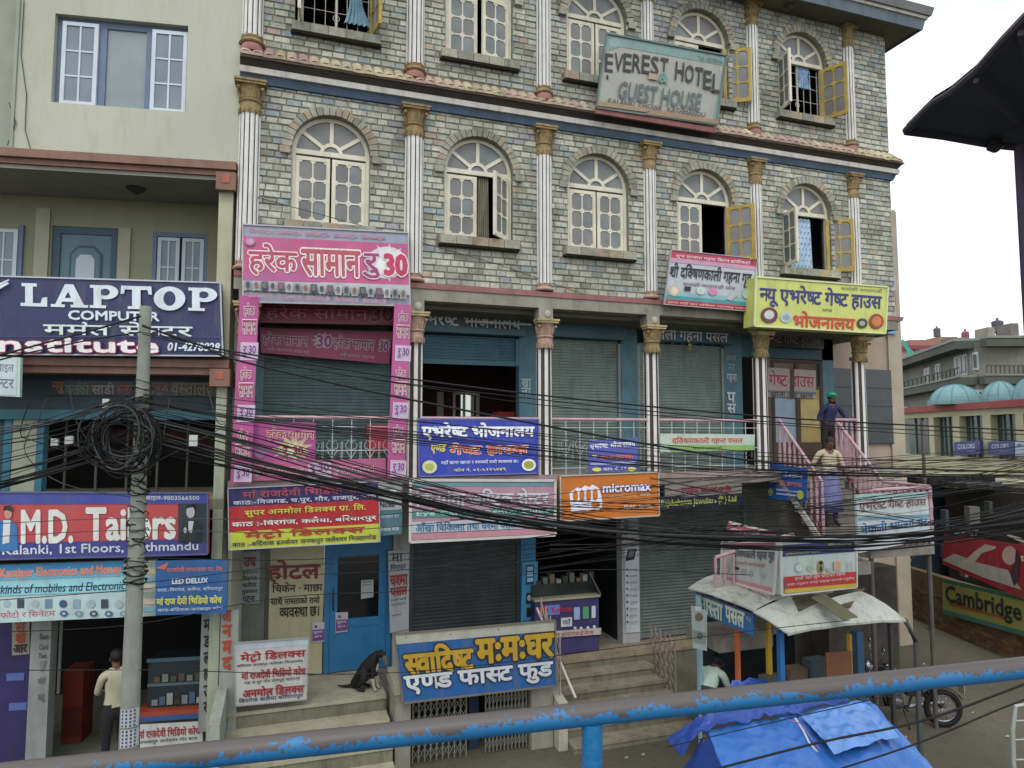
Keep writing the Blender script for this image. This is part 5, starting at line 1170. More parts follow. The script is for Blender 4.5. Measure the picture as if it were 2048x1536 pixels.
hotel_sign('orange board with a white outlined fist emblem and white brand name', [(1120, 952), (1316, 944), (1318, 1031), (1121, 1042)], -.3, '#b96a23',
    fist + [('t', 'micromax', 1204, 968, 1300, 985, '#d3d5e8', .04, '#4a4470'), ('t', 'मोबाइल', 1278, 986, 1300, 993, '#c7b3a0', .02), ('t', 'nothing like anything', 1216, 990, 1270, 997, '#c7a97f', .01), ('t', 'Mobile Service', 1246, 1010, 1304, 1018, '#d6cfc3', .03), ('r', 1150, 1041, 1150.5, 1041.5, '#b96a23')], th=.1, frame='#a8a39a', fw=.02)
hotel_sign('grey jewellers board with dull red Nepali letters under the slab edge', [(1330, 968), (1484, 967), (1484, 990), (1330, 994)], -.1, '#77726c', [('t', 'राजहंस ज्वेलर्स प्रा.लि.', 1364, 971, 1466, 988, '#7d2230', .05)], th=.04)
hotel_sign('black jewellers board with yellow green English lettering', [(1318, 997), (1486, 986), (1486, 1008), (1318, 1020)], -.12, '#15152a', [('t', 'Rajshahansa Jewellers (P.) Ltd', 1322, 1000, 1472, 1017, '#a3ad55', .03)], th=.04)
# boards higher on the front
hotel_sign('pink white and teal jewellery banner with black Nepali name on the second floor band', [(1342, 500), (1514, 518), (1501, 623), (1328, 609)], -.25, '#a9b0b5',
    [('p', [(1342, 500), (1514, 518), (1512, 533), (1340, 515)], '#a83a55'), ('p', [(1340, 515), (1512, 533), (1511, 541), (1339, 524)], '#b38aa3'), ('p', [(1331, 590), (1503, 606), (1502, 614), (1330, 599)], '#3f8a93'), ('p', [(1333, 582), (1504, 597), (1503, 606), (1331, 590)], '#7fa8ad'), ('p', [(1330, 598), (1502, 613), (1501, 623), (1328, 609)], '#9c3036'),
     ('t', 'शुभ लग्नमा गहना किन्न हामीकहाँ', 1352, 507, 1500, 517, '#d6bcc0', .03), ('t', 'श्री दक्षिणकाली गहना गृह', 1342, 525, 1502, 562, '#22242c', .03), ('t', 'कलंकी काठमाडौं फोन', 1366, 563, 1470, 571, '#7a5a62', .02), ('e', 1347, 582, 11, 11, '#b9a98f'), ('e', 1347, 582, 7, 7, '#cdbfae'), ('r', 1368, 573, 1380, 582, '#26262a'), ('e', 1400, 582, 9, 8, '#b9c3bd'), ('e', 1424, 584, 9, 8, '#b57d9a'), ('p', [(1450, 598), (1468, 580), (1474, 590), (1460, 602)], '#a9adb0'), ('e', 1492, 590, 9, 8, '#a9b5ad'), ('t', 'हाम्रो यहाँ सुन चाँदीका गहनाहरु पाइन्छ', 1334, 602, 1496, 608, '#cdb3ad', .01)], th=.03, frame='#9aa0a3', fw=.012)
hotel_sign('yellow light box with dark blue and red Nepali lettering and food photographs', [(1511, 554), (1775, 574), (1770, 667), (1508, 652)], -.5, '#b9c067',
    [('t', 'न्यू एभरेष्ट गेष्ट हाउस', 1520, 566, 1762, 612, '#2b2f6b', .045), ('t', 'कलंकी काठमाडौं', 1680, 572, 1764, 580, '#7d8455', .01), ('t', 'एण्ड', 1642, 618, 1662, 624, '#4f5545', .02), ('t', 'भोजनालय', 1586, 622, 1708, 655, '#b5402f', .05),
     ('e', 1537, 631, 17, 16, '#5a2f33'), ('e', 1537, 630, 10, 9, '#c3c0c3'), ('e', 1570, 635, 12, 11, '#a3b0ad'), ('e', 1570, 635, 7, 6, '#7d9096'), ('e', 1722, 647, 11, 10, '#33332a'), ('e', 1722, 647, 6, 5, '#8f938a'), ('e', 1751, 643, 15, 15, '#8f3526'), ('e', 1751, 643, 10, 10, '#b3703f')], th=.3, frame='#c3c79a', fw=.03)
for k, (y0, y1, col, lab) in enumerate(((551, 580, '#9aa0c0', 'lilac poster scrap highest on the corner of the beige building'), (580, 610, '#b33a48', 'red poster scrap with white letters on the corner of the beige building'), (610, 638, '#9fa8a3', 'grey printed poster scrap on the corner of the beige building'), (638, 668, '#3f4a6b', 'navy and sky blue poster scrap lowest on the corner of the beige building'))):
    sign('corner_poster', lab, [(1774, y0), (1791, y0 + 1), (1792, y1), (1775, y1 - 1)], ID(1.5), col, [('t', 'का', 1776, y0 + 5, 1788, y1 - 8, '#cfcfd3', .05)] if k < 3 else [('r', 1775, y1 - 8, 1792, y1 - 1, '#5fa3c3'), ('t', 'अ', 1778, y0 + 5, 1788, y0 + 18, '#b9c0c9', .04)], th=.01)
S, Sf = hotel_sign('weathered grey green hotel name board leaning back on the upper cornice', [(1213, 68), (1452, 112), (1432, 251), (1192, 216)], -.32, '#93958c', [], name='hotel_board', th=.05)
arc = []
ltr = 'EVEREST HOTEL'; n_ = len(ltr)
x = 1214
for i, ch in enumerate(ltr):
    wd = {' ': 12, 'E': 17, 'V': 18, 'R': 18, 'S': 17, 'T': 17, 'H': 18, 'O': 19, 'L': 16}[ch]
    t = i / (n_ - 1); yy = 108 + 12 * (t - .5) ** 2 * 4 - 12 + t * 42
    if ch != ' ': arc.append(('t', ch, x, yy, x + wd - 4, yy + 36, '#2b2b2a', .02, None, -.12))
    x += wd + .8
prints(Sf, [('p', [(1213, 68), (1452, 112), (1449, 132), (1240, 94), (1222, 100), (1208, 104)], '#6f8a86'), ('p', [(1447, 130), (1452, 112), (1432, 251), (1424, 249)], '#6d8780'), ('e', 1228, 86, 12, 9, '#7d9692'), ('t', 'Tel : 4278346', 1396, 112, 1444, 120, '#53706c', .03)] + arc +
       [('t', '&', 1319, 146, 1334, 166, '#5f8a7d', .05), ('t', 'GUEST HOUSE', 1238, 164, 1400, 198, '#4f6062', .025), ('t', 'KALANKI  CHOWK . KATHMANDU', 1216, 198, 1408, 208, '#4a3b30', .03),
        ('p', [(1310, 136), (1350, 142), (1346, 160), (1306, 156)], '#9c8463') if False else ('r', 1296, 148, 1314, 160, '#988a72'), ('p', [(1195, 204), (1300, 220), (1290, 226), (1193, 213)], '#8f7b5f'), ('p', [(1300, 222), (1434, 242), (1432, 250), (1290, 230)], '#8a7458')], S)
fr = mb(M('#5f6f6c', .7, .2, name='rust_frame'))
for a, b in ((0, 1), (1, 2), (2, 3), (3, 0)): fr.beam(Sf.c[a] + Sf.n * .01, Sf.c[b] + Sf.n * .01, .03, .04, up=Sf.n)
fr.build('frame', S)
mb(M('#7d534c', .85, .25, 4, stain=.6, name='red_edge')).beam(P(1190, 222, -.3), P(1430, 262, -.3), .05, .09).build('bottom_rail', S)
for a in (1215, 1425):
    mb(M('#6b5a4c', .8, name='rusty_strut')).beam(P(a, 150 if a < 1300 else 180, -.36), P(a, 205, -.06), .03).build('strut', S)
# stair side banner and landing board
fx = lambda x, z: PX(x, z, 8.9)
sign('stair_banner', 'blue banner with white and orange lines tied to the left rail of the stairs', [(1535, 925), (1614, 938), (1612, 1004), (1535, 997)], fx, '#2456a0',
     [('t', 'एभरेष्ट भोजनालय', 1538, 938, 1606, 950, '#cdd6e6', .05), ('t', 'गेष्ट हाउस', 1552, 958, 1606, 970, '#c9705a', .05), ('e', 1545, 962, 5, 5, '#8fae5a'), ('e', 1543, 984, 5, 8, '#b3b84a'), ('e', 1603, 990, 6, 9, '#b3b84a'), ('r', 1556, 978, 1600, 981, '#9fb0d0'), ('r', 1556, 986, 1596, 989, '#9fb0d0')], th=.02)
hotel_sign('white board with grey upper line and blue lower line of script on stair rail', [(1712, 990), (1855, 984), (1862, 1078), (1718, 1106)], -2.12, '#a9b3b5',
     [('p', [(1712, 990), (1855, 984), (1856, 992), (1712, 998)], '#86aca8'), ('t', 'एभरेष्ट गेष्ट हाउस', 1718, 1000, 1852, 1024, '#5b4a4c', .05, '#b9b3b0'), ('p', [(1716, 1034), (1858, 1028), (1859, 1034), (1716, 1040)], '#5f8496'), ('t', 'नेपाली भान्सा घर', 1722, 1046, 1854, 1068, '#2f5f86', .06, '#c3cfd6')], th=.04)
# painted boards at street level
hotel_sign('blue painted snack bar board with big yellow and white Nepali words over the folding gate', [(788, 1268), (1110, 1241), (1112, 1371), (806, 1406)], -.72, '#245a93',
    [('p', [(788, 1268), (1110, 1241), (1110, 1262), (791, 1290)], '#a6a79b'), ('e', 812, 1275, 1.5, 1.5, '#4a4740'), ('e', 900, 1269, 1.5, 1.5, '#4a4740'), ('e', 996, 1259, 1.5, 1.5, '#4a4740'),
     ('t', 'स्वादिष्ट', 806, 1296, 945, 1355, '#b3922c', .055, '#2b2a26'), ('t', 'मःमःघर', 952, 1282, 1106, 1330, '#b3922c', .055, '#2b2a26'), ('t', 'एण्ड फास्ट फुड', 808, 1355, 1104, 1394, '#c3cace', .055, '#232a3a')], th=.05, frame='#6d675d', fw=.025)
hotel_sign('white street board with three red headings and black small lines beside the sitting dog', [(468, 1286), (618, 1275), (613, 1398), (471, 1412)], -.2, '#b2b2ae',
    [('p', [(468, 1286), (618, 1275), (618, 1289), (468, 1302)], '#a9b3bd'), ('t', 'मेट्रो डिलक्स', 481, 1306, 611, 1328, '#8f2029', .05), ('t', 'बर्दिवास जनकपुर जलेश्वर भिठ्ठामोड', 474, 1330, 606, 1338, '#34363a', .02), ('t', 'मां राजदेवी भिडियो कोच', 483, 1344, 611, 1362, '#8f2029', .045), ('t', 'गढ च.पुर गौर राजपुर मलंगवा', 488, 1363, 600, 1372, '#34363a', .02),
     ('t', 'अनमोल डिलक्स', 486, 1377, 608, 1396, '#8f2029', .05), ('t', 'विरगंज कलैया बरियारपुर', 478, 1397, 606, 1408, '#26335c', .03)], th=.03, frame='#8f8f8c', fw=.015)
# ------------------------------------------------------------------ helpers for free standing things
def proj(w):
    d = w - CAM; fwd = Vector((s_ * math.cos(PT), c_ * math.cos(PT), math.sin(PT))); rt = Vector((c_, -s_, 0)); up = rt.cross(fwd)
    return 1024 + F * d.dot(rt) / d.dot(fwd), 768 - F * d.dot(up) / d.dot(fwd)
def zat(xy, py):      # height above the point xy that meets photo row py
    lo, hi = -5., 30.
    for _ in range(40):
        m_ = (lo + hi) / 2
        if proj(Vector((xy.x, xy.y, m_)))[1] > py: lo = m_
        else: hi = m_
    return (lo + hi) / 2
def V3(p, z): return Vector((p.x, p.y, z))

# ------------------------------------------------------------------ snack stall with sheet roof
stl = thing('snack_stall', 'blue framed street snack stall under a curved pale sheet metal roof', 'stall', PG(1590, 1500, -.9))
sheet = M('#9da199', .6, .15, 2, stain=.85, stainc='#5f5f50', bump=.2, bscale=8, name='pale_sheet')
A = PG(1376, 1176, 1.6); B_ = PG(1430, 1149, 1.66); C_ = PG(1722, 1183, 1.62); D_ = PG(1812, 1240, 1.3); E_ = PG(1575, 1267, 1.28); Mm = PG(1570, 1190, 1.6); N = PG(1507, 1221, 1.5)
from mathutils import noise as mnoise
def patch(c00, c10, c11, c01, nx, ny, th, mat, bulge=0.0, wr=0.0, seed=1, name='roof_sheet', parent=None, crk=1.0, **kw):
    m = mb(mat); random.seed(seed); ph = [U(0, 6) for _ in range(6)]
    top = []
    for j in range(ny + 1):
        v = j / ny
        for i in range(nx + 1):
            u = i / nx
            p = (c00 * (1 - u) + c10 * u) * (1 - v) + (c01 * (1 - u) + c11 * u) * v
            cr_n = 0
            if wr: q_ = Vector((p.x * 3.2, p.y * 3.2, 3.7 if name == 'roof_cloth' else seed * 3.7)); cr_n = (1 - 2 * abs(mnoise.noise(q_))) + .6 * (1 - 2 * abs(mnoise.noise(q_ * 2.3))) + .35 * mnoise.noise(q_ * 5.1)
            p = p + Vector((0, 0, wr * crk * cr_n * 1.2 + bulge * 4 * (u * (1 - u)) * .5 + bulge * 4 * v * (1 - v) * .5 + wr * .2 * (math.sin(u * 17 + v * 5 + ph[0]) * .5 + math.sin(u * 7 - v * 19 + ph[1]) * .6 + math.sin((u + v) * 31 + ph[2]) * .3 + math.sin(u * 43 + ph[3] + 3 * math.sin(v * 9)) * .2)))
            top.append(p)
    k = nx + 1
    m.add(top, [(j * k + i, j * k + i + 1, (j + 1) * k + i + 1, (j + 1) * k + i) for j in range(ny) for i in range(nx)])
    if th:
        m.add([p - Vector((0, 0, th)) for p in top], [(j * k + i, (j + 1) * k + i, (j + 1) * k + i + 1, j * k + i + 1) for j in range(ny) for i in range(nx)])
        n0 = len(top); ed = [i for i in range(nx + 1)] + [j * k + nx for j in range(1, ny + 1)] + [ny * k + i for i in range(nx - 1, -1, -1)] + [j * k for j in range(ny - 1, -1, -1)]
        m.add([top[e] for e in ed] + [top[e] - Vector((0, 0, th)) for e in ed], [(i, i + len(ed), i + 1 + len(ed), i + 1) for i in range(len(ed) - 1)])
    return m.build(name, parent, smooth=True, **kw)
patch(A, B_, Mm, N, 8, 8, .02, sheet, .05, .004, 3, parent=stl)
patch(N - Vector((0, 0, .02)), Mm + Vector((.1, 0, -.03)), PG(1600, 1232, 1.42), E_, 8, 8, .02, sheet, .02, .006, 4, parent=stl)
patch(E_, PG(1598, 1224, 1.45), C_, D_, 10, 10, .03, sheet, .07, .006, 5, parent=stl)
patch(Mm - Vector((0, 0, .06)), PG(1730, 1178, 1.6), PG(1700, 1215, 1.5), PG(1590, 1222, 1.45), 6, 5, .02, M('#4d4a35', .9, .3, 6, name='mouldy_sheet'), .0, .012, 6, name='dark_tarpaulin_patch', parent=stl)
patch(PG(1622, 1196, 1.62), PG(1650, 1190, 1.64), PG(1716, 1235, 1.48), PG(1685, 1240, 1.46), 4, 5, .01, M('#55533f', .9, .2, 6, name='mouldy_sheet'), .01, .008, 7, name='loose_strip', parent=stl)
dkb = M('#1f3f57', .6, .15, name='dark_blue_paint')
def post(px, py, ztop, w, mat, zbot=-.9, name='post'): p = PG(px, py, ztop); mb(mat).beam(V3(p, zbot), V3(p, ztop), w).build(name, stl); return p
p1 = post(1397, 1190, 1.52, .06, M('#7fa0ab', .6, .1, name='pale_blue_paint')); p2 = post(1560, 1262, 1.25, .07, M('#1d5a8f', .5, .1, name='blue_post_paint')); p3 = post(1714, 1262, 1.2, .11, dkb); post(1780, 1247, 1.25, .05, M('#2e2f30', .6, name='dark_post_paint'))
q = PG(1474, 1262, 1.1); mb(M('#a3542b', .6, .2, name='orange_post_paint')).beam(V3(q, .35), V3(q, 1.35), .055).mat(M('#6d2a26', .6, .2, name='red_post_paint')).beam(V3(q, -.9), V3(q, .345), .055).build('post', stl)
q = PG(1537, 1275, 1.0); mb(M('#b3922c', .6, .2, name='yellow_post_paint')).beam(V3(q, .3), V3(q, 1.2), .06).mat(M('#7d2620', .6, .2, name='red_post_paint')).beam(V3(q, -.9), V3(q, .295), .06).build('post', stl)
q = PG(1700, 1275, 1.1); mb(M('#a8832c', .6, .2, name='yellow_post_paint')).beam(V3(q, .55), V3(q, 1.15), .06).mat(M('#8a4a26', .6, .2, name='orange_post_paint')).beam(V3(q, -.9), V3(q, .545), .06).build('post', stl)
mb(M('#4f5254', .5, .1, metal=.3, name='grey_pipe')).tube([PG(1810, 1240, 1.28), PG(1832, 1283, .95), V3(PG(1832, 1283, .95), -.9)], .035, 8).build('bent_pipe', stl, smooth=True)
mb(M('#1b2226', .9, .3, 4, name='stall_shade_back')).hexa([V3(p1, -.9) + Vector((.75, 1.0, 0)), V3(p3, -.9) + Vector((-.1, 1.1, 0)), V3(p3, 1.3) + Vector((-.1, 1.1, 0)), V3(p1, 1.4) + Vector((.75, 1.0, 0))], [V3(p1, -.9) + Vector((.75, 1.04, 0)), V3(p3, -.9) + Vector((-.1, 1.14, 0)), V3(p3, 1.3) + Vector((-.1, 1.14, 0)), V3(p1, 1.4) + Vector((.75, 1.04, 0))]).build('dark_backing', stl)  # added dark sheet, standing in for the shade inside the stall
mb(M('#3a3b3a', .8, .2, name='stall_board')).beam(V3(p2, .1), V3(p3, .1), .04, .5).beam(V3(p1, -.1), V3(p2, -.1), .04, .7).build('counter_board', stl)
mb(M('#5b3a24', .7, .2, name='brown_board')).beam(V3(p3, .72) + Vector((-.5, .05, 0)), V3(p3, .72) + Vector((-.12, 0, 0)), .03, .45).build('hanging_board', stl)
fz = lambda p_, pp, z: None
a = V3(p2, 0); b = V3(p3, 0)
for k in range(3):
    f = .2 + .3 * k; c = a.lerp(b, f) + Vector((0, .5, 0)); mb(M(('#4a4d49', '#5a4a3a', '#3a4a52')[k], .8, .2, name='shelf_goods')).box(c.x - .15, c.x + .15, c.y - .1, c.y + .1, .2, .5 + .1 * k).build('goods_crate', stl)
pa = PG(1388, 1222, 1.3); pb = PG(1416, 1228, 1.28)
sign('torn_poster', 'torn pale poster pasted on the left end of the stall', [(1382, 1210), (1414, 1222), (1414, 1302), (1386, 1296)], lambda x, y: PZ(x, y, 9.7), '#8f9a98', [('e', 1398, 1236, 8, 9, '#5d5546'), ('p', [(1386, 1262), (1412, 1268), (1412, 1290), (1388, 1286)], '#757d78'), ('e', 1400, 1274, 6, 7, '#4c5350'), ('p', [(1390, 1212), (1404, 1214), (1402, 1224), (1391, 1222)], '#b5bab6')], th=.01)
# fascia lettering board of the stall
ftl = PG(1392, 1184, 1.53); ftr = PG(1508, 1229, 1.42)
def vert2(pq, P0, P1):   # surface standing over the ground line P0-P1
    def f(px, py):
        n = Vector((P1.y - P0.y, -(P1.x - P0.x), 0)); d = ray(px, py); t = (Vector((P0.x, P0.y, 0)) - CAM).dot(n) / d.dot(n); return CAM + d * t
    return f
sign('stall_board', 'blue fascia board with white Nepali words along the left side of the snack stall', [(1392, 1184), (1508, 1229), (1506, 1272), (1394, 1223)], vert2(None, ftl, ftr), '#2a5f92',
     [('p', [(1392, 1184), (1508, 1229), (1508, 1233), (1392, 1188)], '#54517d'), ('t', 'नास्ता', 1400, 1193, 1444, 1222, '#b3bfa8', .05), ('t', 'पसल', 1450, 1211, 1488, 1240, '#b3bfa8', .05), ('t', '२४', 1492, 1232, 1503, 1240, '#8fa39a', .03)], th=.03)
k0 = PG(1556, 1190, 1.68); kl = PG(1443, 1158, 1.68); kr = PG(1713, 1173, 1.68)
sign('stall_board', 'white jewellery box sign with pink foot band, left of the pair on the stall roof', [(1445, 1085), (1555, 1083), (1548, 1188), (1443, 1158)], vert2(None, kl, k0), '#a3aaa6',
     [('p', [(1443, 1150), (1548, 1177), (1548, 1188), (1443, 1158)], '#a97a80'), ('p', [(1445, 1085), (1555, 1083), (1555, 1090), (1445, 1091)], '#9a5a66'), ('t', 'दक्षिणकाली गहना गृह', 1462, 1096, 1548, 1118, '#3d4a52', .03), ('t', 'कलंकी काठमाडौं', 1466, 1120, 1526, 1127, '#a8606a', .02), ('r', 1466, 1133, 1473, 1138, '#26282a'), ('e', 1482, 1142, 6, 5, '#86908c'), ('e', 1496, 1146, 4, 6, '#86908c'), ('e', 1522, 1150, 6, 5, '#8f9a96'), ('e', 1452, 1136, 5, 9, '#959f9b'), ('t', 'सुन चाँदीका गहनाहरु', 1450, 1160, 1540, 1168, '#c3aaad', .02)], th=.1, frame='#b3b3b0', fw=.025)
sign('stall_board', 'white box sign with navy head and red foot, right one on the stall roof', [(1559, 1083), (1712, 1072), (1712, 1174), (1563, 1190)], vert2(None, k0, kr), '#adb8b6',
     [('p', [(1565, 1090), (1708, 1081), (1708, 1104), (1565, 1114)], '#2c2f66'), ('t', 'फोन ०१-४२७८', 1655, 1086, 1702, 1093, '#a3a84a', .03), ('t', 'दक्षिणकाली गहना', 1570, 1106, 1640, 1112, '#8f9a5a', .02), ('e', 1597, 1136, 9, 10, '#93a3a0'), ('e', 1597, 1136, 7, 8, '#b3bebb'), ('e', 1619, 1137, 7, 6, '#9aa88f'), ('e', 1640, 1134, 7, 13, '#8a8450'), ('e', 1640, 1126, 4, 4, '#26221d'), ('e', 1640, 1138, 3, 6, '#35302a'), ('r', 1665, 1124, 1680, 1142, '#b5957a'), ('e', 1656, 1140, 5, 4, '#9fa9a3'), ('r', 1692, 1124, 1694, 1144, '#9aa6a6'), ('r', 1700, 1122, 1702, 1142, '#9aa6a6'),
      ('p', [(1566, 1154), (1710, 1143), (1710, 1166), (1567, 1178)], '#a32b30'), ('p', [(1567, 1178), (1710, 1166), (1710, 1173), (1567, 1186)], '#b8a034'), ('t', 'हाम्रो यहाँ सुन चाँदीका गहना', 1586, 1153, 1688, 1162, '#cdb3ad', .02), ('t', 'अर्डर अनुसार बनाई पाइन्छ सम्पर्क गर्नुहोस्', 1570, 1166, 1706, 1173, '#cdb3ad', .02)], th=.1, frame='#b9bbb8', fw=.025)
# ------------------------------------------------------------------ blue tarpaulin stall
tp = thing('tarpaulin_stall', 'street stall roofed with a bright blue tied down tarpaulin in the foreground', 'stall', PG(1640, 1700, -.9))
def tarpmat(n, h1, h2, rough):
    m = M(h1, rough, .1, 2, bump=.35, bscale=7, name=n); return m
tb = tarpmat('blue_tarpaulin', '#2f62a8', '', .42); tb2 = M('#20418c', .42, .2, 2, bump=.35, bscale=7, name='blue_tarpaulin'); tpl = M('#4d7ab8', .28, .18, 6, bump=.4, bscale=12, spec=.6, name='clear_plastic')
b0 = PG(1414, 1464, 1.3); b1 = PG(1738, 1404, 1.34); f1 = PG(1912, 1590, .98); f0 = PG(1500, 1690, .98)
mid = PG(1592, 1432, 1.34); midf = PG(1690, 1630, 1.0)
patch(b0, mid, midf, f0, 60, 56, .006, tb, .03, .02, 8, name='roof_cloth', parent=tp)
patch(mid, b1, f1, midf, 60, 56, .006, tb, .03, .02, 9, name='roof_cloth', parent=tp)
patch(PG(1602, 1434, 1.37), PG(1730, 1408, 1.375), PG(1800, 1478, 1.255), PG(1668, 1512, 1.24), 60, 44, .0, tpl, .02, .016, 10, name='plastic_sheet', parent=tp)
patch(b0, f0, V3(f0, .3) + Vector((-.3, 0, 0)), V3(PG(1345, 1500, .95), .6), 24, 20, .006, tb2, .0, .02, 11, name='side_cloth', parent=tp)
patch(PG(1333, 1478, 1.1), PG(1420, 1440, 1.36), b0, PG(1365, 1525, 1.0), 34, 26, .006, tb2, .04, .035, 12, name='side_cloth', parent=tp)
patch(PG(1420, 1436, 1.4), PG(1590, 1398, 1.42), PG(1600, 1436, 1.34), PG(1400, 1478, 1.28), 50, 24, .006, tb2, .07, .045, 13, name='bunched_cloth', parent=tp)
patch(PG(1590, 1412, 1.42), PG(1690, 1398, 1.4), PG(1700, 1414, 1.34), PG(1594, 1436, 1.34), 34, 18, .006, tb2, .05, .03, 14, name='bunched_cloth', parent=tp)
patch(PG(1468, 1365, 1.3), PG(1535, 1372, 1.3), PG(1540, 1410, 1.1), PG(1455, 1410, 1.1), 24, 18, .006, tb2, .08, .04, 15, name='raised_fold', parent=tp)
patch(b1, f1, V3(f1, -.2), V3(b1, .4), 6, 6, .006, tb2, .0, .01, 16, name='side_cloth', parent=tp)
mb(M('#b3b8c0', .6, name='white_rope')).tube([PG(1590, 1436, 1.37), PG(1606, 1460, 1.32), PG(1618, 1485, 1.28), PG(1640, 1510, 1.2), PG(1672, 1533, 1.13), PG(1690, 1560, 1.08)], .009, 6).build('rope', tp)
mb(M('#8a5a7d', .6, name='pink_cord')).tube([PG(1560, 1436, 1.37), PG(1600, 1446, 1.36), PG(1640, 1500, 1.24)], .004, 5).build('cord', tp)
for p_ in (b0, b1, f0, f1): mb(M('#6b4d34', .8, .2, name='wood_post')).beam(V3(p_, -.9), V3(p_, p_.z - .02), .05).build('post', tp)
# ------------------------------------------------------------------ alley wall, banners, sheds and far houses
def qbox(name, mat, pl, Zl, pr, Zr, z0, z1, th, parent=None, push=0.0, **kw):
    a = PZ(pl, 868, Zl); b = PZ(pr, 868, Zr); d = (b - a); d.z = 0; n = Vector((-d.y, d.x, 0)).normalized()
    if n.dot(a - CAM) < 0: n = -n
    a = a - n * push; b = b - n * push
    return mb(mat).hexa([V3(a, z0), V3(b, z0), V3(b, z1), V3(a, z1)], [V3(a, z0) + n * th, V3(b, z0) + n * th, V3(b, z1) + n * th, V3(a, z1) + n * th]).build(name, parent, recalc=True, **kw)
aw = thing('alley_wall', 'mud stained brown brick wall running down the alley under the banners', 'wall', PG(1900, 1270, -.9))
a0 = PG(1776, 1216); a1 = PG(2150, 1375)
bk = M('#6e5a3e', .95, .25, 2, bump=.6, bscale=18, stain=.7, stainc='#4b3d2c', name='brown_render')
n_ = Vector((a1.y - a0.y, -(a1.x - a0.x), 0)).normalized(); n_ = n_ if n_.dot(a0 - CAM) > 0 else -n_
top0 = zat(a0, 1122); top1 = top0 + .05
mb(bk).hexa([V3(a0, -.9), V3(a1, -.9), V3(a1, top1), V3(a0, top0)], [V3(a0, -.9) + n_ * .2, V3(a1, -.9) + n_ * .2, V3(a1, top1) + n_ * .2, V3(a0, top0) + n_ * .2]).build('render', aw, recalc=True)
ln = (a1 - a0).length; rows_ = 7; rr_ = []
mm = MB().mat(brick_mat('att', [('#6e4c34', 2), ('#5f4a36', 2), ('#7a6040', 2), ('#56452f', 1)], 'mud_brick'))
for r in range(9):
    x = .1 + (.1 if r % 2 else 0)
    while x < ln - .2:
        if R() > .25:
            p = a0.lerp(a1, x / ln); q = a0.lerp(a1, (x + .2) / ln); z = -.85 + r * .085
            mm.hexa([V3(p, z), V3(q, z), V3(q, z + .07), V3(p, z + .07)], [V3(p, z) - n_ * .012, V3(q, z) - n_ * .012, V3(q, z + .07) - n_ * .012, V3(p, z + .07) - n_ * .012]); rr_ += [R()] * 6
        x += .22
o = mm.build('exposed_brick', aw, kind='stuff'); at = o.data.attributes.new('rnd', 'FLOAT', 'FACE'); at.data.foreach_set('value', rr_)
p = PG(1870, 1262); mb(M('#5f564c', .8, .2, name='weathered_pole_paint')).tube([V3(p, -.9) - n_ * .1, V3(p, 4.2) - n_ * .1], .04, 8).build('standing_pole', None, 'thin brown upright pole standing against the alley wall', 'pole')
avp = vert2(None, a0 - n_ * .12, a1 - n_ * .12)
cb_ = vert2(None, a0 - n_ * .25, a1 - n_ * .25)
sign('school_banner', 'yellow green banner with big dark English word on the alley wall', [(1884, 1156), (2110, 1208), (2112, 1290), (1886, 1226)], avp, '#8f8f4a',
     [('p', [(1884, 1156), (2110, 1208), (2110, 1217), (1884, 1164)], '#2f6b55'), ('p', [(1886, 1218), (2112, 1280), (2112, 1290), (1886, 1227)], '#3a6f62'), ('p', [(1900, 1205), (2018, 1236), (2018, 1241), (1900, 1210)], '#8f4a2c'), ('t', 'Cambridge', 1892, 1170, 2046, 1212, '#232a2c', .04)], th=.01)
sign('drink_banner', 'sagging red soft drink banner with a drinking woman printed on it above the yellow one', [(1888, 1068), (2120, 1100), (2120, 1230), (1884, 1128)], cb_, '#8f1f2a',
     [('p', [(1885, 1120), (1900, 1104), (1935, 1118), (1985, 1130), (2014, 1168), (1940, 1144)], '#a39f98'), ('p', [(1912, 1118), (1926, 1100), (1945, 1084), (1965, 1088), (1962, 1092), (1940, 1100), (1925, 1122)], '#b3a494'), ('e', 1990, 1104, 15, 17, '#b59a90'), ('p', [(2003, 1092), (2012, 1110), (2008, 1150), (1998, 1160), (1990, 1136), (2000, 1118)], '#3a2030'),
      ('t', 'भोजनालय', 2014, 1100, 2090, 1118, '#c3b9b5', .05), ('t', 'गेष्ट', 2034, 1126, 2080, 1144, '#c3b9b5', .05), ('t', 'ठण्डा', 1900, 1056, 1935, 1066, '#b9aaa5', .03), ('p', [(2028, 1156), (2052, 1160), (2052, 1170)], '#c3b9b5'), ('p', [(1972, 1062), (2010, 1072), (2045, 1086), (2045, 1089), (2005, 1077)], '#c9bcb8')], th=.01)
sign('wall_poster', 'small red poster at the far end of the alley wall', [(1785, 1102), (1826, 1106), (1826, 1118), (1785, 1112)], vert2(None, a0 - n_ * .1 , a1 - n_ * .1), '#8f2b38', [('r', 1787, 1113, 1824, 1117, '#a39c98')], th=.01)
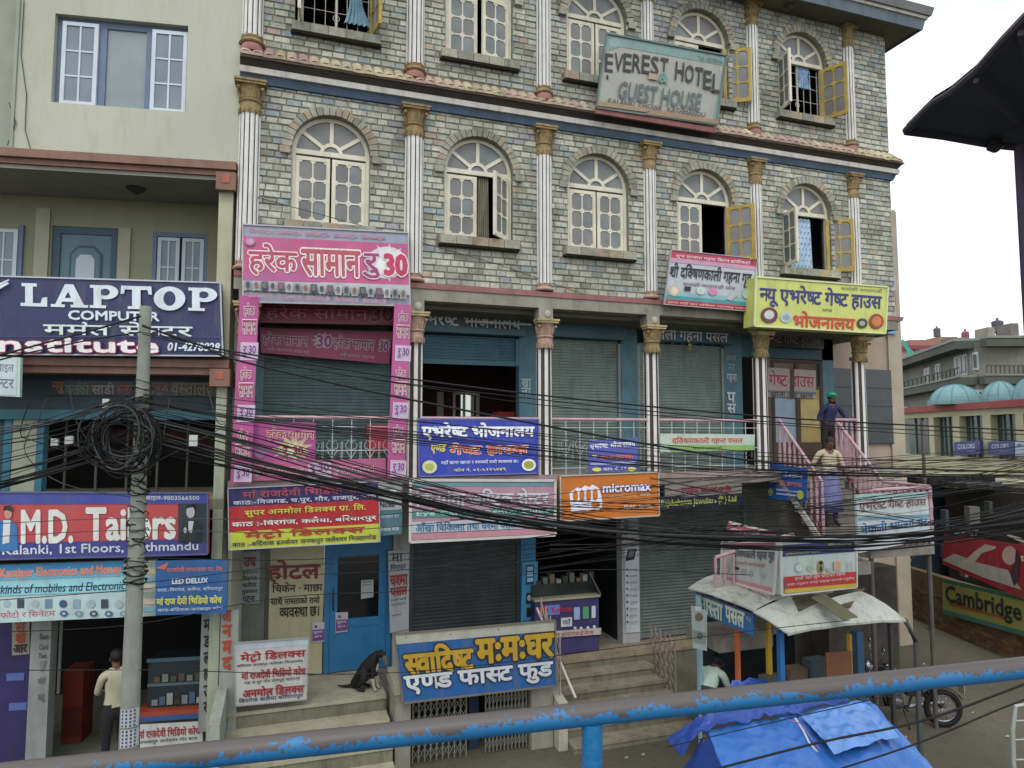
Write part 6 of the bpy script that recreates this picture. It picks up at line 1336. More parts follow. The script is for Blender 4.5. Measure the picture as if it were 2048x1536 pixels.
# water tank, sheds and clutter
sd = thing('dark_shed', 'black and navy tarpaulin covered shed behind the landing board', 'shed', PG(1840, 1150, -.9))
qbox('navy_cover', M('#1d2a38', .6, .25, 1.5, bump=.3, bscale=6, name='navy_cover_cloth'), 1792, 19, 1885, 19, -.9, 2.7, 1.5, sd); qbox('red_drum', M('#5a1f1f', .6, .2, name='red_drum_paint'), 1912, 18.4, 1942, 18.4, -.9, 2.15, .6, sd)
for k in range(7): qbox('roof_strip', M('#1c1b19', .9, .2, name='black_sheet'), 1796 + k * 14, 18.6, 1830 + k * 26, 18, 2.62 - .05 * (k % 3), 2.74 - .04 * (k % 3), .8, sd)
s2 = thing('lean_to_shed', 'dark lean-to roof and cluttered frontage at the right edge under the pale office block', 'shed', PG(2000, 1150, -.9))
for k in range(5): qbox('roof_sheet', M('#24221f', .9, .2, name='black_sheet'), 1880 + k * 30, 17.5, 1930 + k * 45, 17, 2.55 - .04 * k, 2.66 - .04 * k, 1.2, s2)
qbox('dark_backing', M('#26251f', .95, .3, 4, name='dark_clutter'), 1885, 18.5, 2200, 15, -.9, 2.45, .2, s2)
random.seed(5)
for k in range(22):
    px = U(1720, 2060); z = U(.5, 2.1); hw = U(6, 24)
    if px < 1790: continue
    qbox('stored_goods', M(('#5a5a54', '#3c4444', '#6a5f50', '#2f3b44', '#6f7371', '#4d2a28')[k % 6], .8, .2, name='stored_goods_paint'), px, 16.8 - .02 * k, px + hw, 16.8 - .02 * k, z, z + U(.1, .45), .2, s2)
qbox('goods_pile', M('#2b2925', .95, .4, 6, bump=.6, bscale=10, name='dark_pile'), 1700, 17.6, 1775, 17.6, -.9, 1.3, 1, sd)
# pale office block with red edge
ofb = thing('office_block', 'cream block with red roof edge and blue bank boards at far right', 'building', PZ(1920, 868, 27))
cr_ = M('#a9a78a', .8, .1, .6, stain=.2, stainc='#8a876c', name='cream_render'); Zl, Zr = 31.0, 22.5; pl_, pr_ = 1795, 2060
def ofx(px): 
    t = (px - pl_) / (pr_ - pl_); return 1 / (1 / Zl * (1 - t) + 1 / Zr * t)
def ob(name, mat, x0, x1, z0, z1, th, push=0.0, par=None): return qbox(name, mat, x0, ofx(x0), x1, ofx(x1), z0, z1, th, par or ofb, push)
ob('wall', cr_, 1795, 2120, 1.6, 3.0, 3); ob('parapet', cr_, 1795, 2120, 4.55, 4.85, 3); ob('roof_edge', M('#8a3f3f', .7, .1, name='red_fascia'), 1795, 2120, 4.78, 5.02, 3.2, .15)
for x0, x1 in ((1858, 1868), (1906, 1920), (1966, 1982), (2032, 2048)): ob('column', cr_, x0, x1, 3.0, 4.55, .4)
for x0, x1 in ((1807, 1858), (1868, 1906), (1920, 1966), (1982, 2032), (2048, 2110)):
    w = ob('window', M('#2b3a38', .2, .3, 1.5, spec=.6, name='green_glass'), x0, x1, 3.0, 4.55, .1, -.25)
    for k in range(1, 4):
        xx = x0 + (x1 - x0) * k / 4; ob('mullion', M('#5c706c', .5, name='mullion_paint'), xx, xx + 1.5, 3.0, 4.55, .05, -.2, w)
ob('lower_wall', cr_, 1795, 2120, -.9, 1.2, 3, .8); ob('ledge', M('#b5b398', .8, .05, name='pale_ledge'), 1830, 2120, 1.9, 2.35, 1, .6)
ofs = lambda px, py: (lambda a, b: vert2(None, a, b)(px, py))(PZ(1795, 868, Zl) + Vector((-.1, -.1, 0)) * 6, PZ(2060, 868, Zr) + Vector((-.1, -.1, 0)) * 6)
for x in (1908, 1976): sign('bank_board', '%s dark blue board with white English letters on the cream block' % ('left' if x < 1950 else 'right'), [(x, 884), (x + 52, 881), (x + 52, 908), (x, 911)], ofs, '#2b3570', [('t', 'COLORS', x + 8, 889, x + 42, 898, '#a9b5cf', .04), ('r', x + 26, 902, x + 44, 904, '#7d88b0')], th=.1, group='blue boards on the cream block')
sign('bank_board', 'pale notice board right of the blue boards on the cream block', [(2030, 882), (2070, 880), (2070, 910), (2030, 912)], ofs, '#9fb0c3', [('r', 2034, 888, 2044, 892, '#5f7093')], th=.1)
# blue half domes
for k, (x0, x1) in enumerate(((1862, 1968), (1966, 2044), (2030, 2100))):
    Z = 27.0 - k * 1.6; c = PZ((x0 + x1) / 2, 868, Z); r = (x1 - x0) / 2 / F * Z; zb = 5.02
    m = mb(M('#5f868c', .6, .2, 1.2, stain=.7, stainc='#80938f', name='blue_roofing')).lathe(V3(c, zb), [(r * math.cos(t * math.pi / 16), .78 * math.sin(t * math.pi / 16)) for t in range(8)] + [(.02, .79)], 20, sx=1, sy=.8)
    d = m.build('dome_roof', None, ('largest faded blue dome roof standing on the cream block', 'second faded blue dome roof right of the largest on the cream block', 'faded blue dome roof cut by the right edge on the cream block')[k], 'roof')
    rb_ = mb(M('#4f7d86', .5, .1, name='dome_rib'))
    for j in range(10):
        a_ = j * math.pi / 5; rb_.tube([V3(c, zb) + Vector((r * 1.01 * math.cos(t * math.pi / 16) * math.cos(a_), .8 * r * 1.01 * math.cos(t * math.pi / 16) * math.sin(a_), .79 * math.sin(t * math.pi / 16))) for t in range(9)], .018, 4)
    rb_.build('ribs', d)
# grey house
gh = thing('grey_house', 'unfinished grey concrete house with white windows and long eaves at the right', 'building', PZ(1930, 868, 36))
gr = M('#77786f', .9, .15, .5, stain=.4, stainc='#4f5049', name='grey_concrete'); gd = M('#4a4f48', .9, .2, .6, stain=.4, name='dark_slab')
gf = lambda px: 1 / (1 / 48. + min(1, (px - 1800) / 160.) * (1 / 34.5 - 1 / 48.))
def gb(name, mat, x0, x1, z0, z1, th, push=0.0, par=None):
    if x0 < 1958 < x1: gb(name, mat, x0, 1958, z0, z1, th, push, par); x0 = 1958; th = min(th, .5)
    return qbox(name, mat, x0, gf(x0), x1, gf(x1), z0, z1, th, par or gh, push)
gb('wall', gr, 1800, 2100, 2, 8.5, 5); gb('roof_slab', gd, 1795, 2110, 8.2, 8.6, 6, .9); gb('roof_fascia', M('#7a8078', .8, .1, name='pale_edge'), 1795, 2110, 8.6, 8.72, 6, .95); gb('floor_slab', gd, 1795, 2110, 6.35, 6.75, 6, .7); gb('slab_edge', M('#7a7d72', .9, .1, name='pale_edge'), 1795, 2110, 6.75, 6.85, 6, .75)
ww = M('#a9b3b5', .6, .05, name='white_frame')
for x0, x1, z0, z1 in ((1855, 1868, 6.95, 7.9), (1878, 1889, 7.0, 7.95), (1917, 1943, 6.95, 8.05), (1948, 1964, 7.1, 8.0), (2008, 2020, 7.0, 8.0), (1860, 1884, 5.2, 5.9), (1930, 1980, 5.2, 6.1), (1990, 2008, 5.2, 6.1), (1807, 1820, 5.2, 5.7)):
    w = gb('window', ww, x0, x1, z0, z1, .1, .06)
    n = max(2, int((x1 - x0) / 7)); 
    for k in range(n):
        a = x0 + (x1 - x0) * (k + .2) / n; b = x0 + (x1 - x0) * (k + .8) / n; gb('pane', M('#3a4144', .3, .1, name='dark_pane'), a, b, z0 + .12, z1 - .12, .02, .09, w)
for x0, x1, z0 in ((1800, 1956, 6.86), (1960, 2075, 6.86)):
    for k in range(int((x1 - x0) / 9)): gb('baluster', gd, x0 + k * 9, x0 + k * 9 + 1.5, z0, z0 + .35, .05, .72)
    gb('rail', gd, x0, x1, z0 + .35, z0 + .42, .06, .73)
for k, (x, w_, h_) in enumerate(((1812, 8, .5), (1848, 12, .35), (1902, 10, .45), (1978, 14, .5), (2024, 16, .7))): gb('roof_parapet', M(('#8a8578', '#6f6a66', '#7d5f58')[k % 3], .9, .15, name='parapet_render'), x, x + w_, 8.72, 8.72 + h_, 1, .3)
for x in (1905, 2003): gb('column', gr, x, x + 4, 5, 6.35, .3, .5)
# red brick house, tanks, green net
rh = thing('red_house', 'far red and brown brick house with a flat roof above the grey house', 'building', PZ(1880, 868, 60))
def fb(name, mat, x0, x1, Z, z0, z1, th, par): return qbox(name, mat, x0, Z, x1, Z, z0, z1, th, par)
Zq = lambda py, Z: ZE + (868 - py) / F * Z
fb('wall', M('#8f6a5f', .9, .1, .4, name='brick_wall_paint'), 1828, 1886, 60, Zq(860, 60), Zq(678, 60), 6, rh); fb('band', M('#7d4448', .9, .1, name='red_band'), 1826, 1888, 59.8, Zq(698, 60), Zq(690, 60), 6, rh); fb('side_wall', M('#8c7a62', .9, .1, .5, name='tan_wall'), 1886, 1924, 60.5, Zq(860, 60), Zq(670, 60), 6, rh); fb('window', M('#2c2f30', .5, name='dark_pane'), 1888, 1894, 60.3, Zq(698, 60), Zq(688, 60), .3, rh)
def tank(px, py0, py1, w, Z, mat, label, stand=None):
    c = PZ(px, 868, Z); r = w / 2 / F * Z; z1, z0 = Zq(py0, Z), Zq(py1, Z)
    t = thing('water_tank', label, 'water tank', V3(c, z0))
    mb(mat).lathe(V3(c, z0), [(r * .96, 0), (r, (z1 - z0) * .1), (r * .95, (z1 - z0) * .45), (r, (z1 - z0) * .5), (r, (z1 - z0) * .85), (r * .5, (z1 - z0) * .97), (r * .3, z1 - z0)], 14).build('tank_body', t, smooth=True)
    mb(mat).lathe(V3(c, z1), [(r * .25, 0), (r * .25, .12)], 10).build('lid', t)
    if stand: mb(M('#4f4d49', .8, name='dark_concrete')).lathe(V3(c, z0 - .15), [(r * 1.7, 0), (r * 1.7, .14)], 12).box(c.x - r * .25, c.x + r * .25, c.y - r * .25, c.y + r * .25, Zq(stand, Z), z0 - .15).build('stand', t)
tank(1883, 653, 672, 13, 58, M('#5b565c', .6, .1, name='grey_tank'), 'small grey water tank on the roof of the red brick house')
tank(1940, 660, 682, 14, 40, M('#7d4a50', .6, .1, name='maroon_tank'), 'maroon water tank standing on the roof of the grey house')
tank(2006, 638, 658, 21, 40, M('#54505a', .6, .1, name='grey_tank'), 'large grey water tank raised on a pedestal above the grey house', 684)
patch(PZ(1802, 684, 45), PZ(1808, 684, 45), PZ(1836, 720, 45), PZ(1824, 722, 45), 5, 8, .1, M('#2f9a8a', .6, .1, name='green_net_cloth'), .1, .1, 20, name='green_net', parent=None, label='bright green net hanging diagonally beside the grey house', cat='net')
hs = thing('hill_house', 'dim far house seen between the beige building and the grey house', 'building', PZ(1810, 868, 55))
fb('wall', M('#6d6a68', .9, .1, name='far_wall'), 1796, 1830, 55, 1, Zq(708, 55), 5, hs); fb('roof', M('#7d5a58', .9, .1, name='far_roof'), 1795, 1822, 54.8, Zq(710, 55), Zq(702, 55), 5, hs); fb('window', M('#33373d', .6, name='dark_pane'), 1803, 1812, 54.9, Zq(745, 55), Zq(730, 55), .1, hs)
for k, (x0, x1, yt) in enumerate(((1990, 2100, 690), (1760, 1800, 720))): 
    h_ = thing('far_house', ('grey far house cut by the right edge behind the big tank', 'low far house behind the beige building')[k], 'building', PZ(x0, 868, 70 + k)); fb('wall', M('#77777a', .9, .1, name='far_wall'), x0, x1, 70 + k, -1, Zq(yt, 70), 6, h_); fb('window', M('#4a5055', .6, name='dark_pane'), x0 + 20, x0 + 28, 69.8 + k, Zq(yt + 30, 70), Zq(yt + 12, 70), .2, h_)
# ------------------------------------------------------------------ concrete utility pole with cable coils
pole = thing('utility_pole', 'tapered pale concrete utility pole wound with cables before the left shops', 'pole', (-1.52, -1.68, -.9))
pcn = M('#80867c', .9, .1, 4, bump=.3, bscale=40, stain=.5, stainc='#5a5d54', name='pole_concrete')
mb(pcn).lathe((-1.52, -1.68, -.9), [(.112, 0), (.108, .8), (.064, 6.28), (.0, 6.281)], 20).build('shaft', pole, smooth=True)
def pz(py): return Vector((-1.52, -1.68, zat(Vector((-1.52, -1.68, 0)), py)))
blk = M('#121314', .6, .2, 5, spec=.25, name='black_cable'); gry = M('#35383a', .6, .2, 5, name='grey_cable')
def cable_ring(c, rx, rz, tilt, ph, mat, nm='cable_coil'):
    n = 40; pts = []
    for i in range(n + 1):
        a = 2 * math.pi * i / n * .97 + ph; k = 1 + .05 * math.sin(3 * a + ph)
        pts.append(c + Vector((rx * k * math.cos(a) * .95 - .0, rx * k * math.cos(a) * .2 * tilt, rz * k * math.sin(a))))
    return mb(mat).tube(pts, U(.006, .011), 5).build(nm, None, 'loose black cable loop coiled against the utility pole', 'cable', 'cable loops on the utility pole')
cc0 = PZ(243, 880, 7.75)
random.seed(21)
for k in range(22): cable_ring(cc0 + Vector((U(-.08, .12), U(-.07, .07), U(-.06, .06))), U(.2, .4), U(.2, .4), U(-1, 1), U(0, 6), blk if R() < .8 else gry)
for k in range(16):
    z = zat(Vector((-1.52, -1.68, 0)), U(752, 860) if k < 10 else U(985, 1180)); r = .1 + U(0, .03)
    pts = [Vector((-1.52 + r * math.cos(a * math.pi / 6), -1.68 + r * math.sin(a * math.pi / 6), z + .02 * math.sin(a + k))) for a in range(13)]
    mb(blk).tube(pts, U(.005, .01), 5).build('cable_tie', pole)
for k in range(26):
    z = zat(Vector((-1.52, -1.68, 0)), U(905, 1165)); z2 = z + U(-.25, .25); a0_ = U(0, 6)
    pts = [Vector((-1.52 + (.1 + .02 * math.sin(j)) * math.cos(a0_ + j * .45), -1.68 + (.1 + .02 * math.cos(j)) * math.sin(a0_ + j * .45), z + (z2 - z) * j / 10 + U(-.02, .02))) for j in range(11)]
    mb(blk if R() < .7 else gry).tube(pts, U(.004, .009), 5).build('cable_tie', pole)
for px, py, w, h, lab in ((212, 808, 11, 20, 'small grey junction box on a cable left of the pole top'), (110, 884, 12, 14, 'pale junction box at the far left of the dark shop window'), (139, 880, 14, 16, 'white topped purple junction box left of the coil'), (387, 881, 15, 22, 'white junction box on the cables right of the pole')):
    c = PZ(px, py, 7.8); s = 7.8 / F
    t = thing('junction_box', lab, 'junction box', c - Vector((0, 0, h * s / 2)))
    mb(M('#aeb2ae', .5, .1, name='box_plastic')).box(c.x - w * s / 2, c.x + w * s / 2, c.y - .03, c.y + .03, c.z - h * s / 2, c.z + h * s / 2).build('box_body', t); mb(M('#6b6f70', .5, name='box_seal')).box(c.x - w * s / 2 - .003, c.x + w * s / 2 + .003, c.y - .033, c.y + .033, c.z - .008, c.z + .002).build('box_seam', t)
# pasted bills on the pole
for k, (py, lab) in enumerate(((1412, 'upper'), (1452, 'lower'))):
    m = mb(PR('#a9adb0')); z1 = pz(py).z; z0 = pz(py + 36).z; r = .1125
    ng = 8; pts = []
    for zz in (z0, z1):
        for i in range(ng + 1):
            a = -math.pi * .75 + i * math.pi * .6 / ng + .1 * k; pts.append(Vector((-1.52 + r * math.cos(a), -1.68 + r * math.sin(a), zz)))
    m.add(pts, [(i, i + 1, i + ng + 2, i + ng + 1) for i in range(ng)]); m.build('pasted_bill', None, '%s white paper bill pasted round the foot of the utility pole' % lab, 'poster')
    for j in range(5):
        zz = z0 + (z1 - z0) * (j + .5) / 5; q = mb(PR('#2c3e66')); pts = []
        for h_ in (-.012, .012):
            for i in range(ng + 1):
                a = -math.pi * .7 + i * math.pi * .48 / ng + .1 * k; pts.append(Vector((-1.52 + (r + .002) * math.cos(a), -1.68 + (r + .002) * math.sin(a), zz + h_)))
        q.add(pts, [(i, i + 1, i + ng + 2, i + ng + 1) for i in range(0, ng, 2)]); q.build('bill_print', pole, kind='stuff')
# ------------------------------------------------------------------ overhead cables
def cable(pts, r, label, group, mat=None, sag=0.0, sub=5):
    P3 = [PZ(*p) for p in pts]; out = []
    for i in range(len(P3) - 1):
        p0 = P3[max(i - 1, 0)]; p1 = P3[i]; p2 = P3[i + 1]; p3 = P3[min(i + 2, len(P3) - 1)]
        for k in range(sub):
            t = k / sub; out.append(.5 * ((2 * p1) + (p2 - p0) * t + (2 * p0 - 5 * p1 + 4 * p2 - p3) * t * t + (3 * p1 - p0 - 3 * p2 + p3) * t ** 3))
    out.append(P3[-1])
    return mb(mat or (blk if R() < .85 else gry)).tube(out, r, 6).build('overhead_cable', None, label, 'cable', group, smooth=True)
def bundle(pts, n, spread, rr, label, group, seed):
    random.seed(seed)
    for k in range(n):
        f = [U(-1, 1), U(-1, 1), U(-1, 1)]
        q = [(x, y + spread * (f[0] * .7 + f[1] * .5 * math.sin(i * 1.3 + f[2] * 3)), Z + U(-.12, .12)) for i, (x, y, Z) in enumerate(pts)]
        cable(q, U(*rr) * .8, label, group)
g1, g2, g3, g4 = 'cables sweeping right from the utility pole', 'cables reaching the pole from the left', 'tangled cables before the stairs', 'low cables over the blue tarpaulin'
cable([(285, 650, 8.0), (360, 678, 8), (460, 702, 8), (820, 758, 8), (1200, 803, 8.2), (1600, 838, 8.6), (2070, 862, 9)], .011, 'thick cable from the pole top running over the shutters to the right edge', g1, blk)
cable([(285, 652, 8.0), (400, 690, 8), (480, 722, 8), (820, 799, 8), (1340, 896, 8.2), (1600, 929, 8.6), (2070, 945, 9)], .014, 'thick cable from the pole top dropping across the blue board', g1, blk)
cable([(285, 668, 8.0), (400, 695, 8), (600, 735, 8), (820, 768, 8), (1200, 812, 8.2), (1600, 848, 8.6), (2070, 870, 9)], .007, 'thin cable just under the topmost one on the right', g1)
cable([(-40, 722, 7.2), (60, 694, 7.4), (180, 662, 7.8), (282, 632, 8.0)], .012, 'upper of the two thick cables rising to the pole top from the left', g2, blk)
cable([(-40, 730, 7.2), (60, 705, 7.4), (180, 680, 7.8), (282, 664, 8.0)], .009, 'lower of the two thick cables rising to the pole top from the left', g2, blk)
cable([(282, 664, 8), (420, 694, 8), (560, 728, 8), (820, 770, 8.1), (1200, 822, 8.2), (2070, 885, 9)], .006, 'fine cable leaving the pole top across the pink strips', g1)
bundle([(270, 830, 8), (480, 880, 8), (820, 975, 8.1), (1100, 1035, 8.3), (1340, 1062, 8.5), (1650, 1071, 8.8), (1850, 1064, 9), (2080, 1026, 9.2)], 9, 20, (.006, .013), 'cable in the heavy bundle sagging from the pole past the light boxes', g1, 31)
bundle([(270, 865, 8), (480, 925, 8), (820, 1005, 8.1), (1000, 1042, 8.3), (1340, 1080, 8.5), (1650, 1088, 8.8), (1850, 1078, 9), (2080, 1050, 9.2)], 8, 15, (.008, .016), 'cable in the heavy bundle sagging from the pole past the light boxes', g1, 32)
bundle([(270, 800, 8), (480, 838, 8), (820, 878, 8.1), (1100, 912, 8.3), (1340, 936, 8.5), (1650, 948, 8.8), (2080, 955, 9.2)], 7, 16, (.005, .01), 'cable in the loose upper fan running right from the pole', g1, 33)
bundle([(270, 790, 8), (520, 820, 8), (820, 850, 8.1), (1340, 905, 8.5), (1750, 930, 8.8), (2080, 925, 9.2)], 5, 22, (.004, .008), 'cable in the loose upper fan running right from the pole', g1, 34)
bundle([(270, 885, 8), (420, 920, 8), (820, 985, 8.1), (1340, 1015, 8.5), (1650, 1010, 8.8), (2080, 960, 9.2)], 6, 22, (.004, .008), 'fine cable crossing between the two layers of boards', g1, 38)
bundle([(-50, 975, 7.2), (120, 930, 7.5), (270, 880, 8.0)], 9, 24, (.007, .014), 'cable in the fan coming to the pole from the left edge', g2, 35)
bundle([(-50, 880, 7.2), (120, 850, 7.5), (270, 800, 8.0)], 8, 32, (.005, .01), 'cable in the fan coming to the pole from the left edge', g2, 36)
bundle([(-50, 940, 7.2), (120, 900, 7.5), (270, 850, 8.0)], 6, 30, (.004, .009), 'cable in the fan coming to the pole from the left edge', g2, 37)
bundle([(840, 1150, 8.4), (1100, 1115, 8.5), (1400, 1070, 8.6), (1650, 1020, 8.8), (1850, 985, 9), (2080, 930, 9.2)], 7, 34, (.003, .007), 'fine cable in the crossing tangle before the stairs', g3, 41)
bundle([(900, 1040, 8.4), (1340, 1000, 8.6), (1650, 955, 8.8), (2080, 905, 9.2)], 5, 20, (.004, .007), 'fine cable in the crossing tangle before the stairs', g3, 42)
bundle([(1100, 1090, 8.4), (1340, 1085, 8.6), (1650, 1075, 8.8), (1850, 1060, 9), (2080, 1010, 9.2)], 5, 26, (.004, .009), 'fine cable in the crossing tangle before the stairs', g3, 43)
bundle([(1300, 960, 8.4), (1560, 1010, 8.6), (1750, 1030, 8.8), (2080, 1090, 9.2)], 4, 26, (.004, .008), 'fine cable in the crossing tangle before the stairs', g3, 44)
bundle([(1300, 985, 8.4), (1650, 940, 8.8), (2080, 900, 9.2)], 5, 30, (.003, .006), 'fine cable in the crossing tangle before the stairs', g3, 45)
for i, (ya, yb, yc, lab) in enumerate(((1049, 1036, 1024, 'cable crossing the big red banner through its white letters'), (1075, 1060, 1050, 'cable crossing the big red banner low through its letters'), (1122, 1116, 1105, 'cable along the foot of the red banner'), (1177, 1168, 1118, 'cable crossing the orange heading of the gadget board'), (1203, 1180, 1138, 'cable crossing the gadget board above its picture rows'), (1265, 1250, 1180, 'cable before the open left shop under the boards'), (1341, 1340, 1344, 'lowest cable before the left shops'))):
    cable([(-40, ya, 7.4), (262, yb, 7.9), (560, yc + 15, 8.1), (830, yc, 8.3), (1150, yc - 40, 8.5), (1500, yc - 70 if i < 5 else yc - 30, 8.8)] if i < 6 else [(-40, ya, 7.4), (300, yb, 7.9), (800, 1345, 8.3), (1330, 1283, 8.5), (1500, 1262, 8.8), (1700, 1240, 9)], .005, lab, 'cables low before the left shops')
for i, (p_, lab) in enumerate(((((1330, 1495, 4.2), (1600, 1432, 4.2), (1760, 1395, 4.2), (2070, 1312, 4.2)), 'thin upper cable over the blue tarpaulin'), (((1380, 1552, 3.6), (1630, 1487, 3.6), (1850, 1440, 3.6), (2070, 1360, 3.6)), 'thick middle cable over the blue tarpaulin'), (((1560, 1575, 3.6), (1820, 1492, 3.6), (2000, 1418, 3.6), (2070, 1392, 3.6)), 'lower right cable over the blue tarpaulin'))):
    cable(p_, (.003, .006, .0045)[i], lab, g4, blk)
random.seed(77)
for k in range(9):
    x = U(20, 420); y = U(770, 850); cable([(x, y, 7.9), (x + U(-20, 20), y + U(20, 70), 7.9), (x + U(-30, 60), y + U(70, 140), 7.9), (265, U(900, 1000), 8.0)], U(.004, .007), 'drooping loose wire tail hanging from the pole', 'loose wire tails at the pole', gry if R() < .5 else blk)
for i, (pp, lab) in enumerate(((((48, 0, 0), (42, 110, 0), (53, 190, 0), (50, 260, 0), (62, 302, 0)), 'thin wire running down the green wall left of the upstairs window'), (((18, 205, 0), (32, 245, 0), (15, 290, 0)), 'short bent wire at the left edge of the green wall'))):
    mb(gry).tube([PL(x, y, -.02) for x, y, _ in pp], .006, 5).build('wall_wire', None, lab, 'wire')
mb(gry).tube([P(x, y, -.06) for x, y in ((515, 395), (700, 445), (860, 490), (1000, 530), (1200, 600), (1280, 640))], .006, 5).build('wall_wire', None, 'thin dark wire slanting across the brick front of the hotel', 'wire')
# ------------------------------------------------------------------ footbridge rail, deck and canopy
fbt = thing('footbridge_rail', 'worn blue painted pipe railing of the footbridge across the foreground', 'railing', PZ(1024, 1600, 1.55))
pm = bpy.data.materials.new('chipped_blue_paint'); pm.use_nodes = True; t = pm.node_tree; b = t.nodes['Principled BSDF']; b.inputs['Roughness'].default_value = .5
geo = t.nodes.new('ShaderNodeNewGeometry'); sx = t.nodes.new('ShaderNodeSeparateXYZ'); t.links.new(geo.outputs['Normal'], sx.inputs[0])
no = t.nodes.new('ShaderNodeTexNoise'); no.inputs['Scale'].default_value = 20; no.inputs['Detail'].default_value = 7; no.inputs['Roughness'].default_value = .65; t.links.new(geo.outputs['Position'], no.inputs['Vector'])
no2 = t.nodes.new('ShaderNodeTexNoise'); no2.inputs['Scale'].default_value = 5; t.links.new(geo.outputs['Position'], no2.inputs['Vector'])
def mth(op, a_, b_):
    n = t.nodes.new('ShaderNodeMath'); n.operation = op
    for i, q in enumerate((a_, b_)):
        if isinstance(q, (int, float)): n.inputs[i].default_value = q
        else: t.links.new(q, n.inputs[i])
    return n.outputs[0]
no3 = t.nodes.new('ShaderNodeTexNoise'); no3.inputs['Scale'].default_value = 95; no3.inputs['Detail'].default_value = 5; t.links.new(geo.outputs['Position'], no3.inputs['Vector'])
v = mth('ADD', mth('ADD', mth('ADD', sx.outputs['Z'], mth('MULTIPLY', mth('SUBTRACT', no3.outputs['Fac'], .5), 2.2)), mth('MULTIPLY', mth('SUBTRACT', no.outputs['Fac'], .5), 2.6)), mth('MULTIPLY', mth('SUBTRACT', no2.outputs['Fac'], .5), 1.6))
rp = t.nodes.new('ShaderNodeValToRGB'); rp.color_ramp.elements[0].position = .30; rp.color_ramp.elements[1].position = .36; rp.color_ramp.elements[0].color = lin('#1b6394'); rp.color_ramp.elements[1].color = lin('#4a4442')
e = rp.color_ramp.elements.new(.33); e.color = lin('#3d2c2c'); t.links.new(mth('ADD', v, .1), rp.inputs[0]); t.links.new(rp.outputs[0], b.inputs['Base Color'])
bp = t.nodes.new('ShaderNodeBump'); bp.inputs['Strength'].default_value = .5; bp.inputs['Distance'].default_value = .004; t.links.new(rp.outputs[0], bp.inputs['Height']); t.links.new(bp.outputs[0], b.inputs['Normal'])
R0 = PZ(-20, 1555, 1.38); R1 = PZ(2060, 1334, 1.72); dR = (R1 - R0)
mb(pm).tube([R0 - dR * .4, R0, R1, R1 + dR * .4], .0255, 28).build('top_pipe', fbt, smooth=True)
pc_ = PZ(1187, 1440, 1.545); pc_ = R0 + dR * ((pc_ - R0).dot(dR) / dR.length_squared)
mb(M('#1e6c9e', .42, .15, 9, stain=.35, stainc='#17425f', bump=.2, name='blue_post_paint')).tube([pc_ - Vector((0, 0, .02)), pc_ - Vector((0, 0, 1.15))], .0235, 24).build('post', fbt, smooth=True)
for k in (-1.9, 1.9): q = pc_ + dR.normalized() * k; mb(M('#1e6c9e', .42, .15, 9, stain=.35, stainc='#17425f', bump=.2, name='blue_post_paint')).tube([q, q - Vector((0, 0, 1.15))], .0235, 24).build('post', fbt, smooth=True)
mb(pm).tube([pc_ - Vector((0, 0, .5)) - dR * 1.2, pc_ - Vector((0, 0, .5)) + dR * 1.2], .018, 16).build('lower_pipe', fbt, smooth=True)
mb(M('#4c4f50', .8, .2, 3, bump=.3, name='deck_steel')).box(-9, 9, -14, R1.y + .2, 2.0, 2.12).build('footbridge_deck', None, 'grey footbridge deck the picture is taken from', 'bridge')
hp = thing('wire_hoop', 'pale bent wire hoop frame at the bottom right corner', 'hoop', PZ(2040, 1536, 3.0))
mb(M('#9aa19c', .5, name='pale_wire')).tube([PZ(2040, 1600, 3), PZ(2028, 1530, 3), PZ(2026, 1460, 3), PZ(2032, 1412, 3), PZ(2060, 1408, 3)], .008, 6).build('hoop', hp)
for y in (1442, 1480, 1520): mb(M('#9aa19c', .5, name='pale_wire')).tube([PZ(2026, y, 3), PZ(2070, y - 2, 3)], .004, 5).build('cross_wire', hp)
cp = thing('canopy', 'dark curved canopy roof corner against the sky at the upper right', 'canopy', PZ(2040, 320, 3.2))
cdk = M('#26303a', .6, .15, 2, name='dark_canopy_sheet')
Lf = [PZ(*q) for q in ((1812, 262, 3.2), (1848, 226, 3.05), (1870, 205, 2.97), (1905, 184, 2.85), (1955, 143, 2.65), (2000, 92, 2.45), (2048, 42, 2.3), (2110, -30, 2.15), (2200, -140, 2.0))]
Fr = [PZ(*q) for q in ((1812, 262, 3.2), (1890, 272, 3.22), (1985, 289, 3.25), (2100, 300, 3.3), (2300, 318, 3.4))]
vs = [a + b - Lf[0] for a in Lf for b in Fr]; kx = len(Fr)
fs = [(j * kx + i, j * kx + i + 1, (j + 1) * kx + i + 1, (j + 1) * kx + i) for j in range(len(Lf) - 1) for i in range(kx - 1)]
m = mb(cdk).add(vs, fs).add([v_ + Vector((0, 0, .03)) for v_ in vs], [f[::-1] for f in fs])
m.build('roof_shell', cp)
mb(M('#2e2a33', .6, .1, name='canopy_edge')).tube([p for p in Lf], .018, 8).tube([p for p in Fr], .02, 8).build('edge_pipe', cp, smooth=True)
for k in (2, 3): mb(M('#322a33', .6, .1, name='canopy_rib')).tube([Lf[0].lerp(Lf[k * 2], .98) + (Fr[1] - Fr[0]) * 0 - Vector((0, 0, .03)), Fr[3] - Vector((0, 0, .03))], .012, 6).build('rib', cp)
pp_ = PZ(2041, 292, 3.15); mb(M('#3c3148', .6, .15, 4, name='purple_post_paint')).tube([pp_, V3(pp_, 2.1)], .026, 14).build('post', cp, smooth=True)
mb(M('#2c2a2c', .6, name='lamp_dark')).lathe(PZ(1990, 296, 3.22), [(.01, -.02), (.035, 0), (.03, .03)], 10).build('lamp_fitting', cp)
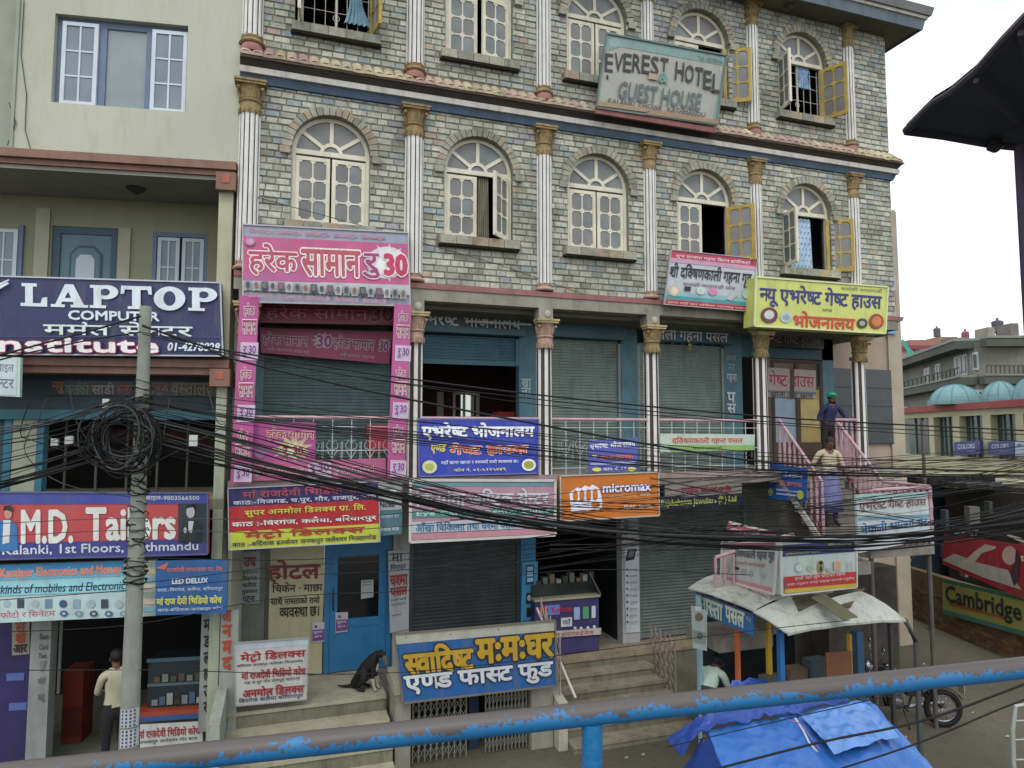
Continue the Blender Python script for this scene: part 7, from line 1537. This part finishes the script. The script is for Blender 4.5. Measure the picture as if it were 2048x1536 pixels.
# ------------------------------------------------------------------ people, dog, motorcycles
def skinned(name, joints, edges, mats, region, parent, sub=2, root=0):
    me = bpy.data.meshes.new(name); names = list(joints); idx = {n: i for i, n in enumerate(names)}
    me.from_pydata([Vector(joints[n][0]) for n in names], [(idx[a], idx[b]) for a, b in edges], [])
    o = bpy.data.objects.new(name, me); COL.objects.link(o)
    md = o.modifiers.new('skin', 'SKIN'); md.use_smooth_shade = True
    for i, n in enumerate(names):
        r = joints[n][1]; me.skin_vertices[0].data[i].radius = (r, r) if not isinstance(r, tuple) else r
        me.skin_vertices[0].data[i].use_root = (i == root)
    s = o.modifiers.new('sub', 'SUBSURF'); s.levels = sub; s.render_levels = sub
    bpy.context.view_layer.update()
    ev = o.evaluated_get(bpy.context.evaluated_depsgraph_get()); nm = bpy.data.meshes.new_from_object(ev)
    bpy.data.objects.remove(o); nm.name = name
    nm.materials.clear()
    for m in mats: nm.materials.append(m)
    segs = [(Vector(joints[a][0]), Vector(joints[b][0]), region.get((a, b), region.get(b, region.get(a, 0)))) for a, b in edges]
    for p in nm.polygons:
        c = p.center; best = None
        for a, b, r in segs:
            d = b - a; t = max(0, min(1, (c - a).dot(d) / max(1e-6, d.length_squared))); q = (c - a - d * t).length
            if best is None or q < best[0]: best = (q, r)
        p.material_index = best[1]; p.use_smooth = True
    q = bpy.data.objects.new(name, nm); COL.objects.link(q); q.parent = parent; return q
skin_ = M('#5d3f30', .6, .08, name='brown_skin'); hair_ = M('#141211', .7, .1, name='black_hair')
def person(loc, heading, label, top, bottom, J, headwear=None, scale=1.0, short=True, lungi=False):
    t = thing('person', label, 'person', loc); t.rotation_euler = (0, 0, heading); t.scale = (scale,) * 3
    D = dict(pelvis=((0, 0, .93), (.15, .11)), waist=((0, .01, 1.08), (.13, .1)), chest=((0, .0, 1.28), (.165, .115)), collar=((0, -.01, 1.41), (.10, .075)), neck=((0, 0, 1.47), .052), jaw=((0, .02, 1.535), (.062, .07)), skull=((0, .005, 1.61), (.076, .088)), crown=((0, 0, 1.665), (.05, .06)),
             shl=((-.175, -.01, 1.385), .062), ell=((-.24, -.02, 1.12), .042), wrl=((-.25, .06, .88), .03), hal=((-.25, .09, .81), (.035, .02)),
             shr=((.175, -.01, 1.385), .062), elr=((.24, -.02, 1.12), .042), wrr=((.25, .06, .88), .03), har=((.25, .09, .81), (.035, .02)),
             hil=((-.09, 0, .86), .095), knl=((-.1, .01, .48), .062), anl=((-.1, -.02, .09), .042), tol=((-.11, .13, .035), (.042, .03)),
             hir=((.09, 0, .86), .095), knr=((.1, .01, .48), .062), anr=((.1, -.02, .09), .042), tor=((.11, .13, .035), (.042, .03)))
    for k, v in J.items(): D[k] = (v, D[k][1])
    E = [('pelvis', 'waist'), ('waist', 'chest'), ('chest', 'collar'), ('collar', 'neck'), ('neck', 'jaw'), ('jaw', 'skull'), ('skull', 'crown')]
    for s in 'lr': E += [('collar', 'sh' + s), ('sh' + s, 'el' + s), ('el' + s, 'wr' + s), ('wr' + s, 'ha' + s), ('pelvis', 'hi' + s), ('hi' + s, 'kn' + s), ('kn' + s, 'an' + s), ('an' + s, 'to' + s)]
    reg = {}
    for a, b in E:
        r = 0
        if b in ('waist', 'chest', 'collar') or b[:2] in ('sh', 'el'): r = 1
        if b[:2] == 'wr': r = 0 if short else 1
        if b[:2] in ('hi', 'kn', 'an'): r = 2
        if b[:2] == 'to': r = 3
        reg[(a, b)] = r
    body = skinned('body', D, E, [skin_, top, bottom, M('#2a241f', .7, name='shoe_leather')], reg, t)
    for s in 'lr':      # hands: four fingers and a thumb each
        h = Vector(D['ha' + s][0]); w = Vector(D['wr' + s][0]); d = (h - w).normalized(); side = Vector((0, 1, 0)).cross(d); side = side.normalized() if side.length > .2 else Vector((1, 0, 0))
        m = mb(skin_)
        for i, l in enumerate((.065, .078, .082, .07)):
            b0_ = h + side * (i - 1.5) * .017 + d * .015; m.tube([b0_, b0_ + d * l * .5 + Vector((0, .006, 0)), b0_ + d * l * .9 + Vector((0, .02, -.004))], [.0095, .0085, .006], 6)
        m.tube([w.lerp(h, .6) + side * .03, h + side * .052 + d * .01, h + side * .058 + d * .04], [.011, .01, .007], 6)
        o = bpy.data.objects.new('fingers', m.data('fingers', Vector((0, 0, 0)), True)); COL.objects.link(o); o.parent = t
    def sub(name, m, sm=True): o = bpy.data.objects.new(name, m.data(name, Vector((0, 0, 0)), sm)); COL.objects.link(o); o.parent = t
    H = Vector(D['skull'][0])
    m = mb(hair_).ball(H + Vector((0, -.018, .022)), .094, 14, 8, (.92, 1.0, .98)); sub('hair', m)
    m = mb(skin_).ball(H + Vector((0, .095, -.035)), .014, 6, 5, (.9, 1.2, 1.5)).ball(H + Vector((-.08, 0, -.03)), .02, 6, 5, (.4, .8, 1.3)).ball(H + Vector((.08, 0, -.03)), .02, 6, 5, (.4, .8, 1.3)); sub('nose_and_ears', m)
    m = mb(M('#1a1614', .4, name='dark_eye')).ball(H + Vector((-.03, .083, -.005)), .009, 6, 4).ball(H + Vector((.03, .083, -.005)), .009, 6, 4); sub('eyes', m)
    m = mb(M('#4a2a24', .6, name='lip')).ball(H + Vector((0, .085, -.075)), .018, 6, 4, (1, .4, .3)); sub('mouth', m)
    if headwear:
        m = mb(headwear).ball(H + Vector((0, -.005, .055)), .1, 14, 8, (.95, 1.05, .75)).box(-.065, .065, H.y + .07, H.y + .17, H.z + .05, H.z + .062); sub('cap', m)
    if lungi:
        zt = Vector(D['pelvis'][0]); m = mb(lungi).lathe((zt.x, zt.y, .28), [(.24, 0), (.22, .2), (.19, .5), (.155, .72), (.15, .78)], 18, sx=1, sy=.75); sub('lungi', m)
    return t
person(Vector((10.42, .32, 3.19)), math.radians(172), 'man in green cap and navy shirt leaning on the pink balcony rail', M('#26284f', .8, .1, 8, name='navy_shirt'), M('#2b2926', .8, .1, name='dark_trousers'),
       dict(waist=(0, .02, 1.07), chest=(-.02, .07, 1.25), collar=(-.02, .1, 1.37), neck=(-.02, .12, 1.42), jaw=(-.02, .15, 1.48), skull=(-.02, .14, 1.555), crown=(-.02, .135, 1.61), shl=(-.2, .1, 1.34), shr=(.16, .1, 1.34), ell=(-.36, .1, 1.12), wrl=(-.42, .3, .99), hal=(-.43, .37, .98), elr=(.26, .02, 1.1), wrr=(.2, .2, 1.0), har=(.17, .28, .99)), M('#2f9a72', .7, .1, name='green_cap'), .9, short=False)
person(Vector((9.32, -.84, 2.24)), math.radians(160), 'man in beige shirt and violet wrap standing on the stair landing beside the white board', M('#aea288', .85, .12, 8, name='beige_shirt'), M('#4d4b80', .85, .1, name='violet_cloth'),
       dict(skull=(0, .06, 1.6), jaw=(0, .07, 1.53), neck=(0, .03, 1.46), crown=(0, .05, 1.65), ell=(-.27, .02, 1.12), wrl=(-.27, .2, .93), hal=(-.27, .27, .9), elr=(.3, -.06, 1.14), wrr=(.3, -.02, .9), har=(.3, 0, .83)), None, .93, lungi=M('#65688f', .85, .15, 8, name='violet_cloth'))
q = PG(233, 1500, -.78)
person(Vector((LW(LL(232, 1450, .1)[0], .05, 0).x, LW(LL(232, 1450, .1)[0], .05, 0).y, -.78)), math.radians(20), 'man in cream shirt and black trousers seen from behind at the left shop', M('#a5a088', .85, .08, 8, name='cream_shirt'), M('#17171a', .8, .1, name='black_trousers'),
       dict(elr=(.2, .12, 1.13), wrr=(.08, .28, 1.1), har=(.02, .33, 1.1), ell=(-.22, .1, 1.13), wrl=(-.1, .28, 1.08), hal=(-.03, .32, 1.08), skull=(0, .07, 1.6), jaw=(0, .09, 1.53), crown=(0, .05, 1.65), neck=(0, .04, 1.46)), None, .98, short=False)
q = PG(1450, 1560, -.9)
person(V3(q, -.9) + Vector((0, .4, 0)), math.radians(-60), 'dark haired person in a white shirt bending beside the blue tarpaulin stall', M('#9fb3a6', .85, .1, 8, name='pale_green_shirt'), M('#33363a', .8, .1, name='grey_trousers'),
       dict(pelvis=(0, -.1, .93), waist=(0, -.02, 1.06), chest=(0, .12, 1.2), collar=(0, .22, 1.29), neck=(0, .28, 1.32), jaw=(0, .36, 1.33), skull=(0, .4, 1.38), crown=(0, .43, 1.43), shl=(-.17, .2, 1.27), shr=(.17, .2, 1.27), ell=(-.22, .3, 1.02), wrl=(-.18, .48, .92), hal=(-.17, .54, .9), elr=(.22, .3, 1.02), wrr=(.18, .48, .92), har=(.17, .54, .9)), None, 1.0)
# dog
dq = PG(738, 1380, 0.0)
dt = thing('dog', 'black dog with white chest and paws sitting hunched before the blue door', 'dog', V3(dq, 0)); dt.rotation_euler = (0, 0, math.radians(-122)); dt.scale = (1.0,) * 3
blkf = M('#12110f', .7, .2, 20, name='black_fur'); whf = M('#a39a8a', .8, .1, 20, name='white_fur'); gyf = M('#5c5750', .8, .1, 20, name='grey_fur')
DJ = dict(rump=((0, -.19, .1), (.09, .085)), hip=((0, -.14, .2), (.1, .1)), back=((0, -.07, .34), (.085, .1)), chest=((0, .03, .44), (.08, .1)), neck=((0, .1, .53), (.06, .065)), poll=((0, .18, .56), (.055, .058)), head=((0, .235, .52), (.052, .055)), muz=((0, .27, .44), (.034, .034)), nose=((0, .285, .375), (.024, .024)),
          fl=((-.055, .09, .36), .045), fle=((-.06, .08, .2), .028), flw=((-.06, .11, .06), .022), flp=((-.06, .15, .02), (.028, .018)),
          fr=((.055, .09, .36), .045), fre=((.06, .08, .2), .028), frw=((.06, .11, .06), .022), frp=((.06, .15, .02), (.028, .018)),
          kl=((-.1, -.02, .2), .062), hl=((-.1, -.17, .05), .03), pl=((-.1, -.02, .02), (.028, .02)), kr=((.1, -.02, .2), .062), hr=((.1, -.17, .05), .03), pr=((.1, -.02, .02), (.028, .02)),
          t1=((0, -.28, .05), .026), t2=((.02, -.4, .03), .02), t3=((.05, -.5, .045), .01))
DE = [('rump', 'hip'), ('hip', 'back'), ('back', 'chest'), ('chest', 'neck'), ('neck', 'poll'), ('poll', 'head'), ('head', 'muz'), ('muz', 'nose'), ('chest', 'fl'), ('fl', 'fle'), ('fle', 'flw'), ('flw', 'flp'), ('chest', 'fr'), ('fr', 'fre'), ('fre', 'frw'), ('frw', 'frp'), ('hip', 'kl'), ('kl', 'hl'), ('hl', 'pl'), ('hip', 'kr'), ('kr', 'hr'), ('hr', 'pr'), ('rump', 't1'), ('t1', 't2'), ('t2', 't3')]
rg = {e: 0 for e in DE}
for e in DE:
    if e[1] in ('flw', 'flp', 'frw', 'frp'): rg[e] = 1
    if e[1] in ('muz', 'nose'): rg[e] = 2
skinned('body', DJ, DE, [blkf, whf, gyf], rg, dt)
for s in (-1, 1):
    m = mb(blkf).hexa([Vector((s * .04, .16, .6)), Vector((s * .055, .2, .59)), Vector((s * .075, .19, .51)), Vector((s * .07, .16, .51))], [Vector((s * .03, .16, .59)), Vector((s * .045, .2, .58)), Vector((s * .065, .19, .505)), Vector((s * .06, .16, .505))])
    o = bpy.data.objects.new('ear', m.data('ear', Vector((0, 0, 0)), True)); COL.objects.link(o); o.parent = dt
m = mb(whf).ball((0, .125, .35), .05, 8, 6, (.8, .6, 1.5)); o = bpy.data.objects.new('chest_patch', m.data('chest_patch', Vector((0, 0, 0)), True)); COL.objects.link(o); o.parent = dt
# motorcycles
def bike(loc, heading, label, tank='#1b1c20', lean=0):
    t = thing('motorcycle', label, 'motorcycle', loc); t.rotation_euler = (lean, 0, heading)
    def sub(name, m, sm=True, par=None):
        o = bpy.data.objects.new(name, m.data(name, Vector((0, 0, 0)), sm)); COL.objects.link(o); o.parent = par or t; return o
    rub = M('#131313', .8, .2, name='tyre_rubber'); chr_ = M('#8f9294', .25, .1, metal=.9, name='chrome'); bl = M('#1a1a1b', .35, .2, name='black_parts'); bod = M(tank, .2, .05, spec=.7, name='tank_paint'); ex_ = Vector((1, 0, 0)); ez = Vector((0, 0, 1))
    for y in (-.63, .64):
        w = sub('wheel', mb(rub).tube_ring(Vector((0, y, .3)), Vector((0, 1, 0)), ez, .255, .045, 28, 8))
        sub('rim', mb(chr_).tube_ring(Vector((0, y, .3)), Vector((0, 1, 0)), ez, .21, .014, 24, 6), True, w)
        m = mb(chr_)
        for k in range(10): a = k * math.pi / 5; m.tube([(0, y, .3), (0, y + .21 * math.cos(a), .3 + .21 * math.sin(a))], .005, 4)
        sub('spokes', m, True, w)
        m = mb(bl); 
        pts = [Vector((0, y + .33 * math.cos(a), .3 + .33 * math.sin(a))) for a in [math.radians(30 + 12 * k) for k in range(11)]]
        for p, q in zip(pts[:-1], pts[1:]): m.beam(p, q, .1, .008)
        sub('mudguard', m)
    sub('frame', mb(bl).tube([(0, -.6, .32), (0, -.2, .62), (0, .3, .82), (0, .42, .9)], .025, 8).tube([(0, -.2, .6), (0, -.1, .3), (0, .25, .3), (0, .38, .8)], .022, 8))
    sub('fork', mb(chr_).tube([(-.06, .64, .3), (-.06, .42, .92)], .018, 8).tube([(.06, .64, .3), (.06, .42, .92)], .018, 8))
    sub('engine', mb(M('#5c5d5e', .4, .2, metal=.6, name='engine_metal')).lathe((0, .1, .28), [(.1, 0), (.13, .04), (.13, .14), (.1, .18)], 12).box(-.08, .08, .04, .22, .42, .6).box(-.1, .1, .02, .24, .46, .475).box(-.1, .1, .02, .24, .51, .525).box(-.1, .1, .02, .24, .56, .575))
    sub('fuel_tank', mb(bod).ball((0, .2, .8), .16, 14, 8, (.75, 1.5, .75)))
    sub('seat', mb(bl).hexa([(-.11, -.62, .76), (.11, -.62, .76), (.11, .05, .74), (-.11, .05, .74)], [(-.12, -.62, .86), (.12, -.62, .86), (.12, .02, .81), (-.12, .02, .81)]), False)
    sub('side_cover', mb(bod).box(-.11, .11, -.3, -.05, .5, .7), False)
    sub('handlebar', mb(chr_).tube([(-.34, .3, 1.04), (-.24, .38, 1.04), (-.08, .42, .98), (.08, .42, .98), (.24, .38, 1.04), (.34, .3, 1.04)], .013, 8))
    sub('grip', mb(bl).tube([(-.36, .27, 1.04), (-.27, .355, 1.04)], .018, 8)); sub('grip', mb(bl).tube([(.36, .27, 1.04), (.27, .355, 1.04)], .018, 8))
    sub('headlight', mb(chr_).ball((0, .52, .92), .09, 12, 6, (1, .8, 1)))
    for s in (-1, 1): sub('mirror', mb(chr_).tube([(s * .24, .38, 1.05), (s * .3, .36, 1.24)], .006, 6).ball((s * .31, .36, 1.27), .05, 8, 5, (1, .3, .7)))
    sub('exhaust', mb(chr_).tube([(.1, .2, .3), (.13, -.1, .24), (.14, -.7, .34)], [.018, .03, .04], 10))
    sub('tail_light', mb(M('#8f2f26', .3, name='red_lens')).box(-.05, .05, -.68, -.64, .74, .82), False)
    sub('number_plate', mb(M('#a89a92', .5, name='plate')).box(-.1, .1, -.93, -.92, .56, .7), False)
    sub('footrest', mb(bl).tube([(-.22, -.02, .3), (.22, -.02, .3)], .012, 6))
    sub('side_stand', mb(bl).tube([(-.06, 0, .28), (-.2, -.04, .0)], .01, 6))
q = PG(1888, 1455); bike(V3(q, -.9) + Vector((-.55, .3, 0)), math.radians(63), 'black motorcycle parked with its number plate to the alley behind the blue tarpaulin')
q = PG(1775, 1400); bike(V3(q, -.9) + Vector((0, .9, 0)), math.radians(160), 'dark motorcycle with bright chrome headlight parked at the right end of the snack stall', '#22262a')
# street litter and puddles
random.seed(9)
lt = M('#8f8d80', .8, .2, name='litter_paper')
for k in range(80):
    x, y = U(4.5, 13), U(-5.5, 2)
    if 4.2 < x < 9 and y > -1.3: continue
    s = U(.015, .06); a = U(0, 3)
    mb(lt if k % 3 else M('#7a5a4a', .8, name='litter_brown')).add([Vector((x, y, -.885)), Vector((x + s * math.cos(a), y + s * math.sin(a), -.88)), Vector((x + s, y + s, -.87)), Vector((x - s * math.sin(a), y + s * math.cos(a), -.885))], [(0, 1, 2, 3)]).build('litter', None, 'scrap of litter lying on the muddy street', 'litter', 'litter on the street')

# red plastic chair on the balcony
ch = thing('plastic_chair', 'red plastic chair standing behind the balcony rail at the right pink strip', 'chair', Vector((P(762, 900, .35).x, .35, 3.19)))
rd = M('#9c2440', .45, .1, name='red_plastic'); cx = P(762, 900, .35).x
mb(rd).box(cx - .2, cx + .2, .2, .58, 3.6, 3.63).build('seat', ch); mb(rd).hexa([(cx - .2, .56, 3.64), (cx + .2, .56, 3.64), (cx + .19, .64, 4.02), (cx - .19, .64, 4.02)], [(cx - .2, .59, 3.64), (cx + .2, .59, 3.64), (cx + .19, .67, 4.02), (cx - .19, .67, 4.02)]).build('backrest', ch)
for sx in (-.18, .18):
    for sy in (.23, .55): mb(rd).beam((cx + sx, sy, 3.19), (cx + sx * .9, sy, 3.6), .035).build('leg', ch)
    mb(rd).beam((cx + sx * 1.1, .22, 3.82), (cx + sx * 1.1, .6, 3.84), .05, .025).build('armrest', ch)
